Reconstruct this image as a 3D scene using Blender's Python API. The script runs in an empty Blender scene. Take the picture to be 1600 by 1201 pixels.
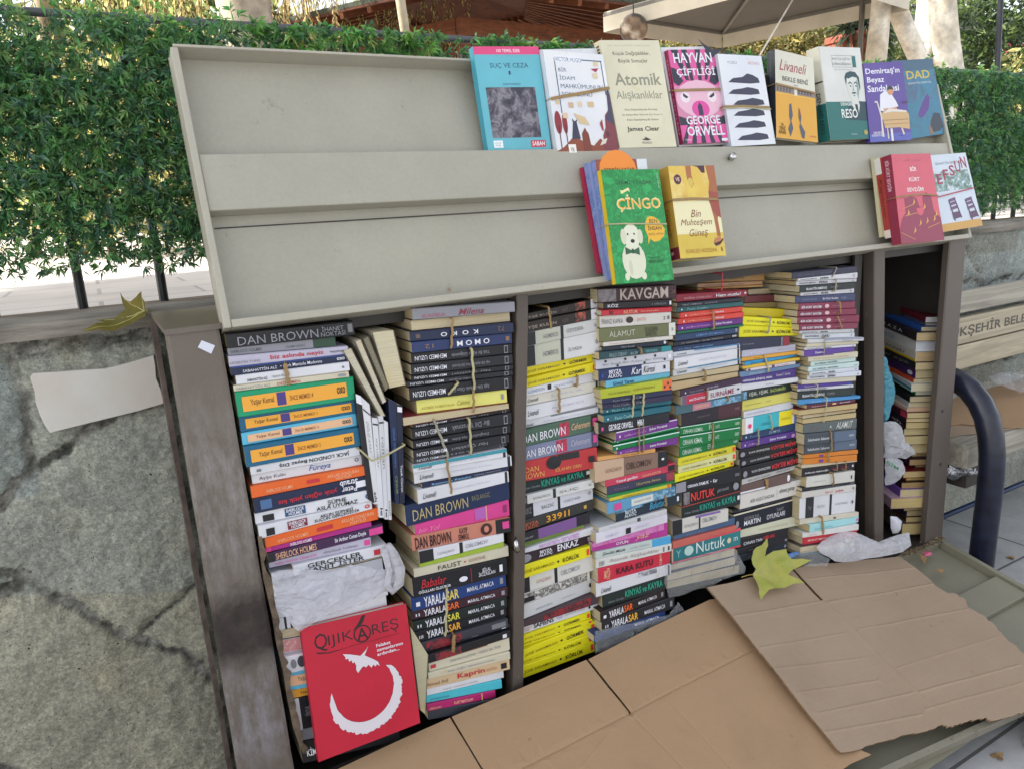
import bpy, bmesh, math, random
from mathutils import Vector, Matrix, noise as mnoise
from mathutils.geometry import delaunay_2d_cdt
random.seed(7)
S = bpy.context.scene
COL = S.collection
# ---------------------------------------------------------------- camera
H = 1.2                                    # camera height over the pavement
CX, CY = 800.0, 600.5
def _solve(vx, vz):
    vx = (vx[0]-CX, vx[1]-CY); vz = (vz[0]-CX, vz[1]-CY)
    f = math.sqrt(-(vx[0]*vz[0]+vx[1]*vz[1]))
    X = Vector((vx[0], -vx[1], -f)).normalized(); Z = -Vector((vz[0], -vz[1], -f)).normalized()
    return f, X, Z.cross(X), Z
F, AX, AY, AZ = _solve((2916, 202), (1080, 5367))
CAM = Vector((0, -1.146, H))
def ray(px, py):
    d = Vector((px-CX, -(py-CY), -F)); return Vector((AX.dot(d), AY.dot(d), AZ.dot(d)))
def PY(px, py, y=0.0):
    d = ray(px, py); return CAM + d*((y-CAM.y)/d.y)
def PZ(px, py, z):
    d = ray(px, py); return CAM + d*((z-CAM.z)/d.z)
def PX(px, py, x):
    d = ray(px, py); return CAM + d*((x-CAM.x)/d.x)
def PP(px, py, p0, n):
    d = ray(px, py); return CAM + d*((p0-CAM).dot(n)/d.dot(n))
cd = bpy.data.cameras.new('camera'); cam = bpy.data.objects.new('camera', cd); COL.objects.link(cam)
cd.sensor_width = 36; cd.lens = F*36/1600; cd.clip_end = 500; cd.clip_start = 0.02
M = Matrix((AX, AY, AZ)); cam.matrix_world = Matrix.Translation(CAM) @ M.to_4x4()
S.camera = cam
# ---------------------------------------------------------------- light
SUN = Vector((-.72, .31, .62)).normalized()
w = bpy.data.worlds.new('World'); S.world = w; w.use_nodes = True
nt = w.node_tree; bg = nt.nodes['Background']
sky = nt.nodes.new('ShaderNodeTexSky'); sky.sky_type = 'NISHITA'; sky.sun_disc = False
sky.sun_elevation = math.asin(SUN.z); sky.sun_rotation = math.atan2(SUN.x, SUN.y); sky.dust_density = 2.5; sky.air_density = 1.0
hs = nt.nodes.new('ShaderNodeHueSaturation'); hs.inputs['Saturation'].default_value = .28
nt.links.new(sky.outputs[0], hs.inputs['Color']); nt.links.new(hs.outputs[0], bg.inputs[0]); bg.inputs[1].default_value = .15
sl = bpy.data.lights.new('sun', 'SUN'); sl.energy = 5.0; sl.angle = math.radians(.5); sl.color = (1, .93, .82)
so = bpy.data.objects.new('sun', sl); COL.objects.link(so); so.rotation_euler = SUN.to_track_quat('Z', 'Y').to_euler()
S.view_settings.view_transform = 'Standard'; S.view_settings.look = 'None'; S.view_settings.gamma = 1
S.view_settings.exposure = 1.4
S.cycles.max_bounces = 6; S.cycles.transparent_max_bounces = 12; S.cycles.caustics_reflective = False; S.cycles.caustics_refractive = False
# ---------------------------------------------------------------- materials
def lin(c):
    if isinstance(c, str):
        c = tuple(int(c[i:i+2], 16)/255 for i in (0, 2, 4))
    return tuple((x/12.92 if x <= .04045 else ((x+.055)/1.055)**2.4) for x in c)
MATS = {}
def nodes(name):
    m = bpy.data.materials.new(name); m.use_nodes = True; t = m.node_tree
    return m, t, t.nodes['Principled BSDF']
def N(t, kind, **kw):
    n = t.nodes.new(kind)
    for k, v in kw.items():
        if k in n.inputs: n.inputs[k].default_value = v
        else: setattr(n, k, v)
    return n
def mixc(t, fac, a, b, mode='MIX'):
    n = t.nodes.new('ShaderNodeMix'); n.data_type = 'RGBA'; n.blend_type = mode
    if isinstance(fac, (int, float)): n.inputs[0].default_value = fac
    else: t.links.new(fac, n.inputs[0])
    for i, v in ((6, a), (7, b)):
        if isinstance(v, tuple): n.inputs[i].default_value = (*v[:3], 1)
        else: t.links.new(v, n.inputs[i])
    return n.outputs[2]
def ramp(t, src, a, b):
    n = t.nodes.new('ShaderNodeMapRange'); n.inputs[1].default_value = a; n.inputs[2].default_value = b; n.clamp = True
    t.links.new(src, n.inputs[0]); return n.outputs[0]
def coords(t, scale=(1, 1, 1), rnd=True):
    tc = N(t, 'ShaderNodeTexCoord'); mp = N(t, 'ShaderNodeMapping'); mp.inputs['Scale'].default_value = scale
    t.links.new(tc.outputs['Object'], mp.inputs[0])
    if rnd:
        oi = N(t, 'ShaderNodeObjectInfo'); mm = N(t, 'ShaderNodeVectorMath', operation='ADD')
        ml = N(t, 'ShaderNodeMath', operation='MULTIPLY'); ml.inputs[1].default_value = 37.0
        t.links.new(oi.outputs['Random'], ml.inputs[0]); t.links.new(mp.outputs[0], mm.inputs[0]); t.links.new(ml.outputs[0], mm.inputs[1])
        return mm.outputs[0]
    return mp.outputs[0]
def noise(t, vec, scale, detail=4, rough=.55):
    n = N(t, 'ShaderNodeTexNoise'); n.inputs['Scale'].default_value = scale; n.inputs['Detail'].default_value = detail; n.inputs['Roughness'].default_value = rough
    t.links.new(vec, n.inputs['Vector']); return n.outputs['Fac']
def bump(t, b, h, strength=.3, dist=.002):
    n = N(t, 'ShaderNodeBump'); n.inputs['Strength'].default_value = strength; n.inputs['Distance'].default_value = dist
    t.links.new(h, n.inputs['Height']); t.links.new(n.outputs[0], b.inputs['Normal'])
def pm(name, c, rough=.5, var=.12, vs=14, bmp=0, bs=60, bd=.002, metal=0, c2=None, scale=(1, 1, 1), spec=.5, rnd=True):
    """plain surface with mottling (c2 mixed in by noise) and optional bump"""
    key = (name, c)
    if key in MATS: return MATS[key]
    m, t, b = nodes(name); v = coords(t, scale, rnd); c = lin(c); c2 = lin(c2) if c2 else tuple(x*(1-var*2) for x in c)
    f = ramp(t, noise(t, v, vs), .35, .75)
    t.links.new(mixc(t, f, c, c2), b.inputs['Base Color'])
    b.inputs['Roughness'].default_value = rough; b.inputs['Metallic'].default_value = metal; b.inputs['Specular IOR Level'].default_value = spec
    if bmp: bump(t, b, noise(t, v, bs, 5), bmp, bd)
    MATS[key] = m; return m
def cover_mat(c):
    """printed paper cover: slight handling wear and a soft sheen"""
    key = ('cover', c)
    if key in MATS: return MATS[key]
    m, t, b = nodes('printed_cover_'+c); v = coords(t); cl = lin(c)
    f = ramp(t, noise(t, v, 9, 3), .3, .8)
    a = mixc(t, f, tuple(x*.88 for x in cl), tuple(min(.8, x*1.04+.004) for x in cl))
    st = ramp(t, noise(t, coords(t), 30, 5, .7), .60, .80); a = mixc(t, st, a, tuple(x*y for x, y in zip(cl, (.86, .78, .62))))
    wv = coords(t, (30, 30, 200)); wr = ramp(t, noise(t, wv, 3, 5, .7), .68, .86)
    k = N(t, 'ShaderNodeMath', operation='MULTIPLY'); k.inputs[1].default_value = .5; t.links.new(wr, k.inputs[0])
    t.links.new(mixc(t, k.outputs[0], a, tuple(x*.6+.2 for x in cl)), b.inputs['Base Color'])
    b.inputs['Roughness'].default_value = .42; b.inputs['Specular IOR Level'].default_value = .4
    MATS[key] = m; return m
def ink(c):
    key = ('ink', c)
    if key in MATS: return MATS[key]
    m, t, b = nodes('ink_'+c); b.inputs['Base Color'].default_value = (*lin(c), 1); b.inputs['Roughness'].default_value = .5
    MATS[key] = m; return m
def page_mat(c):
    key = ('page', c)
    if key in MATS: return MATS[key]
    m, t, b = nodes('paper_pages_'+c); cl = lin(c); v = coords(t, (3, 3, 900)); f = ramp(t, noise(t, v, 1.2, 3), .3, .7)
    a = mixc(t, f, tuple(x*.72 for x in cl), cl)
    v2 = coords(t); g = ramp(t, noise(t, v2, 12, 3), .45, .8)
    t.links.new(mixc(t, g, a, tuple(x*y for x, y in zip(cl, (.86, .76, .6)))), b.inputs['Base Color'])
    b.inputs['Roughness'].default_value = .9; bump(t, b, f, .5, .0006)
    MATS[key] = m; return m
def blot_mat(name, cs, scale=25, kind='noise'):
    """printed picture: blotches of a few ink colours"""
    key = ('blot', name)
    if key in MATS: return MATS[key]
    m, t, b = nodes('print_'+name); v = coords(t, rnd=False)
    n = N(t, 'ShaderNodeTexNoise'); n.inputs['Scale'].default_value = scale; n.inputs['Detail'].default_value = 6; n.inputs['Roughness'].default_value = .7; n.inputs['Distortion'].default_value = .6
    t.links.new(v, n.inputs['Vector'])
    r = N(t, 'ShaderNodeValToRGB'); e = r.color_ramp.elements
    while len(e) < len(cs): e.new(.5)
    for i, c in enumerate(cs):
        e[i].position = .3+.4*i/max(1, len(cs)-1); e[i].color = (*lin(c), 1)
    t.links.new(n.outputs['Fac'], r.inputs[0]); t.links.new(r.outputs[0], b.inputs['Base Color'])
    b.inputs['Roughness'].default_value = .45
    MATS[key] = m; return m
def attr_mat(name, rough=.6, trans=0, bmp=0, bs=60, bd=.003, var=.25, vs=20, spec=.4):
    """colour stored on the mesh (per stone, per leaf), with mottling"""
    key = ('attr', name)
    if key in MATS: return MATS[key]
    m, t, b = nodes(name); a = N(t, 'ShaderNodeAttribute', attribute_name='col'); v = coords(t, rnd=False)
    c = a.outputs['Color']
    if var:
        f = ramp(t, noise(t, v, vs, 6, .65), .3, .75); g = mixc(t, f, (1-var,)*3, (1+var,)*3); c = mixc(t, 1.0, c, g, 'MULTIPLY')
    t.links.new(c, b.inputs['Base Color']); b.inputs['Roughness'].default_value = rough; b.inputs['Specular IOR Level'].default_value = spec
    if bmp: bump(t, b, noise(t, v, bs, 8, .7), bmp, bd)
    if trans:
        tr = N(t, 'ShaderNodeBsdfTranslucent'); t.links.new(c, tr.inputs[0]); mx = N(t, 'ShaderNodeMixShader'); mx.inputs[0].default_value = trans
        t.links.new(b.outputs[0], mx.inputs[1]); t.links.new(tr.outputs[0], mx.inputs[2]); t.links.new(mx.outputs[0], t.nodes['Material Output'].inputs[0])
    MATS[key] = m; return m
# ---------------------------------------------------------------- mesh collecting
class MB:
    def __init__(s): s.v = []; s.f = []; s.mi = []; s.mats = []; s.cols = None; s.smooth = False
    def m(s, mat):
        if mat not in s.mats: s.mats.append(mat)
        return s.mats.index(mat)
    def face(s, pts, mat):
        i = len(s.v); s.v += [tuple(p) for p in pts]; s.f.append(tuple(range(i, i+len(pts)))); s.mi.append(s.m(mat))
    def prism(s, a, b, mat):
        """closed solid between two equal rings of points"""
        n = len(a); i = len(s.v); s.v += [tuple(p) for p in a]+[tuple(p) for p in b]; k = s.m(mat)
        s.f.append(tuple(range(i+n-1, i-1, -1))); s.f.append(tuple(range(i+n, i+2*n))); s.mi += [k, k]
        for j in range(n):
            j2 = (j+1) % n; s.f.append((i+j, i+j2, i+n+j2, i+n+j)); s.mi.append(k)
    def box(s, x0, x1, y0, y1, z0, z1, mat):
        s.prism([(x0, y0, z0), (x1, y0, z0), (x1, y0, z1), (x0, y0, z1)], [(x0, y1, z0), (x1, y1, z0), (x1, y1, z1), (x0, y1, z1)], mat)
    def beam(s, a, b, wx, wy, mat, up=(0, 0, 1)):
        a = Vector(a); b = Vector(b); d = (b-a).normalized(); u = d.cross(Vector(up)).normalized()*wx/2; v = u.normalized().cross(d)*wy/2
        s.prism([a-u-v, a+u-v, a+u+v, a-u+v], [b-u-v, b+u-v, b+u+v, b-u+v], mat)
    def tube(s, path, r, mat, n=12, cap=True):
        path = [Vector(p) for p in path]; rings = []; k = s.m(mat); ref = None
        rs = r if isinstance(r, (list, tuple)) else [r]*len(path)
        for j, p in enumerate(path):
            d = (path[min(j+1, len(path)-1)]-path[max(j-1, 0)]).normalized()
            if ref is None: ref = d.orthogonal().normalized()
            u = (ref-d*ref.dot(d)).normalized(); ref = u; q = d.cross(u); i = len(s.v)
            s.v += [tuple(p+(u*math.cos(2*math.pi*a/n)+q*math.sin(2*math.pi*a/n))*rs[j]) for a in range(n)]; rings.append(i)
        for a, b in zip(rings, rings[1:]):
            for j in range(n): s.f.append((a+j, a+(j+1) % n, b+(j+1) % n, b+j)); s.mi.append(k)
        if cap:
            s.f.append(tuple(range(rings[0]+n-1, rings[0]-1, -1))); s.f.append(tuple(range(rings[-1], rings[-1]+n))); s.mi += [k, k]
    def build(s, name, parent=None, loc=(0, 0, 0), smooth=False, bevel=0):
        me = bpy.data.meshes.new(name); L = Vector(loc)
        me.from_pydata([tuple(Vector(p)-L) for p in s.v], [], s.f)
        for m in s.mats: me.materials.append(m)
        me.polygons.foreach_set('material_index', s.mi)
        if s.cols:
            a = me.color_attributes.new('col', 'FLOAT_COLOR', 'POINT'); a.data.foreach_set('color', [x for c in s.cols for x in (*c, 1)])
        if smooth: me.polygons.foreach_set('use_smooth', [True]*len(me.polygons))
        me.update()
        o = bpy.data.objects.new(name, me); COL.objects.link(o)
        if parent: o.parent = parent; o.location = L-WL[parent.name] if parent.name in WL else L
        else: o.location = L
        WL[o.name] = L
        if bevel:
            bv = o.modifiers.new('bevel', 'BEVEL'); bv.width = bevel; bv.segments = 2; bv.limit_method = 'ANGLE'
        return o
WL = {}                                       # world place of each object
def tag(o, label=None, cat=None, group=None, kind=None):
    for k, v in (('label', label), ('category', cat), ('group', group), ('kind', kind)):
        if v: o[k] = v
    return o
def empty(name, loc, label=None, cat=None, group=None):
    o = bpy.data.objects.new(name, None); COL.objects.link(o); o.location = loc; o.empty_display_size = .05; WL[o.name] = Vector(loc)
    return tag(o, label, cat, group)
# lettering: meshes are made once from Blender's own font, before the scene fills up
TXT = {}
def prep_texts(strings):
    tmp = []
    for s in sorted(set(strings)):
        c = bpy.data.curves.new('lettering', 'FONT'); b = s
        c.offset = .002
        while b[0] in '/*-!' and len(b) > 1:
            if b[0] == '/': c.shear = .35
            if b[0] == '*': c.offset = .016
            if b[0] == '-': c.offset = -.004
            b = b[1:]
        c.body = b.replace('|', '\n'); c.resolution_u = 2; c.align_x = 'LEFT'; c.space_line = .8
        if '|' in b: c.align_x = 'CENTER'
        o = bpy.data.objects.new('lettering', c); COL.objects.link(o); tmp.append((s, o, '!' in s[:3]))
    dg = bpy.context.evaluated_depsgraph_get()
    for s, o, flip in tmp:
        me = bpy.data.meshes.new_from_object(o.evaluated_get(dg))
        vs = [(v.co.x, v.co.y) for v in me.vertices]; fs = [tuple(p.vertices) for p in me.polygons]
        if vs:
            x0 = min(v[0] for v in vs); x1 = max(v[0] for v in vs); y0 = min(v[1] for v in vs); y1 = max(v[1] for v in vs)
            vs = [((x-x0)/max(1e-6, x1-x0), (y-y0)/max(1e-6, y1-y0)) for x, y in vs]
            if flip: vs = [(1-x, 1-y) for x, y in vs]
        TXT[s] = (vs, fs); bpy.data.meshes.remove(me)
    for s, o, _ in tmp:
        c = o.data; bpy.data.objects.remove(o); bpy.data.curves.remove(c)
def add_text(mb, s, u0, u1, v0, v1, mat, pt, rot=0):
    vs, fs = TXT[s]; i = len(mb.v); k = mb.m(mat)
    for x, y in vs:
        if rot == 90: x, y = 1-y, x
        elif rot == -90: x, y = y, 1-x
        mb.v.append(tuple(pt(u0+(u1-u0)*x, v0+(v1-v0)*y)))
    for f in fs: mb.f.append(tuple(i+a for a in f)); mb.mi.append(k)
def sheet_from_outline(pts2, step, jitter=.3):
    """triangulated sheet inside an outline (list of 2-D points)"""
    xs = [p[0] for p in pts2]; ys = [p[1] for p in pts2]; v = []
    n = len(pts2)
    for i in range(n):
        a = Vector(pts2[i]); b = Vector(pts2[(i+1) % n]); k = max(1, int((b-a).length/step))
        for j in range(k): v.append(a.lerp(b, j/k))
    m = len(v); edges = [(i, (i+1) % m) for i in range(m)]
    y = min(ys)
    while y < max(ys):
        x = min(xs)
        while x < max(xs):
            v.append(Vector((x+random.uniform(-1, 1)*step*jitter, y+random.uniform(-1, 1)*step*jitter))); x += step
        y += step
    vv, ee, ff, *_ = delaunay_2d_cdt(v, edges, [], 1, 1e-7)
    return vv, ff
# ================================================================ SETTING
def fbm(p, o=4): return mnoise.fractal(Vector(p), 1.0, 2.0, o)
PAINT = None
def paint_mat(name, c, chip, rust, chips=.72, dark=None, spots=False, burnt=None):
    m, t, b = nodes(name); v = coords(t, rnd=False); cl = lin(c)
    n1 = ramp(t, noise(t, v, 5, 6, .6), .3, .75); a = mixc(t, n1, cl, tuple(x*.84 for x in cl))
    fine = ramp(t, noise(t, v, 160, 3, .6), .3, .8); a = mixc(t, fine, a, mixc(t, .08, a, (0, 0, 0)))
    if dark:
        d = ramp(t, noise(t, v, 7, 7, .72), .52, .66); a = mixc(t, d, a, lin(dark))
    sc = coords(t, (14, 14, 3), rnd=False); s1 = ramp(t, noise(t, sc, 9, 6, .72), chips, chips+.05); a = mixc(t, s1, a, lin(chip))
    r1 = ramp(t, noise(t, v, 26, 8, .75), .65, .74); a = mixc(t, r1, a, lin(rust))
    if spots:                                   # small dents, scratches and grubby marks in the paint
        for sc_, lo, hi, k_ in (((1, 1, 1), .67, .72, .30), ((60, 60, 14), .70, .75, .45), ((9, 30, 40), .715, .75, .4)):
            q = ramp(t, noise(t, coords(t, sc_, rnd=False), 22 if sc_[0] == 1 else 2.2, 5, .7), lo, hi); a = mixc(t, q, a, mixc(t, k_, a, (.03, .025, .02)))
        q = ramp(t, noise(t, v, 2.3, 3, .5), .35, .7); a = mixc(t, q, a, mixc(t, .10, a, (.45, .42, .28)))
    if burnt:                                   # scorched patch and scraped, paler stretches down the upright
        sp = N(t, 'ShaderNodeSeparateXYZ'); tc = N(t, 'ShaderNodeTexCoord'); t.links.new(tc.outputs['Object'], sp.inputs[0]); z = sp.outputs['Z']
        def around(z0, hw, soft, amp):
            nz = N(t, 'ShaderNodeMath', operation='MULTIPLY_ADD'); nz.inputs[1].default_value = amp; nz.inputs[2].default_value = -amp/2; t.links.new(noise(t, v, 16, 7, .7), nz.inputs[0])
            s_ = N(t, 'ShaderNodeMath', operation='ADD'); t.links.new(z, s_.inputs[0]); t.links.new(nz.outputs[0], s_.inputs[1]); d_ = N(t, 'ShaderNodeMath', operation='SUBTRACT'); d_.inputs[1].default_value = z0; t.links.new(s_.outputs[0], d_.inputs[0])
            ab = N(t, 'ShaderNodeMath', operation='ABSOLUTE'); t.links.new(d_.outputs[0], ab.inputs[0]); return ramp(t, ab.outputs[0], hw+soft, hw-soft)
        def both(f1, f2): n_ = N(t, 'ShaderNodeMath', operation='MULTIPLY'); t.links.new(f1, n_.inputs[0]); t.links.new(f2, n_.inputs[1]); return n_.outputs[0]
        sc2 = coords(t, (5, 5, 1.6), rnd=False); wr = ramp(t, noise(t, sc2, 9, 8, .75), .42, .66)
        a = mixc(t, both(around(burnt[1], .13, .07, .12), wr), a, lin('8f8a88')); a = mixc(t, both(around(burnt[2], .09, .05, .12), wr), a, lin('8b878c'))
        a = mixc(t, around(burnt[0], .058, .022, .11), a, mixc(t, ramp(t, noise(t, v, 30, 7, .7), .35, .7), lin('26211e'), lin('453a36')))
    t.links.new(a, b.inputs['Base Color']); b.inputs['Roughness'].default_value = .45; b.inputs['Specular IOR Level'].default_value = .45
    bump(t, b, noise(t, v, 40, 6), .12, .002)
    return m
LIDM = paint_mat('beige_painted_steel', 'aaa699', '8d877a', '8a6a52', .745, spots=True)
RIMM = paint_mat('chipped_beige_steel', 'b2ad9f', '6a5a4a', '6a4632', .69, spots=True)
POSTM = paint_mat('brown_painted_steel', '5d534c', '908c92', '4a3126', .66)
POSTW = paint_mat('worn_brown_painted_steel', '6d635a', '96928f', '5a3c2c', .70, None, False, (PY(396, 975).z, PY(375, 780).z, PY(410, 1120).z))
DARKM = pm('dark_steel', '37322f', .55, .2, 8, .2)
RUSTM = pm('rusty_steel', '6e6058', .7, .3, 30, .4, 80, c2='3a2b24')
CHROME = pm('chrome', 'c9c9c9', .15, .05, 5, metal=1)
MORTAR = (.43, .42, .395)
# ---- pavement: one sheet reaching far away
m, t, b = nodes('grey_paving_slabs'); tc = N(t, 'ShaderNodeTexCoord'); mp = N(t, 'ShaderNodeMapping'); t.links.new(tc.outputs['Object'], mp.inputs[0])
mp.inputs['Location'].default_value = (.13, .03, 0)
br = N(t, 'ShaderNodeTexBrick'); br.offset = 0.5; br.inputs['Scale'].default_value = 1; br.inputs['Mortar Size'].default_value = .004; br.inputs['Brick Width'].default_value = .6; br.inputs['Row Height'].default_value = .4
br.inputs['Color1'].default_value = (.46, .465, .47, 1); br.inputs['Color2'].default_value = (.40, .405, .41, 1); br.inputs['Mortar'].default_value = (.13, .125, .12, 1)
t.links.new(mp.outputs[0], br.inputs['Vector']); v = coords(t, rnd=False)
g = mixc(t, 1.0, br.outputs['Color'], mixc(t, ramp(t, noise(t, v, 9, 8, .7), .3, .75), (.72, .72, .72), (1.15, 1.13, 1.1)), 'MULTIPLY')
t.links.new(g, b.inputs['Base Color']); b.inputs['Roughness'].default_value = .75
iv = N(t, 'ShaderNodeMath', operation='MULTIPLY'); iv.inputs[1].default_value = -1; t.links.new(br.outputs['Fac'], iv.inputs[0]); bump(t, b, iv.outputs[0], .6, .006)
mb = MB(); mb.box(-60, 60, -60, .31, -.05, 0, m); mb.build('pavement').__setitem__('kind', 'structure')
# ---- raised terrace behind the wall
TZ = H-.17
m, t, b = nodes('pale_terrace_paving'); br = N(t, 'ShaderNodeTexBrick'); tc = N(t, 'ShaderNodeTexCoord'); t.links.new(tc.outputs['Object'], br.inputs['Vector'])
br.inputs['Scale'].default_value = 1; br.inputs['Mortar Size'].default_value = .006; br.inputs['Brick Width'].default_value = .5; br.inputs['Row Height'].default_value = .25
br.inputs['Color1'].default_value = (.62, .57, .53, 1); br.inputs['Color2'].default_value = (.56, .50, .46, 1); br.inputs['Mortar'].default_value = (.40, .36, .33, 1)
v = coords(t, rnd=False); t.links.new(mixc(t, 1.0, br.outputs['Color'], mixc(t, ramp(t, noise(t, v, 3, 6), .3, .75), (.8, .8, .8), (1.1, 1.1, 1.1)), 'MULTIPLY'), b.inputs['Base Color']); b.inputs['Roughness'].default_value = .8
mb = MB(); mb.box(-60, 60, .47, 80, TZ-.3, TZ, m); mb.build('terrace').__setitem__('kind', 'structure')
# ---- stone retaining wall, joints taken as lines on its face
WY = .30
STONE, t, b = nodes('rubble_stone'); a_ = N(t, 'ShaderNodeAttribute', attribute_name='col'); v = coords(t, rnd=False); c_ = a_.outputs['Color']
for sc_, lo, hi, d_, u_ in ((5, .36, .66, .88, 1.08), (34, .38, .64, .86, 1.10), (120, .40, .62, .74, 1.16), (260, .42, .60, .80, 1.14)): c_ = mixc(t, 1.0, c_, mixc(t, ramp(t, noise(t, v, sc_, 7, .68), lo, hi), (d_, d_, d_), (u_, u_, u_*.97)), 'MULTIPLY')
for sc_, th in ((190, .67), (60, .72)): c_ = mixc(t, ramp(t, noise(t, v, sc_, 3, .6), th, th+.03), c_, (.035, .034, .03))
c_ = mixc(t, ramp(t, noise(t, coords(t, (9, 9, 20), rnd=False), 2.2, 5, .7), .70, .74), c_, (.06, .055, .05))
t.links.new(c_, b.inputs['Base Color']); b.inputs['Roughness'].default_value = .88; b.inputs['Specular IOR Level'].default_value = .25
h1 = noise(t, v, 26, 10, .78); bump(t, b, h1, 1.0, .010)
def W2(px, py): p = PY(px, py, WY); return (p.x, p.z)
JO = [([(-40, 800), (0, 785), (41, 740), (95, 703), (152, 661), (196, 642), (262, 622)], .007),
      ([(20, 560), (24, 592), (38, 617), (44, 661), (41, 730)], .0065),
      ([(-60, 875), (0, 890), (43, 903), (100, 936), (150, 967), (207, 1000), (284, 1020), (330, 1050)], .006),
      ([(207, 997), (254, 963), (310, 908)], .003), ([(-40, 930), (0, 925), (43, 905)], .01),
      ([(-60, 556), (0, 548), (60, 545), (110, 535), (180, 528), (240, 522)], .0065),
      ([(-60, 1180), (60, 1215), (180, 1240)], .006),
      ([(-300, 700), (-150, 770), (-40, 800)], .007), ([(-200, 900), (-60, 875)], .006)]
JL = []
for ji, (pts, wd) in enumerate(JO):
    q = [W2(*p) for p in pts]
    for a, c in zip(q, q[1:]): JL.append((Vector(a), Vector(c), wd*1.05, (.5, .35, .08, .1, .4, .25, .1, .3, .2)[ji]))
for k in range(26):                                            # the stretch of wall to the right of the cabinet
    x = 2.15+random.random()*4; z = H-.2-random.random()*.9; a = random.random()*3.14
    for s in (-1, 1):
        r = .12+.12*random.random(); a2 = a+random.uniform(-.5, .5); JL.append((Vector((x, z)), Vector((x+s*r*math.cos(a2), z+s*r*.6*math.sin(a2))), random.uniform(.003, .007), .3))
def seg_d(p, a, c):
    d = c-a; tt = max(0, min(1, (p-a).dot(d)/d.length_squared)); return (p-a-d*tt).length
STC = [(.43, .44, .40), (.37, .385, .36), (.38, .415, .41), (.47, .45, .375), (.32, .325, .30), (.46, .46, .43)]
def stone_at(x, z):
    # which side of the main joints: picks that stone's own grey
    px = x; k = 0
    if z > H-.20: k = 4
    elif x < -.145 and z > H-.43: k = 2
    elif z < H-.62-.28*(x+.15): k = 3
    else: k = 0
    if x > 1: k = int(abs(mnoise.cell(Vector((x*3.1, z*4.2, 1))))*6) % 6
    return STC[k]
mb = MB(); xs = []; x = -3.0
while x < 7:
    xs.append(x); x += .0042 if -.45 < x < .1 else (.012 if 2.1 < x < 3.6 else .12)
zs = []; z = 0.0
while z < H-.155: zs.append(z); z += .0048
zs.append(H-.155); nx = len(xs); mb.cols = []
for z in zs:
    for x in xs:
        fine = -.45 < x < .1 or 2.1 < x < 3.6
        y = WY; c = (.2, .2, .18)
        if fine:
            w2 = Vector((x+.012*fbm((x*14, z*14, 3))+.005*fbm((x*60, z*60, 3)), z+.012*fbm((x*14, z*14, 9))+.005*fbm((x*60, z*60, 13)))); dm = 9; dk = .3
            for a, e, wd, dk_ in JL:
                if abs(w2.x-(a.x+e.x)/2) > .3: continue
                d = seg_d(w2, a, e)/wd
                if d < dm: dm = d; dk = dk_
            j = max(0, min(1, 1.6-dm)); rise = max(0, min(1, (dm-.9)/4.5))
            y = WY+.0035*j-.008*rise-.006*fbm((x*7, z*7, 0), 6)-.0030*fbm((x*45, z*45, 5), 5)
            c = stone_at(x, z); n = .5+.5*fbm((x*5, z*5, 7)); g = .85+.3*n
            rust = max(0, fbm((x*9, z*6, 21))-.25)
            edge = max(0, 1-abs(dm-1.1)/.30)*max(0, min(1, .62+1.9*fbm((x*16, z*16, 31)))); blot = max(0, min(1, 3*fbm((x*13, z*13, 44))-.15))      # dark crack where mortar meets stone
            pit = max(0, fbm((x*70, z*70, 2))+.1)
            c = tuple(max(.02, (q*g*(1-j)+mq*(.75+.7*fbm((x*25, z*25, 6)))*j)*(1-.8*edge)*(1-.8*pit*j)*(1-(.12+.6*dk)*blot*j)*(1-.55*dk*j)+rr*rust) for q, mq, rr in zip(c, MORTAR, (.05, .02, -.02)))
        mb.v.append((x, y, z)); mb.cols.append(c)
k = mb.m(STONE)
for j in range(len(zs)-1):
    for i in range(nx-1): a = j*nx+i; mb.f.append((a, a+1, a+nx+1, a+nx)); mb.mi.append(k)
wall = empty('stone_wall', (2, .38, 0), 'rough grey stone retaining wall with dark mortar joints behind the book cabinet', 'wall')
mb.build('stone_face', wall, smooth=True)
mb = MB(); mb.box(-3, 7, WY+.03, .465, 0, H-.158, pm('rubble_core', '6c6a62', .9)); mb.build('wall_core', wall)
CONC, t, b = nodes('weathered_coping'); a_ = N(t, 'ShaderNodeAttribute', attribute_name='col'); v = coords(t, (2.2, 40, 40), rnd=False); c_ = a_.outputs['Color']; h1 = noise(t, v, 3, 8, .72)
c_ = mixc(t, 1.0, c_, mixc(t, ramp(t, h1, .3, .7), (.5, .48, .46), (1.25, 1.24, 1.2)), 'MULTIPLY'); c_ = mixc(t, ramp(t, noise(t, coords(t, rnd=False), 60, 5, .7), .66, .72), c_, (.06, .05, .045)); t.links.new(c_, b.inputs['Base Color']); b.inputs['Roughness'].default_value = .9; bump(t, b, h1, .9, .006)
mb = MB(); mb.cols = []
xs = [-3+i*.02 for i in range(501)]; pr = [(.275, -.165), (.275, -.16), (.272, -.150), (.276, -.138), (.285, -.134), (.33, -.132), (.385, -.132), (.40, -.136), (.465, -.136), (.465, -.165)]
for x in xs:
    for i, (yy, zz) in enumerate(pr):
        n = fbm((x*8, yy*30, zz*30)); mb.v.append((x, yy+.004*n, H+zz+(.004*n if 1 < i < 8 else 0)-.012*max(0, (x-1.5)/2))); g = .9+.4*n
        mb.cols.append(tuple(q*g for q in ((.30, .275, .24) if i < 6 else (.17, .125, .09))))
k = mb.m(CONC); n = len(pr)
for i in range(len(xs)-1):
    for j in range(n-1): a = i*n+j; mb.f.append((a+n, a, a+1, a+n+1)); mb.mi.append(k)
mb.build('coping', wall, smooth=True)
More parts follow.
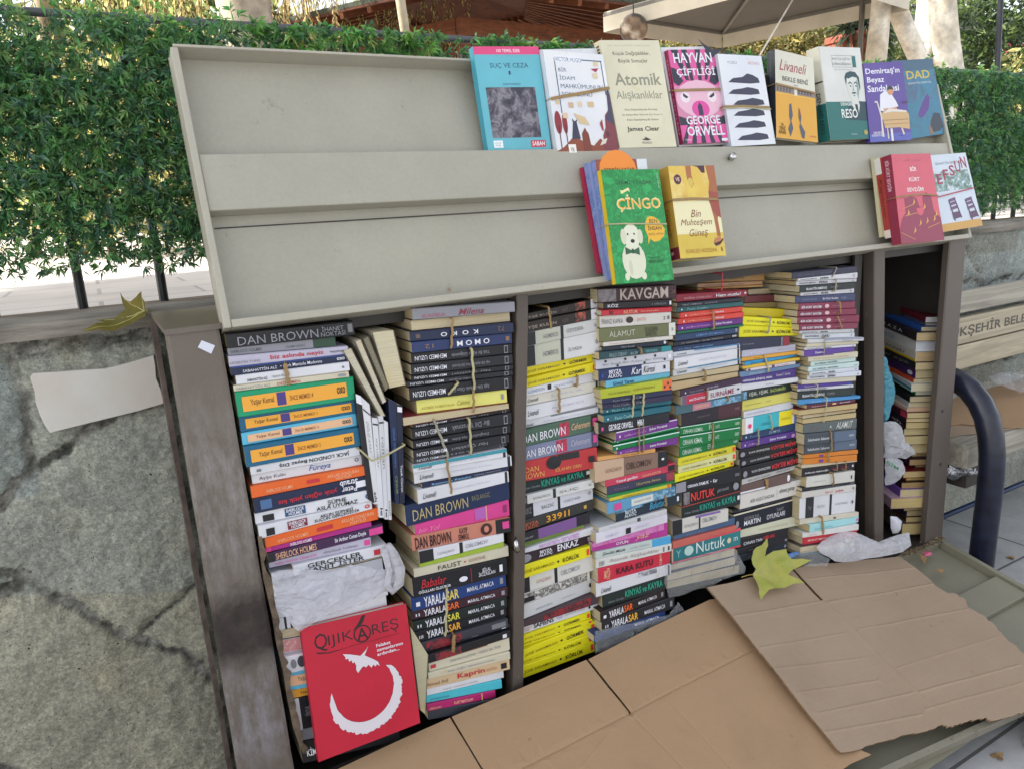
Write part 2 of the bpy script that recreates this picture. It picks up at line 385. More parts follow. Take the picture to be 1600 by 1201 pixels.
# marble tile set in the wall
MARB = pm('pale_marble', 'cdc9c1', .45, .06, 9, .1, c2='c2b6aa')
ol = [(47, 590), (52, 583), (90, 581), (130, 578), (165, 576), (205, 566), (240, 555), (243, 572), (244, 590), (252, 610), (256, 630), (215, 642), (170, 653), (125, 664), (78, 676), (70, 664), (64, 652), (56, 630), (54, 612)]
mb = MB(); A = [PY(x, y, WY-.016) for x, y in ol]; B = [p+Vector((0, .02, 0)) for p in A]; mb.prism(A, B, MARB); mb.build('marble_tile', wall, bevel=.001)
tag(wall.children[-1], 'broken pale marble tile set in the stone wall')
# leaf litter heap and a low footing by the wall foot
mb = MB(); mb.cols = []; lm = attr_mat('dry_leaves', .8, trans=.2, var=.2)
for i in range(420):
    x = random.uniform(-.35, .16); y = random.uniform(.12, .31); z = .10+.03*random.random()-.25*(.31-y)
    a = random.random()*6.28; r = random.uniform(.006, .02); n = Vector((random.uniform(-.6, .6), random.uniform(-.6, .6), 1)).normalized(); u = n.orthogonal().normalized(); u = Matrix.Rotation(a, 3, n) @ u; q = n.cross(u)
    c = random.choice([(.16, .09, .05), (.10, .07, .045), (.22, .15, .08), (.05, .04, .035)]); p = Vector((x, y, z))
    i0 = len(mb.v); mb.v += [tuple(p-u*r), tuple(p-q*r*.5+n*.003), tuple(p+u*r), tuple(p+q*r*.5)]; mb.cols += [c]*4; mb.f.append((i0, i0+1, i0+2, i0+3)); mb.mi.append(mb.m(lm))
tag(mb.build('leaf_litter'), kind='stuff')
mb = MB(); mb.box(-3, .165, .10, .298, .003, .085, pm('footing_soil', '4a423a', .9, .3, 20, .6)); mb.build('soil_strip').__setitem__('kind', 'structure')

# ================================================================ THE STEEL CABINET
FZ = H-1.02; TOPZ = H-.147; XL, XR = .071, 2.056; BY = .29
cab = empty('book_cabinet', (1.06, .15, FZ), 'long brown steel street cabinet full of books with a raised beige lid', 'cabinet')
def leg_quad(tl, tr, bl, br, y, z0, z1):
    """front quad from four photo points on the plane y, stretched to the heights z0..z1"""
    P = [PY(*tl, y), PY(*tr, y), PY(*bl, y), PY(*br, y)]; out = []
    for a, c in ((P[0], P[2]), (P[1], P[3])):
        out.append(tuple(a.x+(c.x-a.x)*(a.z-z)/(a.z-c.z) for z in (z1, z0)))
    (tl_, bl_), (tr_, br_) = out
    return [Vector((bl_, y, z0)), Vector((br_, y, z0)), Vector((tr_, y, z1)), Vector((tl_, y, z1))]
def post(name, q, d, mat, par, sub=None):
    mb = MB(); a = [Vector(p) for p in q]; n = 24
    # a pressed steel upright: face with turned-back flanges, slightly dented
    ring = []
    for i in range(n+1):
        f = i/n; l = a[0].lerp(a[3], f); r = a[1].lerp(a[2], f); dx = .0012*fbm((f*6, l.x*5, 1)); wv = r-l
        ring.append([l+Vector((dx, d, 0)), l+Vector((dx, .002, 0)), l+wv*.06+Vector((dx, 0, 0)), l+wv*.94+Vector((dx, 0, 0)), r+Vector((dx, .002, 0)), r+Vector((dx, d, 0))])
    for i in range(n): 
        for j in range(5): mb.face([ring[i][j], ring[i][j+1], ring[i+1][j+1], ring[i+1][j]], mat)
        mb.face([ring[i][5], ring[i][0], ring[i+1][0], ring[i+1][5]], mat)
    mb.face(ring[n], mat); mb.face(ring[0][::-1], mat)
    return mb.build(name, par)
qL = leg_quad((257, 510), (340, 500), (372, 1201), (460, 1201), 0, FZ-.16, TOPZ)
lp = post('corner_post', qL, .03, POSTW, cab)
mb = MB(); p0 = PY(312, 536, -.0012); q = [PY(x, y, -.0012) for x, y in ((309, 543), (315, 532), (336, 540), (330, 553))]; mb.face(q, ink('d4d6e4')); tag(mb.build('sticker', lp), 'small white torn sticker')
qR = leg_quad((1484, 381), (1511, 372), (1447, 835), (1473, 837), 0, FZ-.16, TOPZ)
rp = post('corner_post', qR, .017, POSTM, cab)
# inner lip and bolt holes of the right post
mb = MB()
for px, py in ((1473, 642), (1470, 725)):
    c = PY(px, py, -.0012); mb.tube([c, c+Vector((0, .004, 0))], .005, DARKM, 12)
mb.build('bolt_hole', rp)
qd = leg_quad((807, 474), (825.5, 471), (802, 1071), (818.5, 1065), 0, FZ-.02, TOPZ); post('divider', qd, .03, POSTM, cab)
mb = MB(); e = [p+Vector((.004, .032, 0)) for p in (qd[0], qd[3])]; mb.prism([e[0], e[0]+Vector((.006, 0, 0)), e[1]+Vector((.006, 0, 0)), e[1]], [p+Vector((0, .24, 0)) for p in (e[0], e[0]+Vector((.006, 0, 0)), e[1]+Vector((.006, 0, 0)), e[1])], DARKM); mb.build('divider_panel', cab)
mb = MB(); mb.tube([PY(808, 858, -.001)+Vector((0, .01, 0)), PY(808, 858, -.014), PY(806, 846, -.016), PY(806, 840, -.004)], [.006, .006, .004, .003], CHROME, 10); mb.build('hook', cab, smooth=True)
qd = leg_quad((1366, 396), (1383.5, 392), (1367, 838), (1381, 843), 0, FZ-.02, TOPZ); post('divider', qd, .03, POSTM, cab)
mb = MB(); e = [p+Vector((.004, .032, 0)) for p in (qd[0], qd[3])]; mb.prism([e[0], e[0]+Vector((.006, 0, 0)), e[1]+Vector((.006, 0, 0)), e[1]], [p+Vector((0, .24, 0)) for p in (e[0], e[0]+Vector((.006, 0, 0)), e[1]+Vector((.006, 0, 0)), e[1])], DARKM); mb.build('divider_panel', cab)
mb = MB(); mb.box(1.62, 1.648, .02, .028, FZ, TOPZ-.004, DARKM); mb.build('inner_strip', cab)
mb = MB(); mb.box(XL+.02, XR-.005, BY-.012, BY-.006, FZ, TOPZ-.01, DARKM); mb.build('back_panel', cab)
mb = MB(); mb.box(XL+.03, XL+.036, .032, BY-.014, FZ-.05, TOPZ-.004, DARKM); mb.build('side_panel', cab)
mb = MB(); mb.box(XR-.004, XR-.001, .02, BY-.014, FZ-.05, TOPZ-.004, DARKM); mb.build('side_panel', cab)
mb = MB()
for yy in (0,): mb.prism([(XL-.003, BY-.045, FZ-.16), (XL+.005, BY-.045, FZ-.16), (XL+.005, BY-.045, TOPZ), (XL-.003, BY-.045, TOPZ)], [(XL-.003, BY-.005, FZ-.16), (XL+.005, BY-.005, FZ-.16), (XL+.005, BY-.005, TOPZ), (XL-.003, BY-.005, TOPZ)], RUSTM)
mb.build('rear_angle', cab)
mb = MB(); mb.box(XL, XR, -.003, BY, TOPZ, TOPZ+.008, POSTW); mb.build('top_panel', cab)
mb = MB(); mb.box(.15, XR-.04, .034, .05, TOPZ-.03, TOPZ-.001, DARKM); mb.build('top_rail', cab)
mb = MB(); mb.box(XL+.012, XR-.012, .004, BY-.014, FZ-.02, FZ-.002, DARKM); mb.build('floor_panel', cab)
mb = MB(); mb.box(.16, .60, .05, .26, FZ, FZ+.035, DARKM); mb.box(.64, 1.70, .05, .26, FZ, FZ+.02, DARKM); mb.build('floor_board', cab)
# ---- raised lid, leaning back
LU = Vector((0, .293, .956)).normalized(); LN = Vector((1, 0, 0)).cross(LU).normalized()      # up the lid, and out of its face (towards the viewer)
if LN.y > 0: LN = -LN
L0 = Vector((0, -.02, TOPZ+.002)); LX0, LX1, LH = .149, 2.045, .428
def LP(x, v, h=0): return L0+Vector((x, 0, 0))+LU*v+LN*h
lid = MB(); 
def lbox(mb, x0, x1, v0, v1, h0, h1, mat=LIDM): mb.prism([LP(x0, v0, h1), LP(x1, v0, h1), LP(x1, v1, h1), LP(x0, v1, h1)], [LP(x0, v0, h0), LP(x1, v0, h0), LP(x1, v1, h0), LP(x0, v1, h0)], mat)
upl = empty('upper_lid', LP(1.1, 0)); upl.parent = cab; upl.location = LP(1.1, 0)-WL['book_cabinet']
# sheet with slight dents
mb = MB(); nx, nz = 90, 16
def dent(x, v): return .0018*fbm((x*2.2, v*5, 4))+.0007*fbm((x*9, v*12, 8))
for j in range(nz+1):
    for i in range(nx+1):
        x = LX0+.010+(LX1-LX0-.020)*i/nx; v = .012+(LH-.014)*j/nz; mb.v.append(tuple(LP(x, v, -.036+dent(x, v))))
for j in range(nz):
    for i in range(nx): a = j*(nx+1)+i; mb.f.append((a, a+1, a+nx+2, a+nx+1)); mb.mi.append(mb.m(LIDM))
mb.build('lid_sheet', upl, smooth=True)
mb = MB(); lbox(mb, LX0, LX1, .0, LH, -.044, -.040); mb.build('lid_back', upl)
mb = MB()
lbox(mb, LX0+.011, LX1-.011, 0, .012, -.038, 0); lbox(mb, LX0+.004, LX1-.004, LH-.0045, LH, -.038, .001)
lbox(mb, LX0, LX0+.0105, 0, LH-.005, -.038, .0005); lbox(mb, LX1-.0105, LX1, 0, LH-.005, -.038, .0005)
mb.mats = [RIMM]; mb.build('lid_rim', upl, bevel=.0015)
mb = MB(); lbox(mb, LX0+.0107, LX1-.0107, .176, .262, -.0345, -.004); mb.build('stiffener', upl, bevel=.002)
mb = MB(); lbox(mb, LX0+.018, LX1-.018, .1575, .1588, -.0345, -.0325, DARKM); mb.build('seam', upl)
mb = MB(); c = PP(1139, 248, LP(0, 0, -.004), LN); mb.tube([c, c+LN*.006, c+LN*.008, c+LN*.016], [.004, .004, .0085, .007], CHROME, 16); mb.build('lock', upl, smooth=True)
# ---- lower lid, folded down over the pavement
DD = Vector((0, -.978, -.209)).normalized(); DN = Vector((0, -.209, .978)).normalized(); D0 = Vector((0, -.002, FZ))
def DP(x, v, h=0): return D0+Vector((x, 0, 0))+DD*v+DN*h
LOWM = paint_mat('olive_painted_steel', '85816f', '6d685a', '5a4636', .72)
low = empty('lower_lid', DP(1.1, 0)); low.parent = cab; low.location = DP(1.1, 0)-WL['book_cabinet']
def dbox(mb, x0, x1, v0, v1, h0, h1, mat=LOWM): mb.prism([DP(x0, v0, h0), DP(x1, v0, h0), DP(x1, v0, h1), DP(x0, v0, h1)], [DP(x0, v1, h0), DP(x1, v1, h0), DP(x1, v1, h1), DP(x0, v1, h1)], mat)
mb = MB(); dbox(mb, .16, 2.03, .012, .455, -.026, -.022); mb.build('lid_sheet', low)
mb = MB(); dbox(mb, .15, 2.05, 0, .012, -.026, .004); dbox(mb, 2.034, 2.05, .0125, .47, -.026, 0); dbox(mb, .15, .166, .0125, .47, -.026, 0)
A = [PP(x, y, DP(0, 0, 0), DN) for x, y in ((1390, 1192), (1537, 1125))]; dx = (A[1]-A[0])/(A[1].x-A[0].x)
e0 = A[0]+dx*(.17-A[0].x); e1 = A[0]+dx*(2.05-A[0].x)
for p in (e0, e1): pass
mb.prism([e0, e0+DD*.014, e0+DD*.014-DN*.022, e0-DN*.022], [e1, e1+DD*.014, e1+DD*.014-DN*.022, e1-DN*.022], paint_mat('rusty_olive_steel', '8a8474', '6a5a48', '5a4030', .6))
mb.build('lid_rim', low, bevel=.001)
mb = MB(); dbox(mb, .168, 2.03, .175, .26, -.0215, -.006); mb.build('stiffener', low, bevel=.002)
# ================================================================ BOOKS IN THE CABINET
CR = {1: (340, 470, 2.86), 2: (600, 460, 3.16), 3: (600, 780, 3.43), 4: (800, 430, 3.64), 5: (800, 740, 3.64), 6: (920, 430, 4.14), 7: (920, 700, 3.873),
      8: (1030, 410, 4.447), 9: (1030, 650, 4.45), 12: (1140, 410, 4.805), 13: (1140, 640, 5.005), 14: (1340, 370, 4.14), 15: (1340, 640, 4.62), 16: (400, 830, 3.246), 0: (0, 0, 1)}
NC = {'k': '1d1d22', 'K': '26262c', 'w': 'dcdce2', 'W': 'e4e4ec', 'c': 'd3cbb4', 'p': 'cfc0a0', 'nv': '202a48', 'nb': '2b3a66', 'bl': '2e4c98', 'lb': '63bfe0', 'te': '1f6688', 'tl': '2b656e', 'gr': '159a6c', 'dg': '0d7a42',
      'lg': 'c3cc3a', 'ol': '6c7050', 'ye': 'ecdf1d', 'py': 'e6e07a', 'or': 'ec6a2c', 'oy': 'eda83c', 're': 'c22f3c', 'dr': '7c2233', 'ma': '5c2a38', 'mg': 'b02c86', 'pi': 'd84590', 'pu': '55307f', 'vi': '7a3a90', 'la': 'bdb8cc', 'g': '77787c', 'dk': '3b3c44', 'br': '7d6458', 'sa': 'c8826e', 'cy': '4fc0d0', 'mi': 'cfe3df', 'gg': '8f8f98', 'go': 'c9a24a', 'pn': 'ff9f5a', 'ct': '3fb39a', 'rs': 'e0463c', 'lv': '6c6f8a', 'pe': 'e8b890', 'gb': '4a6c98'}
def col(c): return NC.get(c, c)
def t(s, u0, u1, v0, v1, c='W', rot=0): return ('t', s, u0, u1, v0, v1, c, rot)
def r(u0, u1, v0, v1, c): return ('r', u0, u1, v0, v1, c)
def yl(k): return [t('JOSÉ SARAMAGO', .06, .48, .3, .66, '7a6a10'), t('*•', .52, .55, .4, .6, 'k'), t('*'+k, .60, .84, .3, .72, '3a3010'), r(.945, .985, .25, .8, 'rs')]
def ya(n, c2): return [t(n, .04, .08, .3, .6), t('*YARALA', .12, .345, .12, .82), t('*SAR', .35, .48, .12, .82, c2), t('MARAL ATMACA', .57, .86, .35, .68), r(.93, .965, .3, .75, 'gg')]
def mu(a, b): return [t('!MEHMED UZUN', .03, .33, .28, .68), t('!'+a, .38, .76 if len(a) > 12 else .6, .25, .68, 'gg'), r(.915, .955, .12, .85, 'gg'), r(.922, .948, .2, .77, 'k')]
def bl_(a, b): return [r(0, .10, 0, 1, 'K'), r(.02, .085, .2, .75, 'g'), t(a, .17, .40, .3, .62, 'g'), r(.435, .475, 0, 1, 'K'), t(b, .52, .78, .3, .62, 'g'), t('o', .92, .96, .4, .65, 'g')]
def yk(p, n): return [r(.045, .93, .2, .8, p), t('Yaşar Kemal', .11, .30, .36, .66, '5a3a20'), r(.325, .40, .25, .78, '4a3a80'), t('İNCE MEMED '+n, .43, .63, .38, .64, '8a5020'), t('*oxo', .84, .915, .36, .64, 'k')]
def lv(b='', c='g'): return [t('/Livaneli', .05, .19, .3, .68, 'k'), t(b or 'SERENAD', .36, .78, .42, .6, 'la'), r(.955, .985, 0, 1, 'K')]
def sd(b, c='k'): return [t('*SELAHATTİN DEMİRTAŞ', .04, .30, .22, .72, c), t('*'+b, .36, .50, .22, .72, c), t('o', .92, .95, .3, .7, 'g')]
# one line per book: left x, left y, right x, right y of its upper front edge (read in an enlargement), cover, look, print, options
STACKS = []
STACKS.append(('leftmost stack', .004, [1,
 (33, 150, 608, 92, 'k', 'black paperback with tall grey capitals', [t('-DAN BROWN', .08, .70, .12, .72, 'gg'), t('-İHANET|NOKTASI', .72, .92, .12, .88, 'gg'), r(.945, .985, .25, .85, 'g')]),
 (42, 212, 525, 162, 'K', 'grey and dark green thin paperback', [r(0, .78, .02, .98, 'gg'), t('SHERLOCK HOLMES', .02, .30, .25, .65, '50585a'), t('ÖLÜM VADİSİ', .52, .70, .3, .62, '50585a'), r(.78, 1, .02, .98, '2e4a38')]),
 (45, 248, 583, 203, 'la', 'pale lilac paperback with red script', [t('HÜSEYİN TUNÇ', .01, .25, .18, .55, 'g'), t('*biz aslında neyiz', .33, .78, .2, .78, 're'), t('hayykitap', .84, .96, .3, .65, 'k')]),
 (55, 296, 597, 238, 'nv', 'navy paperback with white title', [r(0, 1, .88, 1, 'bl'), t('SABAHATTİN ALİ', .09, .36, .22, .66), t('• Kürk Mantolu Madonna', .39, .74, .25, .68), t('*oxo', .87, .94, .3, .7)]),
 (80, 335, 585, 272, 'w', 'white paperback with small black title', [t('*SABAHATTİN ALİ', .09, .26, .22, .6, 'k'), t('Hayatını Anlatıyor', .30, .46, .22, .6, 'g'), r(.93, .95, .4, .65, 'g')]),
 (70, 378, 583, 312, 'c', 'cream thin paperback with red word', [t('SABAHATTİN ALİ', .02, .30, .2, .75, 'gg'), t('DEĞİRMEN', .36, .56, .2, .75, 're'), r(.9, .97, .3, .7, 'gg')]),
 (75, 408, 607, 338, 'gr', 'green thick paperback with orange spine panel', yk('oy', '4')),
 (93, 515, 630, 438, 'te', 'teal thick paperback with orange spine panel', yk('oy', '1')),
 (103, 588, 635, 500, 'lb', 'light blue paperback with peach spine panel', yk('pe', '3')),
 (115, 650, 640, 565, 'te', 'teal paperback with wide orange spine panel', yk('oy', '2')),
 (143, 738, 633, 652, 'w', 'white paperback with upside-down black title', [t('*!Beyaz Diş', .25, .50, .3, .8, 'k'), t('*!JACK LONDON', .52, .90, .28, .84, 'k'), r(.05, .09, .3, .6, 'g')]),
 (150, 772, 640, 685, 'w', 'white paperback with blue handwriting', [t('-Ayşe Kulin', .06, .29, .22, .62, 'k'), t('/Füreya', .50, .70, .18, .85, 'bl'), t('o', .93, .97, .45, .8, 'k')]),
 (147, 830, 665, 735, 'or', 'orange thin paperback with red badge', [t('SHERLOCK HOLMES', .12, .34, .25, .55, 'pe'), r(.46, .57, .35, .68, 're'), t('AKILLARI DONDURAN|HİKAYELER', .64, .92, .2, .82, 'pe')]),
 (158, 882, 683, 772, 'nv', 'dark navy paperback with upside-down red title', [t('*!yitik oğlan yitik kız', .19, .69, .2, .62, 're'), t('*!Peter|Straub', .72, .88, .12, .92, 'W'), r(.86, .96, .3, .72, 'W'), r(.05, .14, .2, .8, 'gb')]),
 (165, 950, 688, 838, 'w', 'white paperback with blue name plate', [r(.24, .41, .16, .86, '2c4f78'), t('*SHERLOCK|HOLMES', .25, .40, .22, .8), t('*ŞÜPHE|ASLA UYUMAZ', .50, .86, .1, .9, 'k'), t('*o', .93, .98, .3, .75, '2c4f78'), r(.06, .15, .12, .7, 'k')]),
 (178, 1004, 690, 895, 'w', 'white paperback with maroon name plate', [r(.24, .41, .16, .86, '7a2436'), t('*SHERLOCK|HOLMES', .25, .40, .22, .8), t('*AKLIN ŞÜPHESİ|SUÇUN GERÇEĞİDİR', .47, .88, .1, .9, 'k'), t('*o', .93, .98, .3, .75, 're'), r(.06, .13, .1, .7, 'k')]),
 (208, 1054, 715, 925, 'or', 'orange paperback with red oval badge', [t('SHERLOCK HOLMES', .10, .36, .25, .55, 'pe'), r(.44, .58, .3, .66, 're'), t('AKILLARI DONDURAN|HİKAYELER', .66, .96, .2, .82, 'pe')]),
 (212, 1101, 685, 985, 'mg', 'magenta thin paperback with white capitals', [r(0, .05, .1, .9, 'pi'), t('*SHERLOCK HOLMES', .22, .42, .15, .75), t('MAVİ KARBUNKÜL', .45, .62, .2, .8, 'pi')]),
 (222, 1124, 738, 995, '44284e', 'dark purple paperback with gold name', [r(0, .05, 0, 1, 'k'), t('SHERLOCK HOLMES', .06, .40, .15, .8, 'pe'), t('*Sir Arthur Conan Doyle', .56, .84, .25, .75), r(.87, .995, .15, .8, 'pi')]),
 (228, 1160, 680, 1050, 'la', 'lilac paperback with faint pink lettering', [t('KIZIL DOSYA CİNAYETİ', .06, .45, .25, .6, 'pi'), t('-sherlock holmes', .52, .86, .3, .65, 'g'), r(.93, .99, .25, .8, 'pi')]),
 (335, 1182, 755, 1085, 'w', 'white paperback with black stencil capitals', [t('*GERÇEKLER|KANIT İSTER', .12, .74, .08, .9, 'k'), r(.85, .92, .25, .75, 're')]),
 (245, 1257, 748, 1137, 'p', 'cream page side of a thick paperback', 'P'), 16,
 (75, 215, 640, 118, 'w', 'white paperback under the plastic bag', []),
 (80, 345, 660, 225, 'w', 'white thick paperback under the plastic bag', []),
 (108, 435, 660, 320, 'w', 'white paperback with black bars', [r(.05, .07, 0, 1, 'k'), r(.10, .13, 0, 1, 'k')]),
 (118, 502, 665, 390, 'p', 'cream page side of a paperback', 'P'),
 (128, 550, 675, 440, 'w', 'white paperback with red drawing', [('b', 0, .22, .1, .95, 'redsketch')]),
 (138, 632, 685, 520, 'w', 'white paperback with dark grey ovals', [('e', .05, .10, .25, .8, 'g'), ('e', .11, .18, .25, .9, 'dk')]),
 (148, 722, 695, 610, 'lb', 'blue paperback with peach panel', [r(.035, .93, .25, .8, 'pe'), t('Yaşar Kemal', .10, .3, .4, .7, '5a3a20')]),
 (160, 805, 700, 690, 'oy', 'orange yellow thin paperback', [t('Yaşar Kemal', .10, .3, .3, .7, '5a3a20')]),
 (182, 850, 705, 735, 'k', 'black paperback with a white edge', [r(0, .06, 0, 1, 'w'), t('GÜN OLUR', .09, .16, .4, .7, 'gg', 90)]),
 (205, 1010, 715, 895, 'gg', 'grey paperback beside the red magazine', []),
 (222, 1065, 720, 950, 'k', 'black paperback with white letters, low', [t('*KİM', .05, .14, .3, .7)]),
 ('end', 235, 1180, 730, 1065)]))
STACKS.append(('stack left of near divider', .0, [2,
 (140, 72, 640, 36, 'gg', 'grey paperback with dim red lettering', [t('KAFKA', .09, .31, .12, .45, 'b06070'), t('/Milena', .43, .68, .12, .7, '8a3040')]),
 (130, 128, 625, 86, 'p', 'cream page side of a tied paperback', 'P'),
 (130, 187, 632, 139, 'nv', 'navy paperback with wide upside-down capitals', [t('*!K  O  K  O', .28, .64, .25, .68), r(.05, .09, .3, .7, '6a5a50'), t('!7.2', .84, .9, .3, .75, '8a6a50')]),
 (133, 237, 632, 189, 'nb', 'dark blue paperback with wide upside-down capitals', [t('*!O M O M', .43, .76, .22, .72), t('!12', .12, .2, .3, .7, '8a6a50'), r(.93, .97, .3, .7, '8a6a50')]),
 (130, 290, 632, 242, 'k', 'black paperback with short grey title', mu('Yitik Bir Aşkın Gölgesinde', '')),
 (130, 347, 635, 296, 'K', 'black tied paperback, one thin pale line below', mu('Aşk Gibi Aydınlık Ölüm Gibi Karanlık', '')),
 (133, 400, 635, 346, 'k', 'thin black paperback under a pale line', mu('Nar Çiçekleri', '')),
 (112, 430, 632, 371, 'K', 'thin black paperback with grey seal', mu('Kader Kuyusu', '')),
 (122, 461, 632, 402, 'k', 'thick black paperback with upside-down lettering', mu('Aşk Gibi Aydınlık Ölüm Gibi', '')),
 (160, 520, 602, 466, 'py', 'pale yellow paperback with faint title', [t('KOZMİK KOMEDYALAR', .05, .40, .25, .5, 'b0a040'), t('/Calvino', .43, .57, .25, .6, 'a09030'), r(.93, .96, .3, .7, 'gg')]),
 (92, 604, 620, 536, 'p', 'cream page side of a thin paperback', 'P'),
 (138, 638, 624, 560, 'k', 'thin black paperback topped by a blue streak', mu('Nar Çiçekleri', '')+[r(.2, .5, .85, .97, 'nb')]),
 (138, 662, 626, 580, 'K', 'black paperback with large upside-down name', mu('Bir Dil Yaratmak', '')),
 (140, 722, 626, 642, 'k', 'black paperback with slim upside-down lettering', mu('Dengbejlerim Siya Evîne', '')),
 (140, 768, 620, 690, 'K', 'dark paperback with pale tie at right', mu('Nar Çiçekleri', '')),
 (142, 804, 610, 728, 'dk', 'dark grey thin paperback with upside-down name', mu('Sen', '')),
 (142, 842, 605, 758, 'w', 'white thin paperback with teal upper edge', [r(.0, 1, .62, 1, '2f8a98')]+lv('SON ADA')),
 (148, 876, 625, 793, 'w', 'white thick paperback with black signature', lv('SERENAD İÇİN')),
 (185, 932, 620, 846, 'nv', 'navy thin paperback with blue title', [t('*Rezonans Kanunu', .10, .54, .25, .75, '7fb0d8'), t('PIERRE FRANCKH', .58, .9, .35, .68, 'gg')]),
 (160, 962, 618, 873, 'w', 'white tied paperback with black signature', lv('KARDEŞİMİN HİKAYESİ')),
 (100, 1040, 618, 922, '1f2e52', 'thick navy paperback with gold capitals', [t('-DAN BROWN', .06, .58, .18, .72, 'b9a878'), t('-BAŞLANGIÇ', .62, .80, .38, .72, '8a8468')]),
 (148, 1133, 618, 1012, 'pi', 'pink paperback with purple patch', [t('/bir Yol', .03, .25, .15, .55, 'e88ab0'), r(.62, .74, .2, .95, 'b060b0'), r(.74, .75, 0, 1, 'pe'), r(.93, .97, .3, .75, '902860')]), 3,
 (148, 195, 672, 92, 'sa', 'salmon paperback with black block capitals', [t('*DAN BROWN', .03, .38, .08, .82, '2a1a18'), t('*KAYIP|SEMBOL', .45, .56, .1, .9, '402020'), r(.84, 1, 0, 1, 'k'), ('e', .68, .80, .1, .92, '40201e'), ('e', .715, .765, .3, .75, 'sa'), r(.91, .98, .3, .8, 'pi')]),
 (186, 277, 640, 178, 'w', 'white paperback with black square and bar', [r(.0, .16, 0, 1, 'k'), t('İ.GONÇAROV', .2, .4, .3, .65, 'gg'), r(.46, .50, 0, 1, 'k'), t('OBLOMOV', .53, .8, .35, .72, 'gg')]),
 (190, 342, 640, 226, '9fb83c', 'lime green thin paperback', []),
 (158, 372, 665, 247, 'c', 'cream paperback with spaced black capitals', [t('FAUST', .24, .48, .25, .72, '2a2a2a'), t('•', .51, .53, .4, .6, 're'), t('GOETHE', .56, .74, .35, .65, '9a6a60')]),
 (152, 427, 655, 312, 'k', 'black paperback with red script', [t('/Babalar', .08, .34, .42, .85, 're'), t('*OĞULLARI ÖLDÜRÜR', .05, .38, .16, .36), ('e', .47, .56, .25, .55, 'W'), r(.6, .605, .1, .9, 're'), t('BİLAL|İKİZASLAN', .68, .86, .3, .8), r(.91, .945, .3, .72, 'W')]),
 (145, 525, 650, 392, '223f7c', 'bright blue paperback with two-colour title', ya('I', 'e8d060')),
 (148, 602, 655, 461, '40222c', 'dark red paperback with two-colour title', ya('II', 'or')),
 (155, 657, 655, 517, '1c2624', 'dark green paperback with two-colour title', ya('II', 'd8d050')),
 (160, 708, 658, 571, 'k', 'black paperback with orange ended title', ya('III', 'oy')),
 (200, 768, 662, 636, 'dk', 'dark grey paperback with red blotch', [('b', .05, .45, .1, .9, 'redsmoke'), r(.80, .97, .2, .8, 'g')]),
 (207, 795, 675, 666, '30303a', 'charcoal paperback with small pale lettering', [('b', .08, .4, .1, .9, 'redsmoke'), t('AŞKIN', .54, .62, .3, .65, 'gg'), r(.90, .95, .3, .8, 'w')]),
 (222, 832, 680, 703, 'k', 'charcoal paperback under a brown strip', [('b', .1, .4, .1, .9, 'redsmoke'), r(.90, .95, .25, .75, 'w')]),
 (235, 868, 672, 738, 'c', 'off-white paperback with upside-down grey title', [r(0, .72, .88, 1, '8a5a40'), t('!SUÇ VE CEZA • DOSTOYEVSKİ', .25, .88, .35, .65, 'g'), r(.02, .08, .3, .65, 're')]),
 (235, 928, 675, 815, 'c', 'off-white thin paperback', [t('!tutunamayanlar oğuz atay', .22, .8, .3, .7, 'gg')]),
 (215, 962, 672, 852, 'd8bd98', 'beige paperback with red bold title', [t('Ahmed Arif', .02, .26, .25, .6, '8a6a4a'), t('*Kaprin', .37, .69, .2, .8, 're'), t('HASRETİNDEN', .71, .84, .35, .7, 'c08060'), r(.89, .96, .25, .75, 'k')]),
 (225, 1012, 642, 915, 'w', 'white paperback with thin grey line of text', [t('-kayıp zamanın izinde', .2, .65, .3, .55, 'g')]),
 (225, 1048, 628, 962, 'cy', 'bright cyan paperback', [t('-yaşamak', .05, .3, .25, .5, 'nv')]),
 (228, 1097, 597, 1022, 'b8286e', 'magenta paperback with white capitals', [t('*OĞUZ ATAY', .03, .2, .2, .6, 'pe'), t('*KURT MASTLAW', .38, .66, .3, .7, 'pe'), r(.79, .8, 0, 1, 'py')]),
 (235, 1136, 600, 1064, 'dk', 'dark grey paperback at the very bottom', []),
 ('end', 240, 1182, 600, 1110)]))
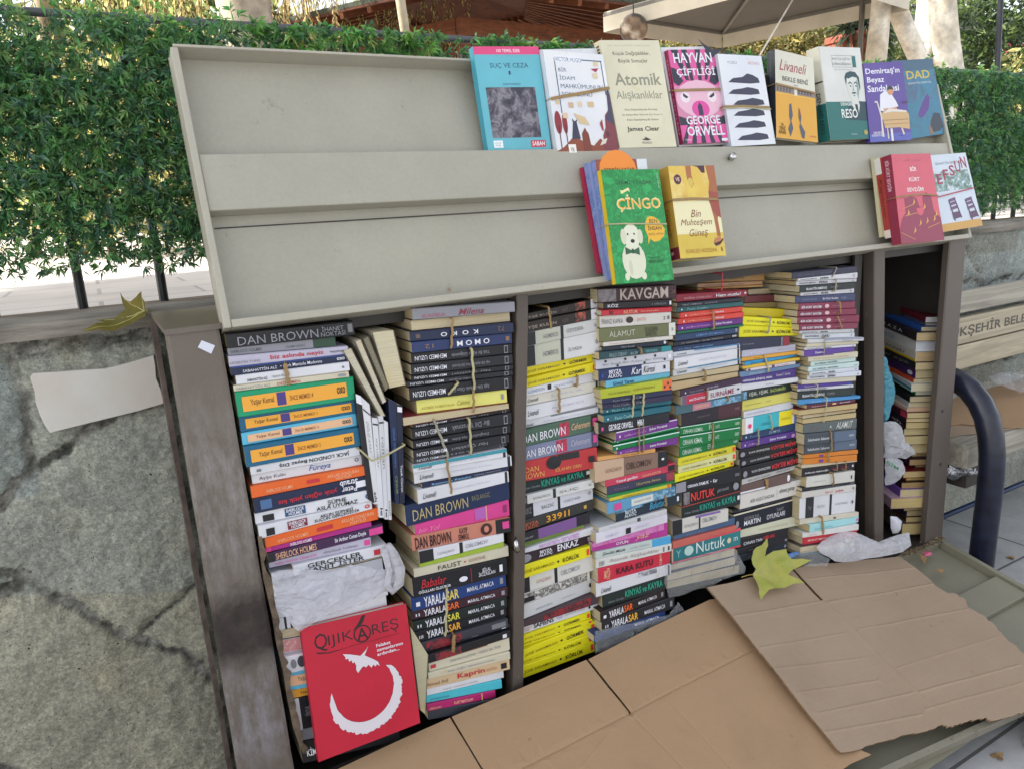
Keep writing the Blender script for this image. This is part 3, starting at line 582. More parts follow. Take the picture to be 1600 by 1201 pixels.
STACKS.append(('leftmost of five middle stacks', .022, [4,
 (62, 222, 490, 130, '2b2422', 'brown black paperback with red flower, upper', [t('-AYŞE KULİN', 0, .42, .22, .66, 'b8a89a'), t('HAYAT', .5, .58, .25, .7, '6a5a50'), ('b', .68, .82, .1, .95, 'redflower'), r(.90, .995, 0, 1, 'w'), t('*W', .945, .98, .35, .65, 'k')]),
 (62, 270, 491, 190, '2b2422', 'brown black paperback with red flower, lower', [t('-AYŞE KULİN', 0, .42, .22, .66, 'b8a89a'), t('HÜZÜN', .5, .58, .25, .7, '6a5a50'), ('b', .68, .82, .1, .95, 'redflower'), r(.90, .995, 0, 1, 'w'), t('*W', .945, .98, .35, .65, 'k')]),
 (65, 332, 492, 247, 'c8c8c6', 'pale grey paperback with black bands', [r(0, .15, .02, .98, 'k'), r(.16, .47, .02, .98, 'b8b8a8'), t('HOMEROS', .25, .44, .3, .62, 'g'), r(.475, .515, 0, 1, 'k'), t('ODYSSEIA', .55, .78, .38, .68, 'g'), t('o', .93, .96, .4, .65, 'g')]),
 (65, 410, 493, 316, 'd2d2d2', 'thick pale grey paperback with black bands', [r(0, .15, .02, .98, 'k'), r(.16, .47, .02, .98, 'bcbcaa'), t('HOMEROS', .25, .44, .35, .58, 'g'), r(.475, .515, 0, 1, 'k'), t('İLYADA', .57, .75, .35, .55, 'g'), t('o', .93, .96, .45, .65, 'g')]),
 (60, 527, 487, 437, 'e0d020', 'bright yellow paperback with brown lettering, upper', yl('GÖRMEK')),
 (60, 594, 482, 493, 'e0d020', 'bright yellow paperback with brown lettering, lower', yl('GÖRMEK')),
 (60, 642, 486, 546, 'w', 'white paperback with blue lettering', [t('LONDON', .06, .27, .3, .66, '8a9ab8'), r(.31, .36, .25, .8, 'k'), t('BEYAZ DİŞ', .40, .66, .3, .62, '8a9ab8')]),
 (60, 690, 495, 598, 'd8d4c8', 'cream paperback with dark right edge', lv('LEYLA')),
 (60, 748, 497, 662, 'w', 'white thick paperback with navy right stripe', lv('BALIKÇI')),
 (56, 828, 510, 728, 'w', 'white paperback topped by a dark strip', [r(.35, 1, .78, 1, 'g'), t('/Livaneli', .04, .14, .15, .5, 'k'), t('BENJAMIN CİSEVERI', .26, .84, .25, .5, 'la'), r(.94, .975, 0, .78, 'nv')]),
 (52, 884, 492, 785, '4d6a58', 'green paperback with large white capitals', [t('DAN BROWN', .0, .55, .2, .72), ('b', .47, .60, .1, .95, 'pinkflower'), t('/Cehennem', .63, .88, .35, .75, 'pe'), r(.90, 1, 0, 1, '2a2a26'), r(.92, .98, .3, .8, 'pi')]),
 (50, 978, 488, 882, '7e84a0', 'slate blue paperback with large white capitals', [t('DAN BROWN', .0, .52, .2, .72), ('b', .44, .58, .1, .95, 'pinkflower'), t('/Cehennem', .63, .88, .35, .75, 'la'), r(.91, .99, 0, 1, '4a4460'), r(.93, .98, .3, .8, 'pi')]),
 (46, 1064, 476, 974, 'c03a3e', 'red thick paperback with black keyhole', [t('-DAN|BROWN', .0, .30, .1, .68, 'e0b060'), ('e', .33, .52, .35, 1.0, 'k'), r(.48, .76, .7, 1, 'k'), t('-SİLAHIN SIRRI', .44, .78, .2, .42, 'e0b060'), r(.88, .96, .35, .65, 'k')]), 5,
 (40, 46, 462, -44, '1d2c2c', 'dark green black paperback with teal capitals', [t('Hakan Günday', .04, .26, .3, .52, 'gg'), t('*KINYAS ve KAYRA', .28, .86, .25, .8, '1f9a80'), r(.90, .95, .4, .7, 'w')]),
 (40, 130, 465, 28, 'd4d4d2', 'grey white paperback with faint lettering', bl_('GONÇAROV', 'SUÇ')),
 (40, 172, 463, 70, 'd6d6de', 'thick white paperback with black square', [r(0, .17, 0, 1, 'k'), t('DOKUZ', .05, .14, .3, .7, 'gg'), t('BALZAC', .28, .45, .35, .6, 'g'), r(.50, .535, 0, 1, 'k'), t('GORİOT BABA', .58, .82, .35, .6, 'gg'), t('o', .93, .97, .45, .7, 'g')]),
 (40, 267, 466, 150, '3a3a38', 'charcoal paperback with orange numerals', [t('*BEYZA|ALKOÇ', .02, .24, .05, .72, 'c06040'), t('*3391I', .34, .66, .2, .82, 'e0a030'), t('1', .86, .9, .4, .75, 'go')]),
 (40, 341, 446, 220, '2b2830', 'black paperback with purple middle', [r(.25, .80, 0, 1, '7a5490'), t('*Gece evi', .02, .17, .35, .65, 'gg')]),
 (40, 388, 410, 284, '76903c', 'olive green paperback with red end', [r(.77, 1, 0, 1, 'rs'), t('kaptan kedi', .1, .3, .3, .6, '506020')]),
 (40, 432, 465, 302, 'w', 'white thin paperback with lilac edge', [('b', .25, .8, .2, .9, 'lilac')]),
 (40, 450, 468, 340, '33222e', 'dark purple paperback with white bold title', [('e', .0, .14, .15, .85, 'gg'), t('*BEYZA|ALKOÇ', .24, .42, .2, .8), t('*ENKAZ', .49, .78, .25, .88), t('1', .91, .95, .35, .8, 'gg')]),
 (40, 527, 440, 406, 'ye', 'bright yellow paperback under the purple one', yl('KÖRLÜK')),
 (40, 596, 460, 450, 'd8d6d0', 'off-white paperback with two black bars', [r(0, .14, .0, .9, 'k'), t('GONÇAROV', .22, .42, .3, .55, 'c09080'), r(.46, .5, 0, 1, 'k'), t('OBLOMOV', .54, .8, .35, .65, 'gg')]),
 (40, 692, 440, 550, 'd5d3cd', 'white paperback with black speckled drawing', [('b', .0, .96, .1, .95, 'inkspots'), r(.02, .2, .1, .6, 'k')]),
 (40, 752, 470, 592, 'd0d0d2', 'thick grey white paperback with black dot', [t('-SPINOZA', .2, .42, .3, .45, 'gg'), t('-ETHİCA 4', .55, .72, .35, .5, 'gg'), ('e', .92, .96, .4, .75, 'k')]),
 (42, 851, 486, 676, '4a3a40', 'dark wedge of a red grey cover', [('b', .3, .9, .1, .9, 'redsmoke')]),
 (40, 868, 487, 720, 'w', 'white paperback with black title', [t('YUVAL NOAH|HARARI', .03, .14, .2, .7, 'c08080'), t('*SAPIENS', .17, .42, .25, .85, '222222'), ('e', .46, .54, .3, .8, 'la'), t('-hayvanlardan tanrılara', .57, .82, .45, .7, 'gg'), ('e', .87, .90, .4, .7, 'k')]),
 (40, 922, 450, 783, 'ye', 'yellow paperback, topmost of the low yellow five', yl('GÖRMEK')),
 (40, 958, 450, 820, 'ye', 'yellow paperback, second of the low yellow five', yl('GÖRMEK')),
 (40, 1005, 476, 838, 'ye', 'yellow paperback, middle of the low yellow five', yl('GÖRMEK')),
 (40, 1065, 453, 905, 'ye', 'yellow paperback, fourth of the low yellow five', yl('KÖRLÜK')),
 (40, 1100, 466, 948, 'ye', 'yellow paperback, bottom of the low yellow five', yl('KÖRLÜK')),
 ('end', 40, 1175, 466, 1012)]))
STACKS.append(('second of five middle stacks', .004, [6,
 (65, 92, 556, 62, '3c2228', 'maroon black thick paperback with large pale capitals', [t('*KAVGAM', .27, .89, .12, .92, 'b8a8a0'), ('b', 0, .22, .05, .95, 'greyface'), t('24', .93, .98, .4, .7, '806060')]),
 (95, 180, 540, 153, 'k', 'black paperback with short white word', [t('*KÖZ', .05, .20, .25, .8), t('-A. KARAASLAN', .68, .9, .3, .6, 'gg'), r(.95, .98, .25, .75, 'W')]),
 (80, 228, 538, 207, 're', 'red thin paperback with cream title', [t('NUTUK', .30, .50, .12, .8, 'pe'), r(.1, .15, .2, .8, '601820'), t('-mustafa', .54, .8, .35, .65, 'pe')]),
 (75, 264, 526, 238, 'd4d0ca', 'pale paperback with dark animal mark', [t('FRANZ KAFKA', .02, .31, .3, .68, 'g'), ('e', .35, .45, .25, .8, '3a2622'), t('ŞATO', .50, .63, .3, .66, 'd08a70'), t('2', .88, .91, .35, .65, 'k'), t('*8', .94, .97, .35, .7, 'k')]),
 (68, 346, 557, 306, '6f7350', 'olive thick paperback with white right end', [t('-ALAMUT', .12, .45, .3, .72, 'c8c8b8'), t('*VLADIMIR|BARTOL', .58, .76, .1, .82, '4a4a36'), r(.91, 1, 0, 1, 'd8d8d2'), t('2', .94, .97, .4, .6, 'k')]),
 (95, 436, 541, 391, 'd8d4cc', 'white thin paperback with faint red text', [t('Dostoyevski Suç ve Ceza bütün eserleri', .08, .72, .25, .7, 'c09090')]),
 (78, 464, 515, 418, '23293a', 'dark navy thin paperback', [t('*Fikri Kıyak', .28, .48, .2, .68, 'gg'), ('e', .93, .97, .3, .85, 'W')]),
 (62, 498, 536, 457, '2c4c54', 'dark teal thin paperback', [t('PAULO COELHO', .13, .36, .2, .7, '9ab0b4'), t('ELİF', .42, .52, .2, .7, '9ab0b4'), t('VERONIKA', .62, .8, .2, .7, '6ab0b0'), r(.86, 1, 0, 1, '2a8a90')]),
 (52, 547, 536, 487, 'c8c8d0', 'white paperback patterned with black dots', [('e', .1, .13, .6, .85, 'k'), ('e', .35, .38, .6, .85, 'k'), ('e', .48, .51, .65, .9, 'k'), ('e', .74, .77, .6, .85, 'k'), ('e', .6, .63, .05, .28, 'k'), ('e', .25, .28, .08, .3, 'k'), ('e', .87, .9, .15, .4, 'k'), t('Bir Kedi Bir Adam Bir Ölüm', .08, .88, .3, .55, 'gg'), r(.93, .97, .3, .7, 'W')]),
 (60, 617, 526, 556, '27345e', 'navy and white paperback with black script', [r(.59, 1, 0, 1, 'd0d0d8'), t('*BEYZA|ALKOÇ', .12, .31, .1, .9), t('/Kar', .44, .58, .2, .85), t('/Küresi', .61, .78, .2, .85, 'k'), r(.03, .06, .3, .65, 'bl'), t('1', .9, .93, .35, .7, 'k')]),
 (105, 680, 528, 621, '6db7d4', 'light blue paperback with navy lettering', [t('*Gönül Yarası', .10, .42, .15, .7, '24406a')]),
 (82, 741, 531, 668, 'b7bf36', 'lime paperback with red dotted end', [r(.86, 1, 0, 1, 'e07040'), t('KÜÇÜK KARA BALIK', .10, .40, .28, .6, '6a7020'), t('ÇEVİREN', .44, .74, .35, .65, '8a5020'), ('e', .88, .9, .2, .5, 'k'), ('e', .93, .95, .5, .8, 'k'), ('e', .96, .98, .1, .4, 'k')]),
 (90, 802, 535, 735, '2c3350', 'navy paperback tied with neighbours', [t('Paulo Coelho', .14, .38, .2, .6, 'gg'), t('ZÜMYA', .46, .60, .2, .75, 'gg')]),
 (95, 835, 535, 770, '35304c', 'dark violet paperback tied with neighbours', [t('Paulo Coelho', .14, .38, .2, .6, 'gg'), t('ZÜMYA', .46, .60, .2, .75, 'gg')]),
 (95, 864, 531, 801, '2b6a78', 'teal paperback with pale script, upper', [('e', .04, .06, .3, .6, 'W'), t('Paulo Coelho', .12, .42, .2, .7, '9ac8cc')]),
 (97, 908, 531, 841, '2b6a78', 'teal paperback with pale script, lower', [('e', .04, .06, .3, .6, 'W'), t('Paulo Coelho', .15, .42, .2, .7, '9ac8cc')]),
 (70, 956, 512, 880, '24282e', 'black paperback with white and grey capitals', [r(.03, .06, .3, .6, 'pi'), t('*GEORGE ORWELL', .13, .47, .2, .72), t('*!1984', .53, .62, .2, .78)]),
 (170, 1010, 578, 930, 'vi', 'purple paperback with white lettering, upper', [r(0, 1, .9, 1, 'w'), ('e', .04, .06, .3, .6, 'W'), t('José Mauro de Vasconcelos', .12, .47, .25, .55, 'd0a0d8'), t('*Şeker Portakalı', .52, .82, .3, .7)]),
 (158, 1070, 582, 977, '107a44', 'green thin paperback with pale edge, upper', [r(0, 1, .82, .98, 'mi'), ('e', .04, .06, .2, .6, 'W')]),
 (158, 1099, 582, 1007, '107a44', 'green thin paperback with pale edge, lower', [r(0, 1, .82, .98, 'mi'), ('e', .04, .06, .2, .6, 'W')]),
 (178, 1132, 580, 1038, 'vi', 'purple paperback with white lettering, lower', [('e', .04, .06, .3, .6, 'W'), t('José Mauro de', .12, .33, .25, .55, 'd0a0d8'), t('*Şeker Portakalı', .52, .80, .3, .7)]), 7,
 (58, 54, 398, -2, 'd8a060', 'peach orange thin paperback', [t('tanrı kent', .4, .7, .3, .6, '805030')]),
 (35, 84, 470, 12, '8a6e60', 'thick brown paperback with black end', [r(0, .39, 0, 1, 'c4a68c'), t('GONÇAROV', .14, .36, .32, .56, '8a6a58'), t('OBLOMOV', .42, .77, .3, .68, '3a2a26'), r(.865, 1, 0, 1, 'k'), ('e', .91, .95, .45, .6, 'W')]),
 (95, 196, 526, 88, 'c8405a', 'raspberry paperback with white lettering', [t('*Yüzsel gerilim', .14, .44, .2, .7), t('DİLHAN KENTER', .51, .78, .25, .65, 'pe'), r(.89, .99, .15, .85, 'k')]),
 (108, 231, 517, 140, '3f4058', 'grey navy paperback with red end', [t('Uçurtma Avcısı', .42, .78, .3, .7, 'c8b070'), t('Khaled', .1, .3, .35, .65, '806080'), r(.88, 1, 0, 1, '9a3a48')]),
 (118, 287, 515, 197, '2f8a4a', 'green very thin paperback', []),
 (130, 303, 494, 205, 'd8c83c', 'yellow paperback between green and blue', [t('DENEMELER MONTAIGNE', .2, .66, .25, .6, '8a7a20'), r(.93, .98, .2, .8, 'or')]),
 (110, 333, 522, 230, '5f9ac0', 'blue paperback with white striped panel', [r(.1, .20, .2, .8, 'pi'), r(.34, .66, .15, .85, 'd0d4d0'), t('-anayurt oteli', .38, .62, .35, .65, 'g'), ('b', .66, 1, .02, .98, 'bluewave')]),
 (160, 378, 560, 262, '243240', 'dark slate paperback with blue script', [t('*BEYZA|ALKOÇ', .12, .30, .1, .75, 'd8e0e8'), t('/Bulutlar', .50, .74, .25, .85, '50b0d8'), ('b', 0, .4, .75, .99, 'bluewave'), t('1', .93, .96, .3, .7, 'W')]),
 (60, 482, 471, 365, 'd0d0d4', 'white paperback with small black mark', [t('-İçimizdeki Şeytan', .15, .8, .3, .6, 'gg'), r(.55, .60, .1, .8, 'k')]),
 (45, 514, 473, 395, 'd8d4e0', 'pale lilac paperback with black blot', [r(.4, .47, .1, .7, 'k'), t('ÇANKIRI', .52, .72, .3, .6, 'la'), t('HAMLET', .12, .3, .3, .6, 'la')]),
 (25, 574, 468, 438, 'b43a92', 'bright magenta thick paperback', [('b', .0, .95, .5, .95, 'pinkhaze'), t('*OYUN', .30, .46, .15, .42, 'W'), t('/yaz', .55, .75, .15, .5, 'pe')]),
 (45, 630, 491, 524, 'c4d0cc', 'mint white paperback with blue end', [t('/Şimdiki Müzik', .08, .38, .25, .75, 'k'), t('-yeniden düşünmek', .44, .7, .35, .65, 'gg'), r(.74, 1, .0, 1, '4aa0d0')]),
 (48, 674, 493, 572, 'd8d8d4', 'white paperback with brown title', [t('IIII', .04, .1, .2, .7, 'g'), t('Atomik Alışkanlıklar', .17, .83, .25, .75, 'a89898'), r(.88, .9, .2, .8, 'g'), r(.95, .97, .25, .8, 'k')]),
 (55, 730, 490, 618, 'cc3048', 'red thick paperback with black block capitals', [t('*EMRE|YALÇIN', .07, .16, .12, .9, 'pe', 90), t('*KARA KUTU', .24, .75, .28, .74, '30141c'), t('ROMAN', .84, .88, .1, .9, 'pe', 90)]),
 (48, 822, 491, 696, 'd4d4da', 'white paperback with black signature', [('b', .55, .8, .6, .98, 'greysmoke'), t('/Livaneli', .06, .19, .2, .6, 'k'), r(.955, .98, 0, 1, 'k')]),
 (88, 892, 463, 765, '23302e', 'dark green black paperback with green capitals', [t('Hakan Günday', .08, .32, .2, .42, 'gg'), t('*KINYAS ve KAYRA', .34, .93, .3, .82, '2fa488')]),
 (65, 988, 466, 848, '2a2326', 'black paperback with orange ended title, upper', ya('I', 'or')),
 (78, 1052, 517, 893, '25262c', 'black paperback with orange ended title, lower', ya('II', 'e8b040')),
 (28, 1128, 466, 985, '27407a', 'blue paperback peeping from below', [t('MARAL ATMACA', .55, .9, .4, .75)]),
 ('end', 30, 1165, 470, 1020)]))
STACKS.append(('central of five middle stacks', .012, [8,
 (250, 108, 724, 65, 'a8804c', 'tan orange paperback tied on top', [t('SERVET-İ FÜNUN', .1, .36, .3, .6, '6a4a28'), t('Yusufçuk Kale', .46, .7, .3, .6, '6a4a28')], {'y': .05}),
 (262, 147, 720, 130, 'b08868', 'pinkish tan thin paperback', [t('KÖR BAYKUŞ', .1, .34, .25, .65, '6a4a38'), t('Sadık Hidayet', .46, .7, .25, .65, '6a4a38')], {'y': .05}),
 (270, 178, 714, 155, 'b88c54', 'light orange thin paperback', [t('KÖR BAYKUŞ', .1, .34, .25, .65, '6a4a28'), t('Sadık Hidayet', .46, .7, .25, .65, '6a4a28')], {'y': .05}),
 (113, 222, 617, 192, '8a1f34', 'crimson paperback with white lettering', [t('DOĞAN CÜCELOĞLU', .10, .48, .28, .62, 'd8a0a8'), t('*Hem mutlu?', .54, .90, .25, .72), ('e', .95, .98, .4, .7, 'W')]),
 (125, 282, 577, 244, '1c2030', 'black thin paperback with white capitals', [t('*YENİ OSMANLI', .06, .36, .2, .7, 'gg'), t('GÜNCE', .4, .6, .2, .6, 'gg')]),
 (130, 310, 576, 270, '2a6064', 'dark teal paperback with pale script', [('e', .05, .07, .3, .6, 'W'), t('Paulo Coelho', .14, .45, .25, .65, '8ab8b8')]),
 (150, 352, 574, 307, 'd4463c', 'red orange paperback, upper of two', [('e', .07, .09, .3, .6, 'W'), t('José Mauro de Vasconcelos', .14, .5, .25, .6, 'e8a890'), t('*Kardeş', .55, .68, .25, .65)]),
 (138, 396, 578, 344, 'd4463c', 'red orange paperback, lower of two', [('e', .07, .09, .3, .6, 'W'), t('José Mauro de Vasconcelos', .14, .5, .25, .6, 'e8a890'), t('*Güneşi', .55, .68, .25, .65)]),
 (125, 437, 582, 380, '6c2c84', 'purple paperback with white lettering', [('e', .05, .07, .3, .6, 'W'), t('José Mauro de Vasconcelos', .12, .48, .25, .6, 'd0a0d8'), t('*Şeker Portakalı', .56, .82, .25, .65)]),
 (118, 480, 588, 427, '1e6a4a', 'green thin paperback under purple', []),
 (115, 500, 546, 452, '2c4468', 'slate blue paperback with pale lettering', [t('LEMAN (ROMAN)', .32, .74, .25, .65, '6a94c8'), r(.94, .97, .3, .9, 'gg')]),
 (100, 555, 546, 491, '23252e', 'black paperback with white lettering', [t('*J.D. SALINGER • Çavdar Tarlasında', .10, .75, .25, .65, 'gg'), t('*oxo', .90, .97, .3, .7)]),
 (100, 590, 542, 527, '243354', 'dark blue paperback with blue lettering', [t('*H.G. WELLS  ZAMAN MAKİNESİ', .08, .60, .25, .6, '6f9cc8')]),
 (100, 626, 556, 563, 'cfd2d8', 'white paperback with blue top edge', [r(.3, 1, .75, 1, '3a78a8')]+lv('SERENAD')),
 (97, 667, 571, 598, 'dadae0', 'thick white paperback with navy stripe', lv('HUZURSUZLUK')),
 (90, 742, 571, 665, 'd0d4d8', 'white paperback with sky blue edge', [r(.2, 1, .75, 1, '4a90b8')]+lv('KAPLAN')),
 (80, 792, 556, 710, 'p', 'cream page side of a tied paperback', 'P'),
 (80, 830, 556, 757, 'd0b890', 'tan page side of a tied paperback', 'P'),
 (145, 888, 578, 798, '3f2a44', 'dark purple paperback with silver lettering', [('e', .06, .08, .3, .6, 'W'), t('Paulo Coelho', .14, .36, .3, .6, 'gg'), t('ZAHİR', .42, .60, .3, .68, 'la')]),
 (150, 928, 578, 838, 'd4d4d8', 'white and red paperback with plum capitals', [r(.0, .07, 0, 1, '6a5a70'), r(.07, .41, .02, .98, 'b82a48'), t('*HASTİNGS PALE', .11, .37, .32, .64), t('SURNÂME', .46, .87, .18, .82, '8a3050'), ('e', .92, .96, .4, .6, 'k')]),
 (120, 998, 579, 911, '4a6a74', 'grey teal paperback with pink patch', [r(.24, .50, .1, .85, 'b87a8c'), ('b', .5, .95, .1, .9, 'bluewave'), t('SERENAD', .27, .47, .3, .65, 'pe')]),
 (148, 1052, 579, 952, '2c2630', 'black and maroon thick paperback', [r(.6, 1, 0, 1, '4a2630'), t('-HİSARCILAR', .25, .45, .45, .6, '7a6a70'), t('-roman', .88, .96, .45, .6, 'a08080')]), 9,
 (150, 77, 562, 8, '0f7a40', 'green paperback, topmost of the green three', [r(0, 1, .93, 1, 'mi'), t('ORHAN KEMAL', .04, .36, .2, .66, 'cfe0d0'), t('EV', .46, .51, .25, .8, 'cfe0d0'), t('LATİ', .57, .63, .3, .7, 'cfe0d0'), t('oxo', .9, .97, .3, .6, 'cfe0d0')]),
 (145, 141, 561, 73, '0f7a40', 'green paperback, middle of the green three', [r(0, 1, .93, 1, 'mi'), t('ORHAN KEMAL', .04, .36, .2, .66, 'cfe0d0'), t('EV', .46, .51, .25, .8, 'cfe0d0'), t('LATİ', .57, .63, .3, .7, 'cfe0d0'), t('oxo', .9, .97, .3, .6, 'cfe0d0')]),
 (135, 211, 558, 140, '0f7a40', 'green paperback, lowest of the green three', [r(0, 1, .93, 1, 'mi'), t('ORHAN KEMAL', .04, .36, .2, .66, 'cfe0d0'), t('EV A', .46, .56, .25, .8, 'cfe0d0'), t('oxo', .9, .97, .3, .6, 'cfe0d0')]),
 (130, 291, 532, 199, 'dcd234', 'yellow paperback, topmost of the yellow three', yl('KÖRLÜK')),
 (130, 349, 535, 248, 'd9d69a', 'pale yellow paperback, middle of yellow three', yl('KÖRLÜK')),
 (102, 402, 524, 308, 'ye', 'vivid yellow paperback, lowest of yellow three', yl('KÖRLÜK')),
 (115, 468, 566, 345, '1f1f26', 'black paperback with white left end', [r(0, .15, .02, .98, 'gg'), t('*ORHAN PAMUK  •  Kar', .17, .62, .3, .58), t('*oxo', .9, .97, .4, .6, 'gg')]),
 (158, 522, 567, 438, '1e1b20', 'black thick paperback with red bold title', [('b', .02, .12, .1, .9, 'greyface'), t('*NUTUK', .14, .54, .22, .8, 'e0403c'), t('/gazi mustafa', .58, .78, .35, .7, 'gg'), ('e', .86, .96, .25, .85, 'gg')]),
 (155, 628, 567, 515, '1d2a2c', 'dark green black paperback with teal capitals', [r(0, 1, .95, 1, 'rs'), t('Hakan Günday', .04, .28, .25, .5, 'gg'), t('*KINYAS ve KAYRA', .29, .91, .28, .78, '2a9c88'), r(.94, .98, .4, .7, 'w')]),
 (95, 728, 476, 638, 'd0ccc4', 'off-white paperback with black square', [r(0, .17, 0, 1, 'k'), t('GONÇAROV', .2, .44, .3, .55, 'gg'), r(.46, .49, 0, 1, 'k'), t('OBLOMOV', .52, .78, .4, .7, 'g'), r(.4, .85, .85, 1, '7a5aa0')]),
 (95, 826, 526, 704, '4a6486', 'slate blue thin paperback', [t('-azra kohen', .2, .5, .3, .6, 'gg')]),
 (88, 872, 542, 758, 'c8685c', 'salmon red thin paperback', []),
 (88, 906, 563, 770, '2f7f86', 'teal thick paperback with red dotted border', [r(0, 1, .86, 1, 'd84a58'), r(0, 1, 0, .1, 'd84a58'), r(.0, .02, 0, 1, 'e0b0a0'), t('Nutuk', .34, .76, .25, .85, 'd8e4e0'), ('e', .17, .30, .25, .8, 'b8d4d0'), ('e', .79, .85, .35, .65, 'd8c8a8'), t('m', .89, .95, .4, .6, 'd8e4e0'), t('Y', .06, .12, .3, .7, '9ac4c4')]),
 (52, 1040, 526, 915, 'p', 'plastic wrapped paperback showing cream pages, upper', 'P'),
 (50, 1092, 540, 975, 'd4c6a8', 'plastic wrapped paperback showing cream pages, middle', 'P'),
 (55, 1142, 560, 1030, 'p', 'plastic wrapped paperback showing cream pages, lower', 'P'),
 ('end', 60, 1195, 570, 1088)]))
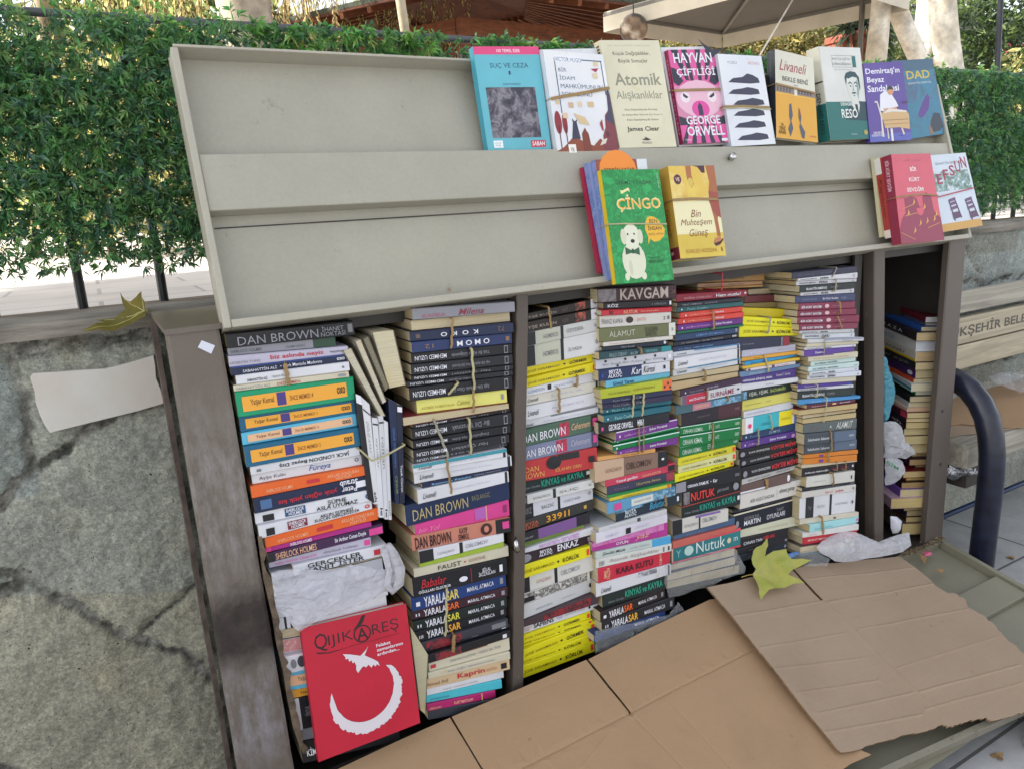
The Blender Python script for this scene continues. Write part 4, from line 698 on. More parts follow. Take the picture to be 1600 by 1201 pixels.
STACKS.append(('fourth of five middle stacks', .016, [12,
 (135, 203, 357, 190, 'p', 'cream page side of a paperback on top', 'P', {'y': .06}),
 (110, 252, 350, 243, '6a3038', 'maroon paperback under cream pages', [], {'y': .05}),
 (100, 308, 352, 298, '8a7a4a', 'dark tan thin paperback near the top', [], {'y': .04}),
 (100, 340, 440, 352, 'd4c02c', 'mustard yellow thin paperback', [], {'y': .03}),
 (100, 405, 517, 432, 'ecdf1d', 'yellow paperback with red mark, upper of two', yl('KÖRLÜK')),
 (82, 470, 518, 492, 'ecdf1d', 'yellow paperback with red mark, lower of two', yl('KÖRLÜK')),
 (72, 572, 440, 556, '2c3048', 'dark navy paperback with red end', [t('-ELİF ŞAFAK', .08, .3, .4, .58, 'gg'), r(.84, .86, 0, 1, 'gg'), r(.87, 1, 0, 1, '8a2838')]),
 (100, 664, 489, 614, 'b8b8c8', 'lavender grey paperback with large faint letters', [t('GÖKYÜZÜ', .04, .38, .25, .7, 'd8d8e4'), t('-Jose Mauro de Vasc', .66, .96, .35, .6, '9a7aa0')]),
 (100, 718, 518, 660, 'e0a23a', 'orange paperback over the blue one', [t('*Suç', .2, .3, .3, .6, '6a4a20')]),
 (105, 748, 518, 686, '2f9ad0', 'bright blue paperback with dark lettering', [t('*MUTLU PRENS', .1, .42, .25, .6, '1a4a80')]),
 (108, 778, 518, 712, 'e2b83a', 'amber paperback under the blue one', []),
 (130, 800, 492, 738, 'd8d0d4', 'white thin paperback with plum squares', [r(.02, .07, .1, .9, '6a3058'), r(.5, .56, .1, .9, '6a3058'), t('-bir kadın', .6, .85, .3, .7, 'c08090')]),
 (80, 824, 526, 758, '6a86a8', 'grey blue paperback, slightly sticking out', [t('DOLUNAY', .15, .4, .25, .6, 'b8c8d8')]),
 (95, 866, 491, 793, '4c3880', 'violet paperback with white lettering', [t('*HEİNRANA KİNDOL USAN.', .02, .55, .3, .68), t('*Sonnet T. Carola', .62, .88, .4, .7, 'la')]),
 (97, 918, 505, 860, 'd4d4da', 'white thin paperback, faint grey text', [t('-roman', .42, .55, .35, .6, 'gg')]),
 (28, 975, 491, 893, '22302e', 'dark green paperback with spaced white capitals', [('b', 0, .2, .1, .9, 'bluewave'), t('IŞIL IŞIK', .24, .55, .28, .72, 'd8d8c8'), t('*İNCİ KABUĞU', .58, .84, .35, .72, 'b8c860'), r(.94, .97, .4, .7, 'W')]),
 (97, 1034, 482, 963, 'd8d068', 'pale yellow thick paperback', [t('ATTİLÂ İLHAN', .05, .36, .4, .58, 'a89c40'), t('Sevda', .44, .54, .4, .58, 'a89c40')]),
 (98, 1120, 486, 1040, 'd8d8de', 'white thin paperback with dark line', [t('-bülbülü öldürmek harper lee', .05, .5, .4, .65, '6a4a90')]), 13,
 (92, 68, 540, -12, '3fb6c4', 'cyan thick paperback with yellow panel', [r(0, .06, 0, 1, 'p'), r(.06, .19, 0, 1, 'W'), ('e', .10, .16, .3, .6, 'e83a70'), r(.65, .90, 0, 1, 'ecd820'), r(.90, .93, 0, 1, 'W'), r(.93, 1, 0, 1, '6a78b0'), t('PASKAL', .34, .5, .3, .5, '2a8aa0'), t('Sineklerin', .69, .85, .4, .6, 'b0a020')]),
 (105, 186, 546, 90, '2c4468', 'dark blue paperback with pale lettering', [('e', .04, .06, .3, .6, 'W'), t('Paulo', .12, .26, .3, .55, '7a94b8'), t('ZÜMYA', .44, .64, .3, .65, 'a8b8d0')]),
 (95, 252, 517, 160, '5c3a8c', 'violet paperback with white title', [('e', .05, .07, .3, .6, 'W'), t('José Mauro de', .12, .3, .25, .6, 'd0a0d8'), t('*Şeker Portakalı', .50, .80, .3, .7), ('e', .9, .97, .1, .7, 'c090c0')]),
 (80, 316, 512, 218, '1f1d22', 'black paperback with upside-down red title, upper', [t('!FERDİNAND KAYA', .16, .52, .3, .6, 'd8d8d8'), t('*!BAŞIM BELADA', .54, .98, .22, .8, 'd83a40'), ('e', .02, .1, .15, .7, 'gg')]),
 (75, 384, 548, 268, '1f1d22', 'black paperback with upside-down red title, middle', [t('!FERDİNAND KAYA', .16, .48, .3, .6, 'd8d8d8'), t('*!BAŞIM BELADA', .50, .97, .22, .8, 'd83a40'), ('e', .02, .09, .15, .7, 'gg')]),
 (88, 452, 548, 348, '1f1d22', 'black paperback with upside-down red title, lower', [t('!FERDİNAND KAYA', .16, .48, .3, .6, 'd8d8d8'), t('*!BAŞIM BELADA', .50, .97, .22, .8, 'd83a40'), ('e', .02, .09, .15, .7, 'gg')]),
 (90, 532, 537, 422, 'c8c4c2', 'pale grey paperback with black script', [t('BİR KEDİ KADAR', .10, .50, .3, .62, '6a6a6a'), t('/ahmet günay', .60, .86, .35, .7, 'k')]),
 (90, 595, 470, 490, '6a5450', 'brown paperback with white lower streak', [r(0, .5, .1, .3, 'W'), r(.5, .55, 0, 1, '9a7a5a'), ('e', .92, .98, .2, .9, 'W')]),
 (88, 664, 559, 538, 'd6d2cc', 'off-white thick paperback with black script', [t('BİR KEDİ KADAR', .16, .54, .28, .58, '6a6a6a'), r(.58, .584, .2, .8, 'g'), t('/ahmet günay', .62, .88, .35, .72, 'k')]),
 (30, 786, 478, 662, '2c2c34', 'black thin paperback, tilted', [t('-söz', .5, .6, .3, .6, 'gg'), t('-ayrılık', .1, .3, .3, .6, 'gg')]),
 (30, 818, 514, 690, '1d2230', 'thick black paperback with two white words', [r(0, 1, .92, 1, 'c'), t('GEORGE R.R.', .16, .40, .52, .70, 'gg'), t('*MARTIN', .16, .42, .2, .48), t('TAHT', .68, .8, .55, .72, 'gg'), t('OYUNLARI', .52, .82, .22, .5), ('e', .03, .08, .2, .6, 'gg')]),
 (84, 938, 555, 816, 'd2d0b8', 'pale mint cream paperback', [t('-KARAMAZOV KARDEŞLER', .3, .76, .35, .58, 'a8a890'), t('8', .92, .96, .4, .7, '8a8a78')]),
 (75, 1012, 458, 920, '211f26', 'black paperback with red ended title', [t('CANAN TAN', .08, .45, .28, .62), t('*HER AN', .48, .70, .35, .75, 'c83840')]),
 (62, 1090, 461, 984, '23242c', 'black thin paperback with small white dot', [t('-eroinle dans', .2, .36, .35, .6, 'gg'), ('e', .92, .97, .3, .7, 'gg')]),
 (50, 1140, 462, 1030, '25303e', 'black blue paperback lowest behind the leaf', [t('-piraye', .2, .32, .35, .6, 'gg'), ('e', .92, .97, .3, .7, 'gg')]),
 ('end', 60, 1195, 466, 1090)]))
STACKS.append(('rightmost of five middle stacks', -.004, [12,
 (478, 78, 946, 28, '2f3148', 'dark navy paperback under the top panel', [t('-EDİP CANSEVER', .08, .32, .35, .6, '6a6e8a'), t('-ŞİİR', .42, .6, .35, .6, '6a6e8a')]),
 (520, 124, 951, 76, 'd0d0d4', 'white thin paperback, topmost white', sd('DEVRAN')),
 (512, 142, 942, 120, 'cacad0', 'white thin paperback, second white', sd('DEVRAN')),
 (530, 178, 937, 148, '222c2c', 'dark green paperback with white lettering', [t('*SELAHATTİN DEMİRTAŞ', .10, .47, .2, .72), t('/Leylan', .54, .68, .25, .75, 'gg')]),
 (530, 228, 938, 195, 'd0d0d6', 'white thin paperback under dark green', sd('SEHER')),
 (505, 256, 932, 233, '3c4468', 'blue grey paperback with white title', [t('-OSCAR WILDE', .10, .34, .35, .6, '8a90b0'), t('*Bir Kürt Sevdim', .44, .70, .35, .65, 'd0d0e0'), t('-roman', .75, .84, .35, .6, '8a90b0')]),
 (520, 310, 942, 289, '84304c', 'wine red paperback, topmost of four', [t('*BİR KÜRT SEVDİM', .04, .38, .25, .68), ('e', .44, .52, .2, .75, 'd8b0b8'), t('-ahmet', .58, .74, .35, .6, 'c08090')]),
 (520, 363, 944, 345, '84304c', 'wine red paperback, second of four', [t('*BİR KÜRT SEVDİM', .04, .38, .25, .68), ('e', .44, .52, .2, .75, 'd8b0b8'), t('-ahmet', .58, .74, .35, .6, 'c08090')]),
 (520, 416, 966, 395, '84304c', 'wine red paperback, third of four', [t('*BİR KÜRT SEVDİM', .04, .38, .25, .68), ('e', .44, .52, .2, .75, 'd8b0b8'), t('-ahmet', .58, .74, .35, .6, 'c08090')]),
 (520, 466, 966, 450, '84304c', 'wine red paperback, lowest of four', [t('*BİR KÜRT SEVDİM', .04, .38, .25, .68), ('e', .44, .52, .2, .75, 'd8b0b8'), t('-ahmet', .58, .74, .35, .6, 'c08090')]),
 (528, 516, 933, 500, 'c4c4c8', 'white thin paperback under wine red', sd('SEHER')),
 (552, 536, 932, 526, 'd4d8e0', 'white thin paperback, slightly bluish', sd('DAD')),
 (588, 580, 1006, 563, 'ccccd0', 'long white paperback sticking out right', [r(.3, 1, .6, 1, '8a90a0'), t('-aforizmalar', .6, .8, .2, .5, 'g')]),
 (570, 612, 972, 592, 'c8c0a8', 'cream thin paperback with worn edge', []),
 (560, 640, 952, 616, 'd4d4da', 'white thin paperback over violet', sd('DEVRAN')),
 (558, 662, 940, 636, '5a3a94', 'violet paperback tied with tan band', [t('*Demirtaş', .2, .38, .25, .7)]),
 (600, 706, 954, 668, 'd0c8b0', 'cream paperback under violet', [r(0, .5, .85, 1, '6a3a80'), t('-kürk mantolu madonna', .1, .8, .3, .6, 'a89880')]),
 (605, 746, 952, 708, 'c4d8d4', 'mint paperback with black lettering, upper', [t('*ELVEDA GÜZEL', .08, .58, .3, .7, '4a5a5a')]),
 (592, 788, 970, 746, 'c8dcda', 'mint paperback with black lettering, lower', [t('*ELVEDA GÜZEL', .08, .58, .3, .7, '4a5a5a'), t('-o', .9, .96, .3, .6, 'g')]),
 (592, 824, 978, 784, 'd4d8e2', 'bluish white thin paperback, upper', sd('SEHER')),
 (592, 848, 980, 812, 'd4d8e2', 'bluish white thin paperback, lower', sd('DEVRAN')),
 (540, 884, 952, 848, 'd0c8b4', 'cream paperback with pale worn corner', []),
 (510, 920, 926, 893, '4e3690', 'deep violet paperback with white dots', [t('*Demirtaş', .1, .3, .25, .7, 'la'), r(.9, .98, .2, .8, 'bl')]),
 (515, 947, 925, 916, 'd4d4da', 'white thin paperback under deep violet', sd('DAD')),
 (510, 972, 922, 940, '24302e', 'dark green thick paperback with white capitals', [t('*SELAHATTİN DEMİRTAŞ', .07, .47, .2, .72), t('/Leylan', .52, .66, .25, .75, 'gg')]),
 (522, 1030, 975, 997, '4a90c8', 'bright blue paperback, open right corner', [t('-KÜÇÜK PRENS', .2, .5, .3, .6, 'c8e0f0')]),
 (575, 1068, 952, 1024, '5c2436', 'maroon paperback with white lettering', [t('*Boğulmuş Fakir', .08, .4, .3, .65, 'd8b0b0'), r(.5, .58, .3, .7, 'pe'), t('*Avrupalı', .65, .88, .3, .65)]),
 (530, 1108, 960, 1052, 'cdb98a', 'tan page side of a paperback, upper', 'P'),
 (545, 1142, 960, 1090, 'p', 'tan page side of a paperback, middle', 'P'),
 (550, 1172, 960, 1122, 'cdb98a', 'tan page side of a paperback, lower', 'P'), 13,
 (572, 112, 1000, 66, '5e6666', 'grey thick paperback with silver capitals', [t('-BARTOL', .15, .3, .3, .6, '8a7070'), t('A', .47, .51, .35, .6, 'W'), t('/ALAMUT', .60, .92, .22, .85, 'd8d8d4')]),
 (578, 187, 1000, 152, '464e56', 'slate grey paperback, upper of two', [t('*Sabahattin Sabaret', .05, .46, .35, .6, 'd0d0d4'), r(.56, 1, .05, .95, '5a6a80'), t('oxo', .85, .95, .4, .6, 'd0d0d4')]),
 (578, 267, 1000, 228, '464e56', 'slate grey paperback, lower of two', [t('*Sabahattin Sabaret', .05, .46, .35, .6, 'd0d0d4'), r(.56, 1, .05, .95, '5a6a80'), t('oxo', .85, .95, .4, .6, 'd0d0d4')]),
 (578, 352, 1000, 310, 'd8822c', 'orange thin paperback, upper of two', [r(.28, .35, .2, .7, '6a3a90'), r(0, 1, .02, .12, '3a2a20')]),
 (580, 384, 990, 346, 'd8822c', 'orange thin paperback, lower of two', [r(.28, .36, .2, .7, '6a3a90')]),
 (568, 425, 990, 392, 'd0c4a8', 'cream thin paperback over black', []),
 (560, 460, 986, 403, '201e24', 'black paperback with dim red lettering', [t('*Gülbeniz Haksızoğlu', .04, .48, .3, .6, 'd8d8d8'), t('*Kayıp Düşler', .54, .88, .3, .65, '8a2a4a'), r(.94, .97, .4, .65, 'W')]),
 (600, 525, 982, 474, 'd4d2ca', 'white thick paperback with small black dash', [t('-yabancı', .14, .38, .4, .55, 'gg'), r(.92, .94, .3, .65, 'k')]),
 (560, 607, 990, 555, '23252c', 'black thin paperback between two white', [t('-kürk mantolu madonna sabahattin', .15, .7, .3, .6, 'gg'), r(.9, .97, .4, .6, 'gg')]),
 (560, 640, 993, 582, 'd4d0ca', 'white paperback with red word', [t('MEKTUP', .42, .56, .25, .6, 'd09090'), t('*LAVİNYA', .60, .76, .25, .65, 'c03040'), ('e', .93, .97, .35, .7, 'gg')]),
 (545, 688, 991, 632, 'dadade', 'very thick white paperback with black bands', [r(.10, .24, .0, 1, '23242a'), t('İnsan|Ne', .14, .2, .4, .6, 'gg'), t('-TOLSTOY', .29, .44, .42, .55, 'gg'), r(.52, .56, 0, 1, '23242a'), t('-SAVAŞ VE BARIŞ', .62, .85, .42, .55, 'gg'), t('*+', .92, .96, .4, .6, 'k')]),
 (558, 850, 1000, 794, 'd4ccba', 'cream paperback with small black bird', [('e', .55, .6, .3, .6, 'k')]),
 (620, 898, 1017, 832, 'a4d8dc', 'pale turquoise paperback', [t('-Emrah Serbes', .1, .45, .2, .5, '5aa8b0'), r(.95, .99, .3, .7, 'e070a0')]),
 (580, 968, 1000, 888, 'd8d6d2', 'white thin paperback over red', [t('-şiirler', .1, .25, .3, .6, 'd07070')]),
 (580, 992, 990, 925, 'cc3040', 'red paperback with white lettering', [t('*MURAT MENTEŞ', .08, .48, .3, .6, 'e8c8c0')]),
 (560, 1072, 980, 1005, 'p', 'cream page side of a paperback, lowest', 'P'),
 (548, 1115, 930, 1062, '3a8090', 'teal paperback behind the white bag', []),
 ('end', 550, 1150, 930, 1095)]))
STACKS.append(('stack in right compartment', .06, [14,
 (440, 520, 548, 518, 'L', '6a1c28', 'dark red hardback lying on top', [], 'e0e0e4'),
 (438, 556, 546, 546, 'L', '5a6478', 'grey blue thin paperback', [], 'b8b4a8'),
 (412, 585, 546, 562, 'L', '2f5fae', 'blue paperback with orange corner', [], 'd0c8ae'),
 (382, 622, 538, 602, 'L', '30262a', 'black and orange paperback with white capitals', [t('*K A Z A', .30, .72, .3, .7)], 'c8b48c'),
 (380, 674, 532, 655, 'L', 'd8d8d4', 'white paperback with grey blue lettering', [t('-OGUNTER', .2, .6, .3, .7, '8a9ab0')], 'd6d8e0'),
 (378, 748, 530, 726, 'L', 'd6d0c0', 'cream paperback with handwriting and yellow edge', [t('/Dorianeski', .1, .8, .35, .75, '5a5a5a'), r(0, 1, 0, .25, 'd8b820')], 'c2a880'),
 (375, 815, 526, 796, 'L', '201e22', 'black paperback with pale script', [t('/kayıp aşk', .1, .9, .3, .7, 'gg')], 'c6b48c'),
 (375, 862, 522, 842, 'L', '4a2a6c', 'purple paperback with white bird', [t('-ELİF', .1, .4, .3, .6, 'la'), ('e', .85, .95, .2, .7, 'W')], 'c8b890'),
 (362, 918, 518, 893, 'L', 'c8502c', 'orange red paperback', [], 'cdbd96'),
 (350, 950, 510, 928, 'L', 'c8d4d8', 'white paperback with teal stripe', [r(0, 1, .2, .5, '2a8a98')], 'cfc8b0'),
 (375, 995, 510, 957, 'L', '2c8a40', 'green paperback', [t('-kum saati', .3, .8, .3, .7, 'b8d8b8')], 'd0ccb4'),
 (338, 1032, 505, 1002, 'L', '1c2226', 'black thin paperback under green', [], 'b8a888'),
 (332, 1068, 503, 1042, 'L', 'cccccc', 'white paperback with grey script', [t('/masal', .2, .8, .3, .6, 'g')], 'c8bc9c'),
 (322, 1105, 502, 1075, 'L', 'd8c0b0', 'pinkish white paperback', [r(0, 1, .1, .4, 'd08a80')], 'c8a488'), 15,
 (358, 22, 546, -8, 'L', '4a1c2c', 'plum paperback with red tip', [r(.88, 1, 0, 1, 'c8405a')], 'c4b284'),
 (352, 62, 544, 38, 'L', '2a2430', 'dark paperback beside the white bag', [], 'c8b68a'),
 (350, 92, 543, 68, 'L', '3a2430', 'maroon black paperback with white lettering', [t('*ah', .7, .9, .3, .7)], 'c4b080'),
 (335, 135, 541, 106, 'L', '2c2a2e', 'black paperback behind the white bag', [], 'c8b888'),
 (330, 190, 538, 150, 'L', '6a3a40', 'brown paperback with yellowed pages', [], 'c6b684'),
 (385, 243, 536, 190, 'L', '8a2a34', 'red paperback behind the white bag', [], 'ccbc90'),
 (395, 300, 533, 262, 'L', '3a3a34', 'dark olive paperback', [], 'c8b886'),
 (375, 358, 530, 328, 'L', '3a2034', 'deep plum paperback, thin', [], 'a89068'),
 (415, 382, 528, 350, 'L', '1e1c20', 'black paperback with white publisher mark', [('e', .8, .9, .4, .6, 'gg')], 'c2aa74'),
 (330, 445, 525, 415, 'L', '7a2024', 'dark red thin paperback', [], 'c8b080'),
 (350, 485, 523, 455, 'L', 'a02c30', 'red thin paperback, lower', [], 'c8a868'),
 (318, 525, 522, 485, 'L', '2a1c1c', 'dark brown paperback', [], 'a88a5c'),
 (308, 575, 530, 535, 'L', '7050a0', 'lilac paperback with white splashes', [], 'cabc90'),
 (245, 640, 525, 598, 'L', 'c0a0b0', 'pale pink paperback', [], 'c8b078'),
 (335, 690, 518, 652, 'L', '3a3840', 'dark grey paperback', [], 'c4b080'),
 (355, 725, 510, 685, 'L', '24345c', 'navy paperback with white tip', [], 'cbbb92'),
 (350, 775, 505, 735, 'L', '4a3228', 'brown paperback near the floor', [], 'c8b27c'),
 (322, 822, 500, 780, 'L', '6a5a50', 'grey brown paperback near the floor', [], 'c8b27c'),
 (385, 868, 498, 825, 'L', '8a7a60', 'tan paperback lowest in the stack', [], 'c0a66c'),
 ('end', 380, 930, 495, 880)]))
BLOTS = {'redsketch': (['d8d4d0', 'c87878', 'd8d4d0'], 90), 'redsmoke': (['26242a', '2c2a32', '9a2630', '30303a'], 60), 'redflower': (['2b2422', '2b2422', 'b05040', 'd08060'], 70), 'pinkflower': (['5a5a60', 'a02838', 'c03a60', '6a4a60'], 60),
 'lilac': (['dcdce2', 'b890c0', 'dcdce2'], 50), 'inkspots': (['d5d3cd', 'd5d3cd', '3a3838', 'c8c4bc', '2a2828'], 70), 'greyface': (['2a2024', '6a6468', '8a8488', '2a2024'], 60), 'bluewave': (['3a7aa8', '88b8d0', '2a5a80', 'c8d8e0'], 60),
 'pinkhaze': (['b43a92', 'd080b8', 'c060a8'], 40), 'greysmoke': (['d4d4da', '6a6a70', 'd4d4da'], 40)}
# ---------------------------------------------------------------- builder
EPS = .00003
def decorate(root, base, items, pt, nrm):
    """printed panels and lettering, laid a hair proud of the paper; pt(u, v, lift) gives a point of the face"""
    pm_, tm = MB(), MB(); k = 0
    for it in items:
        k += 1; lf = EPS*(k+2)
        P = lambda u, v, lf=lf: pt(u, v, lf)
        if it[0] == 't': add_text(tm, it[1], *it[2:6], ink(col(it[6])), P, it[7])
        elif it[0] == 'r': _, a, b_, c, d, q = it; pm_.face([P(a, c), P(b_, c), P(b_, d), P(a, d)], ink(col(q)))
        elif it[0] == 'b': _, a, b_, c, d, q = it; pm_.face([P(a, c), P(b_, c), P(b_, d), P(a, d)], blot_mat(q, *BLOTS[q]))
        elif it[0] == 'e': _, a, b_, c, d, q = it; pm_.face([P((a+b_)/2+(b_-a)/2*math.cos(i*.3927), (c+d)/2+(d-c)/2*math.sin(i*.3927)) for i in range(16)], ink(col(q)))
        elif it[0] == 'p': pm_.face([P(*q) for q in it[1]], ink(col(it[2])))
    for mb, nm in ((pm_, 'printed_panel'), (tm, 'title_lettering')):
        if mb.f: mb.build(nm, root, loc=base)
def csect(mb, cm, pg, A, ts, tp, face):
    """paperback: cover wraps spine, top and bottom; pages sit inside. A(u, v, w): u along the spine, v up, w from the spine inwards (0..1)"""
    # outer and inner rings of the wrapped cover, ends at u=0 and u=1
    c = ts*1.2
    def ring(u):
        return [A(u, 0, 1), A(u, 0, c), A(u, min(.22, 1.7*tp), 0), A(u, 1-min(.22, 1.7*tp), 0), A(u, 1, c), A(u, 1, 1), A(u, 1-ts*tp, 1), A(u, 1-ts*tp, ts*1.5), A(u, ts*tp, ts*1.5), A(u, ts*tp, 1)]
    a, b = ring(0), ring(1); n = 10; i = len(mb.v); mb.v += [tuple(p) for p in a]+[tuple(p) for p in b]; k = mb.m(cm)
    for j in range(n): j2 = (j+1) % n; mb.f.append((i+j, i+j2, i+n+j2, i+n+j)); mb.mi.append(k)
    for o in (0, n):
        for q in ((0, 1, 8, 9), (1, 2, 3, 4, 7, 8), (4, 5, 6, 7)): mb.f.append(tuple(i+o+x for x in q)); mb.mi.append(k)
NBOOK = []; ORD = ['first', 'second', 'third', 'fourth', 'fifth', 'sixth', 'seventh', 'eighth', 'ninth', 'tenth']
prep = []
for sn, y0, rows in STACKS:
    for b_ in rows:
        if isinstance(b_, tuple):
            for q in b_:
                if isinstance(q, list): prep += [x[1] for x in q if x[0] == 't']
# ================================================================ BOOKS STANDING ON THE LID, THE MAGAZINE
EX = .0245
def lean_plane(v0, h0, v1, h1, T):
    a = LP(0, v0, h0+T); b_ = LP(0, v1, h1+T); n = Vector((1, 0, 0)).cross(b_-a).normalized()
    return a, (n if n.y < 0 else -n)
TOPP = lambda T: lean_plane(.264, -.031, .428, .0015, T)
LOWP = lambda T: lean_plane(.014, -.018, .18, -.002, T)
FACE = []
def fb(label, quad, pl, T, cover, spine, items, sitems=(), page='d8d0bc', group=None, yo=0): FACE.append((label, quad, pl, T, cover, spine, items, sitems, page, group))
def poly(pts, c): return ('p', pts, c)
def cq(ox, oy, s, *p): return [(ox+x/s, oy+y/s) for x, y in p]
TG = 'books on show along the top of the lid'; LG = 'books on show on the lower lid ledge'
# --- top row, left to right
fb('turquoise paperback with pink top strip and dark picture, leftmost on the lid', [(738.5, 73), (841, 73), (862, 235), (763, 237.5)], TOPP(.016), .016, '67b6c6', '4aa2b6',
   [r(0, 1, .925, 1, 'd9487f'), t('*100 TEMEL ESER', .34, .70, .945, .975, 'f0d0dc'), t('SUÇ VE CEZA', .21, .80, .79, .845, '27426a'), t('1', .48, .51, .735, .77, '27426a'), t('DOSTOYEVSKİ', .37, .64, .635, .66, '305070'), ('b', .10, .86, .13, .615, 'darkcrowd'), r(.10, .24, .035, .105, 'e8eef0'), t('-çocuk|kitap', .12, .22, .045, .095, '5a7a88'), r(.68, .92, .035, .10, 'c02a3c'), t('*SABAH', .70, .90, .048, .09)], page='cdbfa0')
fb('white paperback with red trees and small buildings, tied with a tan band', cq(720, 50, 4.706, (605, 132), (1045, 168), (1165, 905), (718, 925)), TOPP(.028), .016, 'e4e6ee', 'd8dce4',
   [r(.15, .165, .42, .93, '2a4a6a'), r(.15, .95, .925, .935, '2a4a6a'), r(.93, .945, .60, .93, '2a4a6a'), r(.16, .60, .90, .96, 'e4e6ee'), t('-VICTOR HUGO', .17, .60, .905, .945, '3a5a78'), t('-BİR', .20, .33, .81, .855, '3a5a78'), t('-İDAM', .20, .45, .735, .78, '3a5a78'), t('-MAHKÛMUNUN', .20, .90, .655, .705, '3a5a78'), t('-SON GÜNÜ', .20, .70, .58, .63, '3a5a78'),
    ('e', .02, .13, .22, .44, '8a2a34'), ('e', .14, .22, .22, .42, '8a2a34'), r(.07, .085, .08, .3, '4a2020'), r(.175, .19, .08, .3, '4a2020'),
    poly([(0, .03), (1, .03), (1, .12), (.85, .10), (.72, .17), (.6, .10), (.45, .14), (.3, .20), (.12, .10), (0, .06)], '8a4630'), poly([(.42, .05), (.56, .05), (.54, .22), (.51, .25), (.49, .28), (.46, .25), (.43, .22)], '7a3a2a'), poly([(.26, .17), (.40, .17), (.37, .33), (.39, .36), (.34, .34), (.30, .37), (.31, .33)], '35384e'),
    poly([(.76, .06), (1, .04), (1, .62), (.96, .60), (.93, .45), (.86, .40), (.84, .28), (.78, .2)], '7e3a44'), poly([(.86, .36), (.93, .46), (.95, .64), (.99, .66), (1, .3)], '46405a'), poly([(.70, .10), (.80, .12), (.84, .17), (.76, .16)], 'd8cfc0'), ('e', .83, .89, .18, .24, '5a2a34'),
    r(.08, .14, .50, .54, 'd0bc98'), r(.28, .36, .47, .52, 'c8a888'), r(.44, .50, .48, .53, 'd8c4a0'), poly([(.34, .42), (.52, .38), (.58, .30), (.42, .32)], 'd0b890'), r(.16, .24, .37, .42, 'd8bca0'), r(.60, .70, .48, .53, 'd0b48c'), r(.80, .88, .88, .92, 'd8c4a0'), r(.76, .84, .76, .81, 'd8c4a0'), poly([(.74, .85), (.88, .86), (.82, .82)], 'a02a50'), poly([(.75, .32), (.80, .36), (.80, .24), (.77, .26)], 'a03040'), r(.18, .30, .015, .12, 'e8e6e0'), t('*VX', .21, .27, .05, .09, '2a2a2a')], group=None)
fb('plain white paperback tied under the one with red trees on the lid', cq(720, 50, 4.706, (585, 130), (1000, 122), (1130, 890), (690, 905)), TOPP(.012), .012, 'dadde4', 'ccd0d8', [])
fb('tall cream paperback with two large grey words and a black byline', cq(720, 50, 4.706, (1022, 62), (1455, 62), (1588, 845), (1170, 855)), TOPP(.024), .02, 'dcd7bc', 'c8c2a4',
   [t('-HER YERDE FAYDA GÖRENLERE', .10, .82, .945, .96, 'a8a490'), t('Küçük Değişiklikler,', .17, .80, .855, .90, '3a3a3a'), t('Büyük Sonuçlar', .24, .74, .785, .83, '3a3a3a'), t('*Atomik', .12, .92, .585, .70, '8e8c7c'), t('Alışkanlıklar', .10, .90, .44, .535, '8e8c7c'), t('-Kötü Alışkanlıklardan Kurtulup', .20, .76, .345, .37, '5a5a50'), t('-İyi Alışkanlıklar Edinmek İçin Kolay ve', .14, .84, .30, .325, '5a5a50'), t('-Kalıcı Kanıtlanmış Bir Sistem', .21, .75, .25, .275, '5a5a50'), t('*James Clear', .18, .74, .145, .20, '222222'), poly([(.40, .075), (.47, .09), (.46, .105), (.50, .09), (.56, .075), (.50, .065)], '3a3a3a'), t('-PEGASUS', .40, .56, .035, .055, '3a3a3a')],
   [t('*IIII', .04, .14, .25, .75, '4a4a44')])
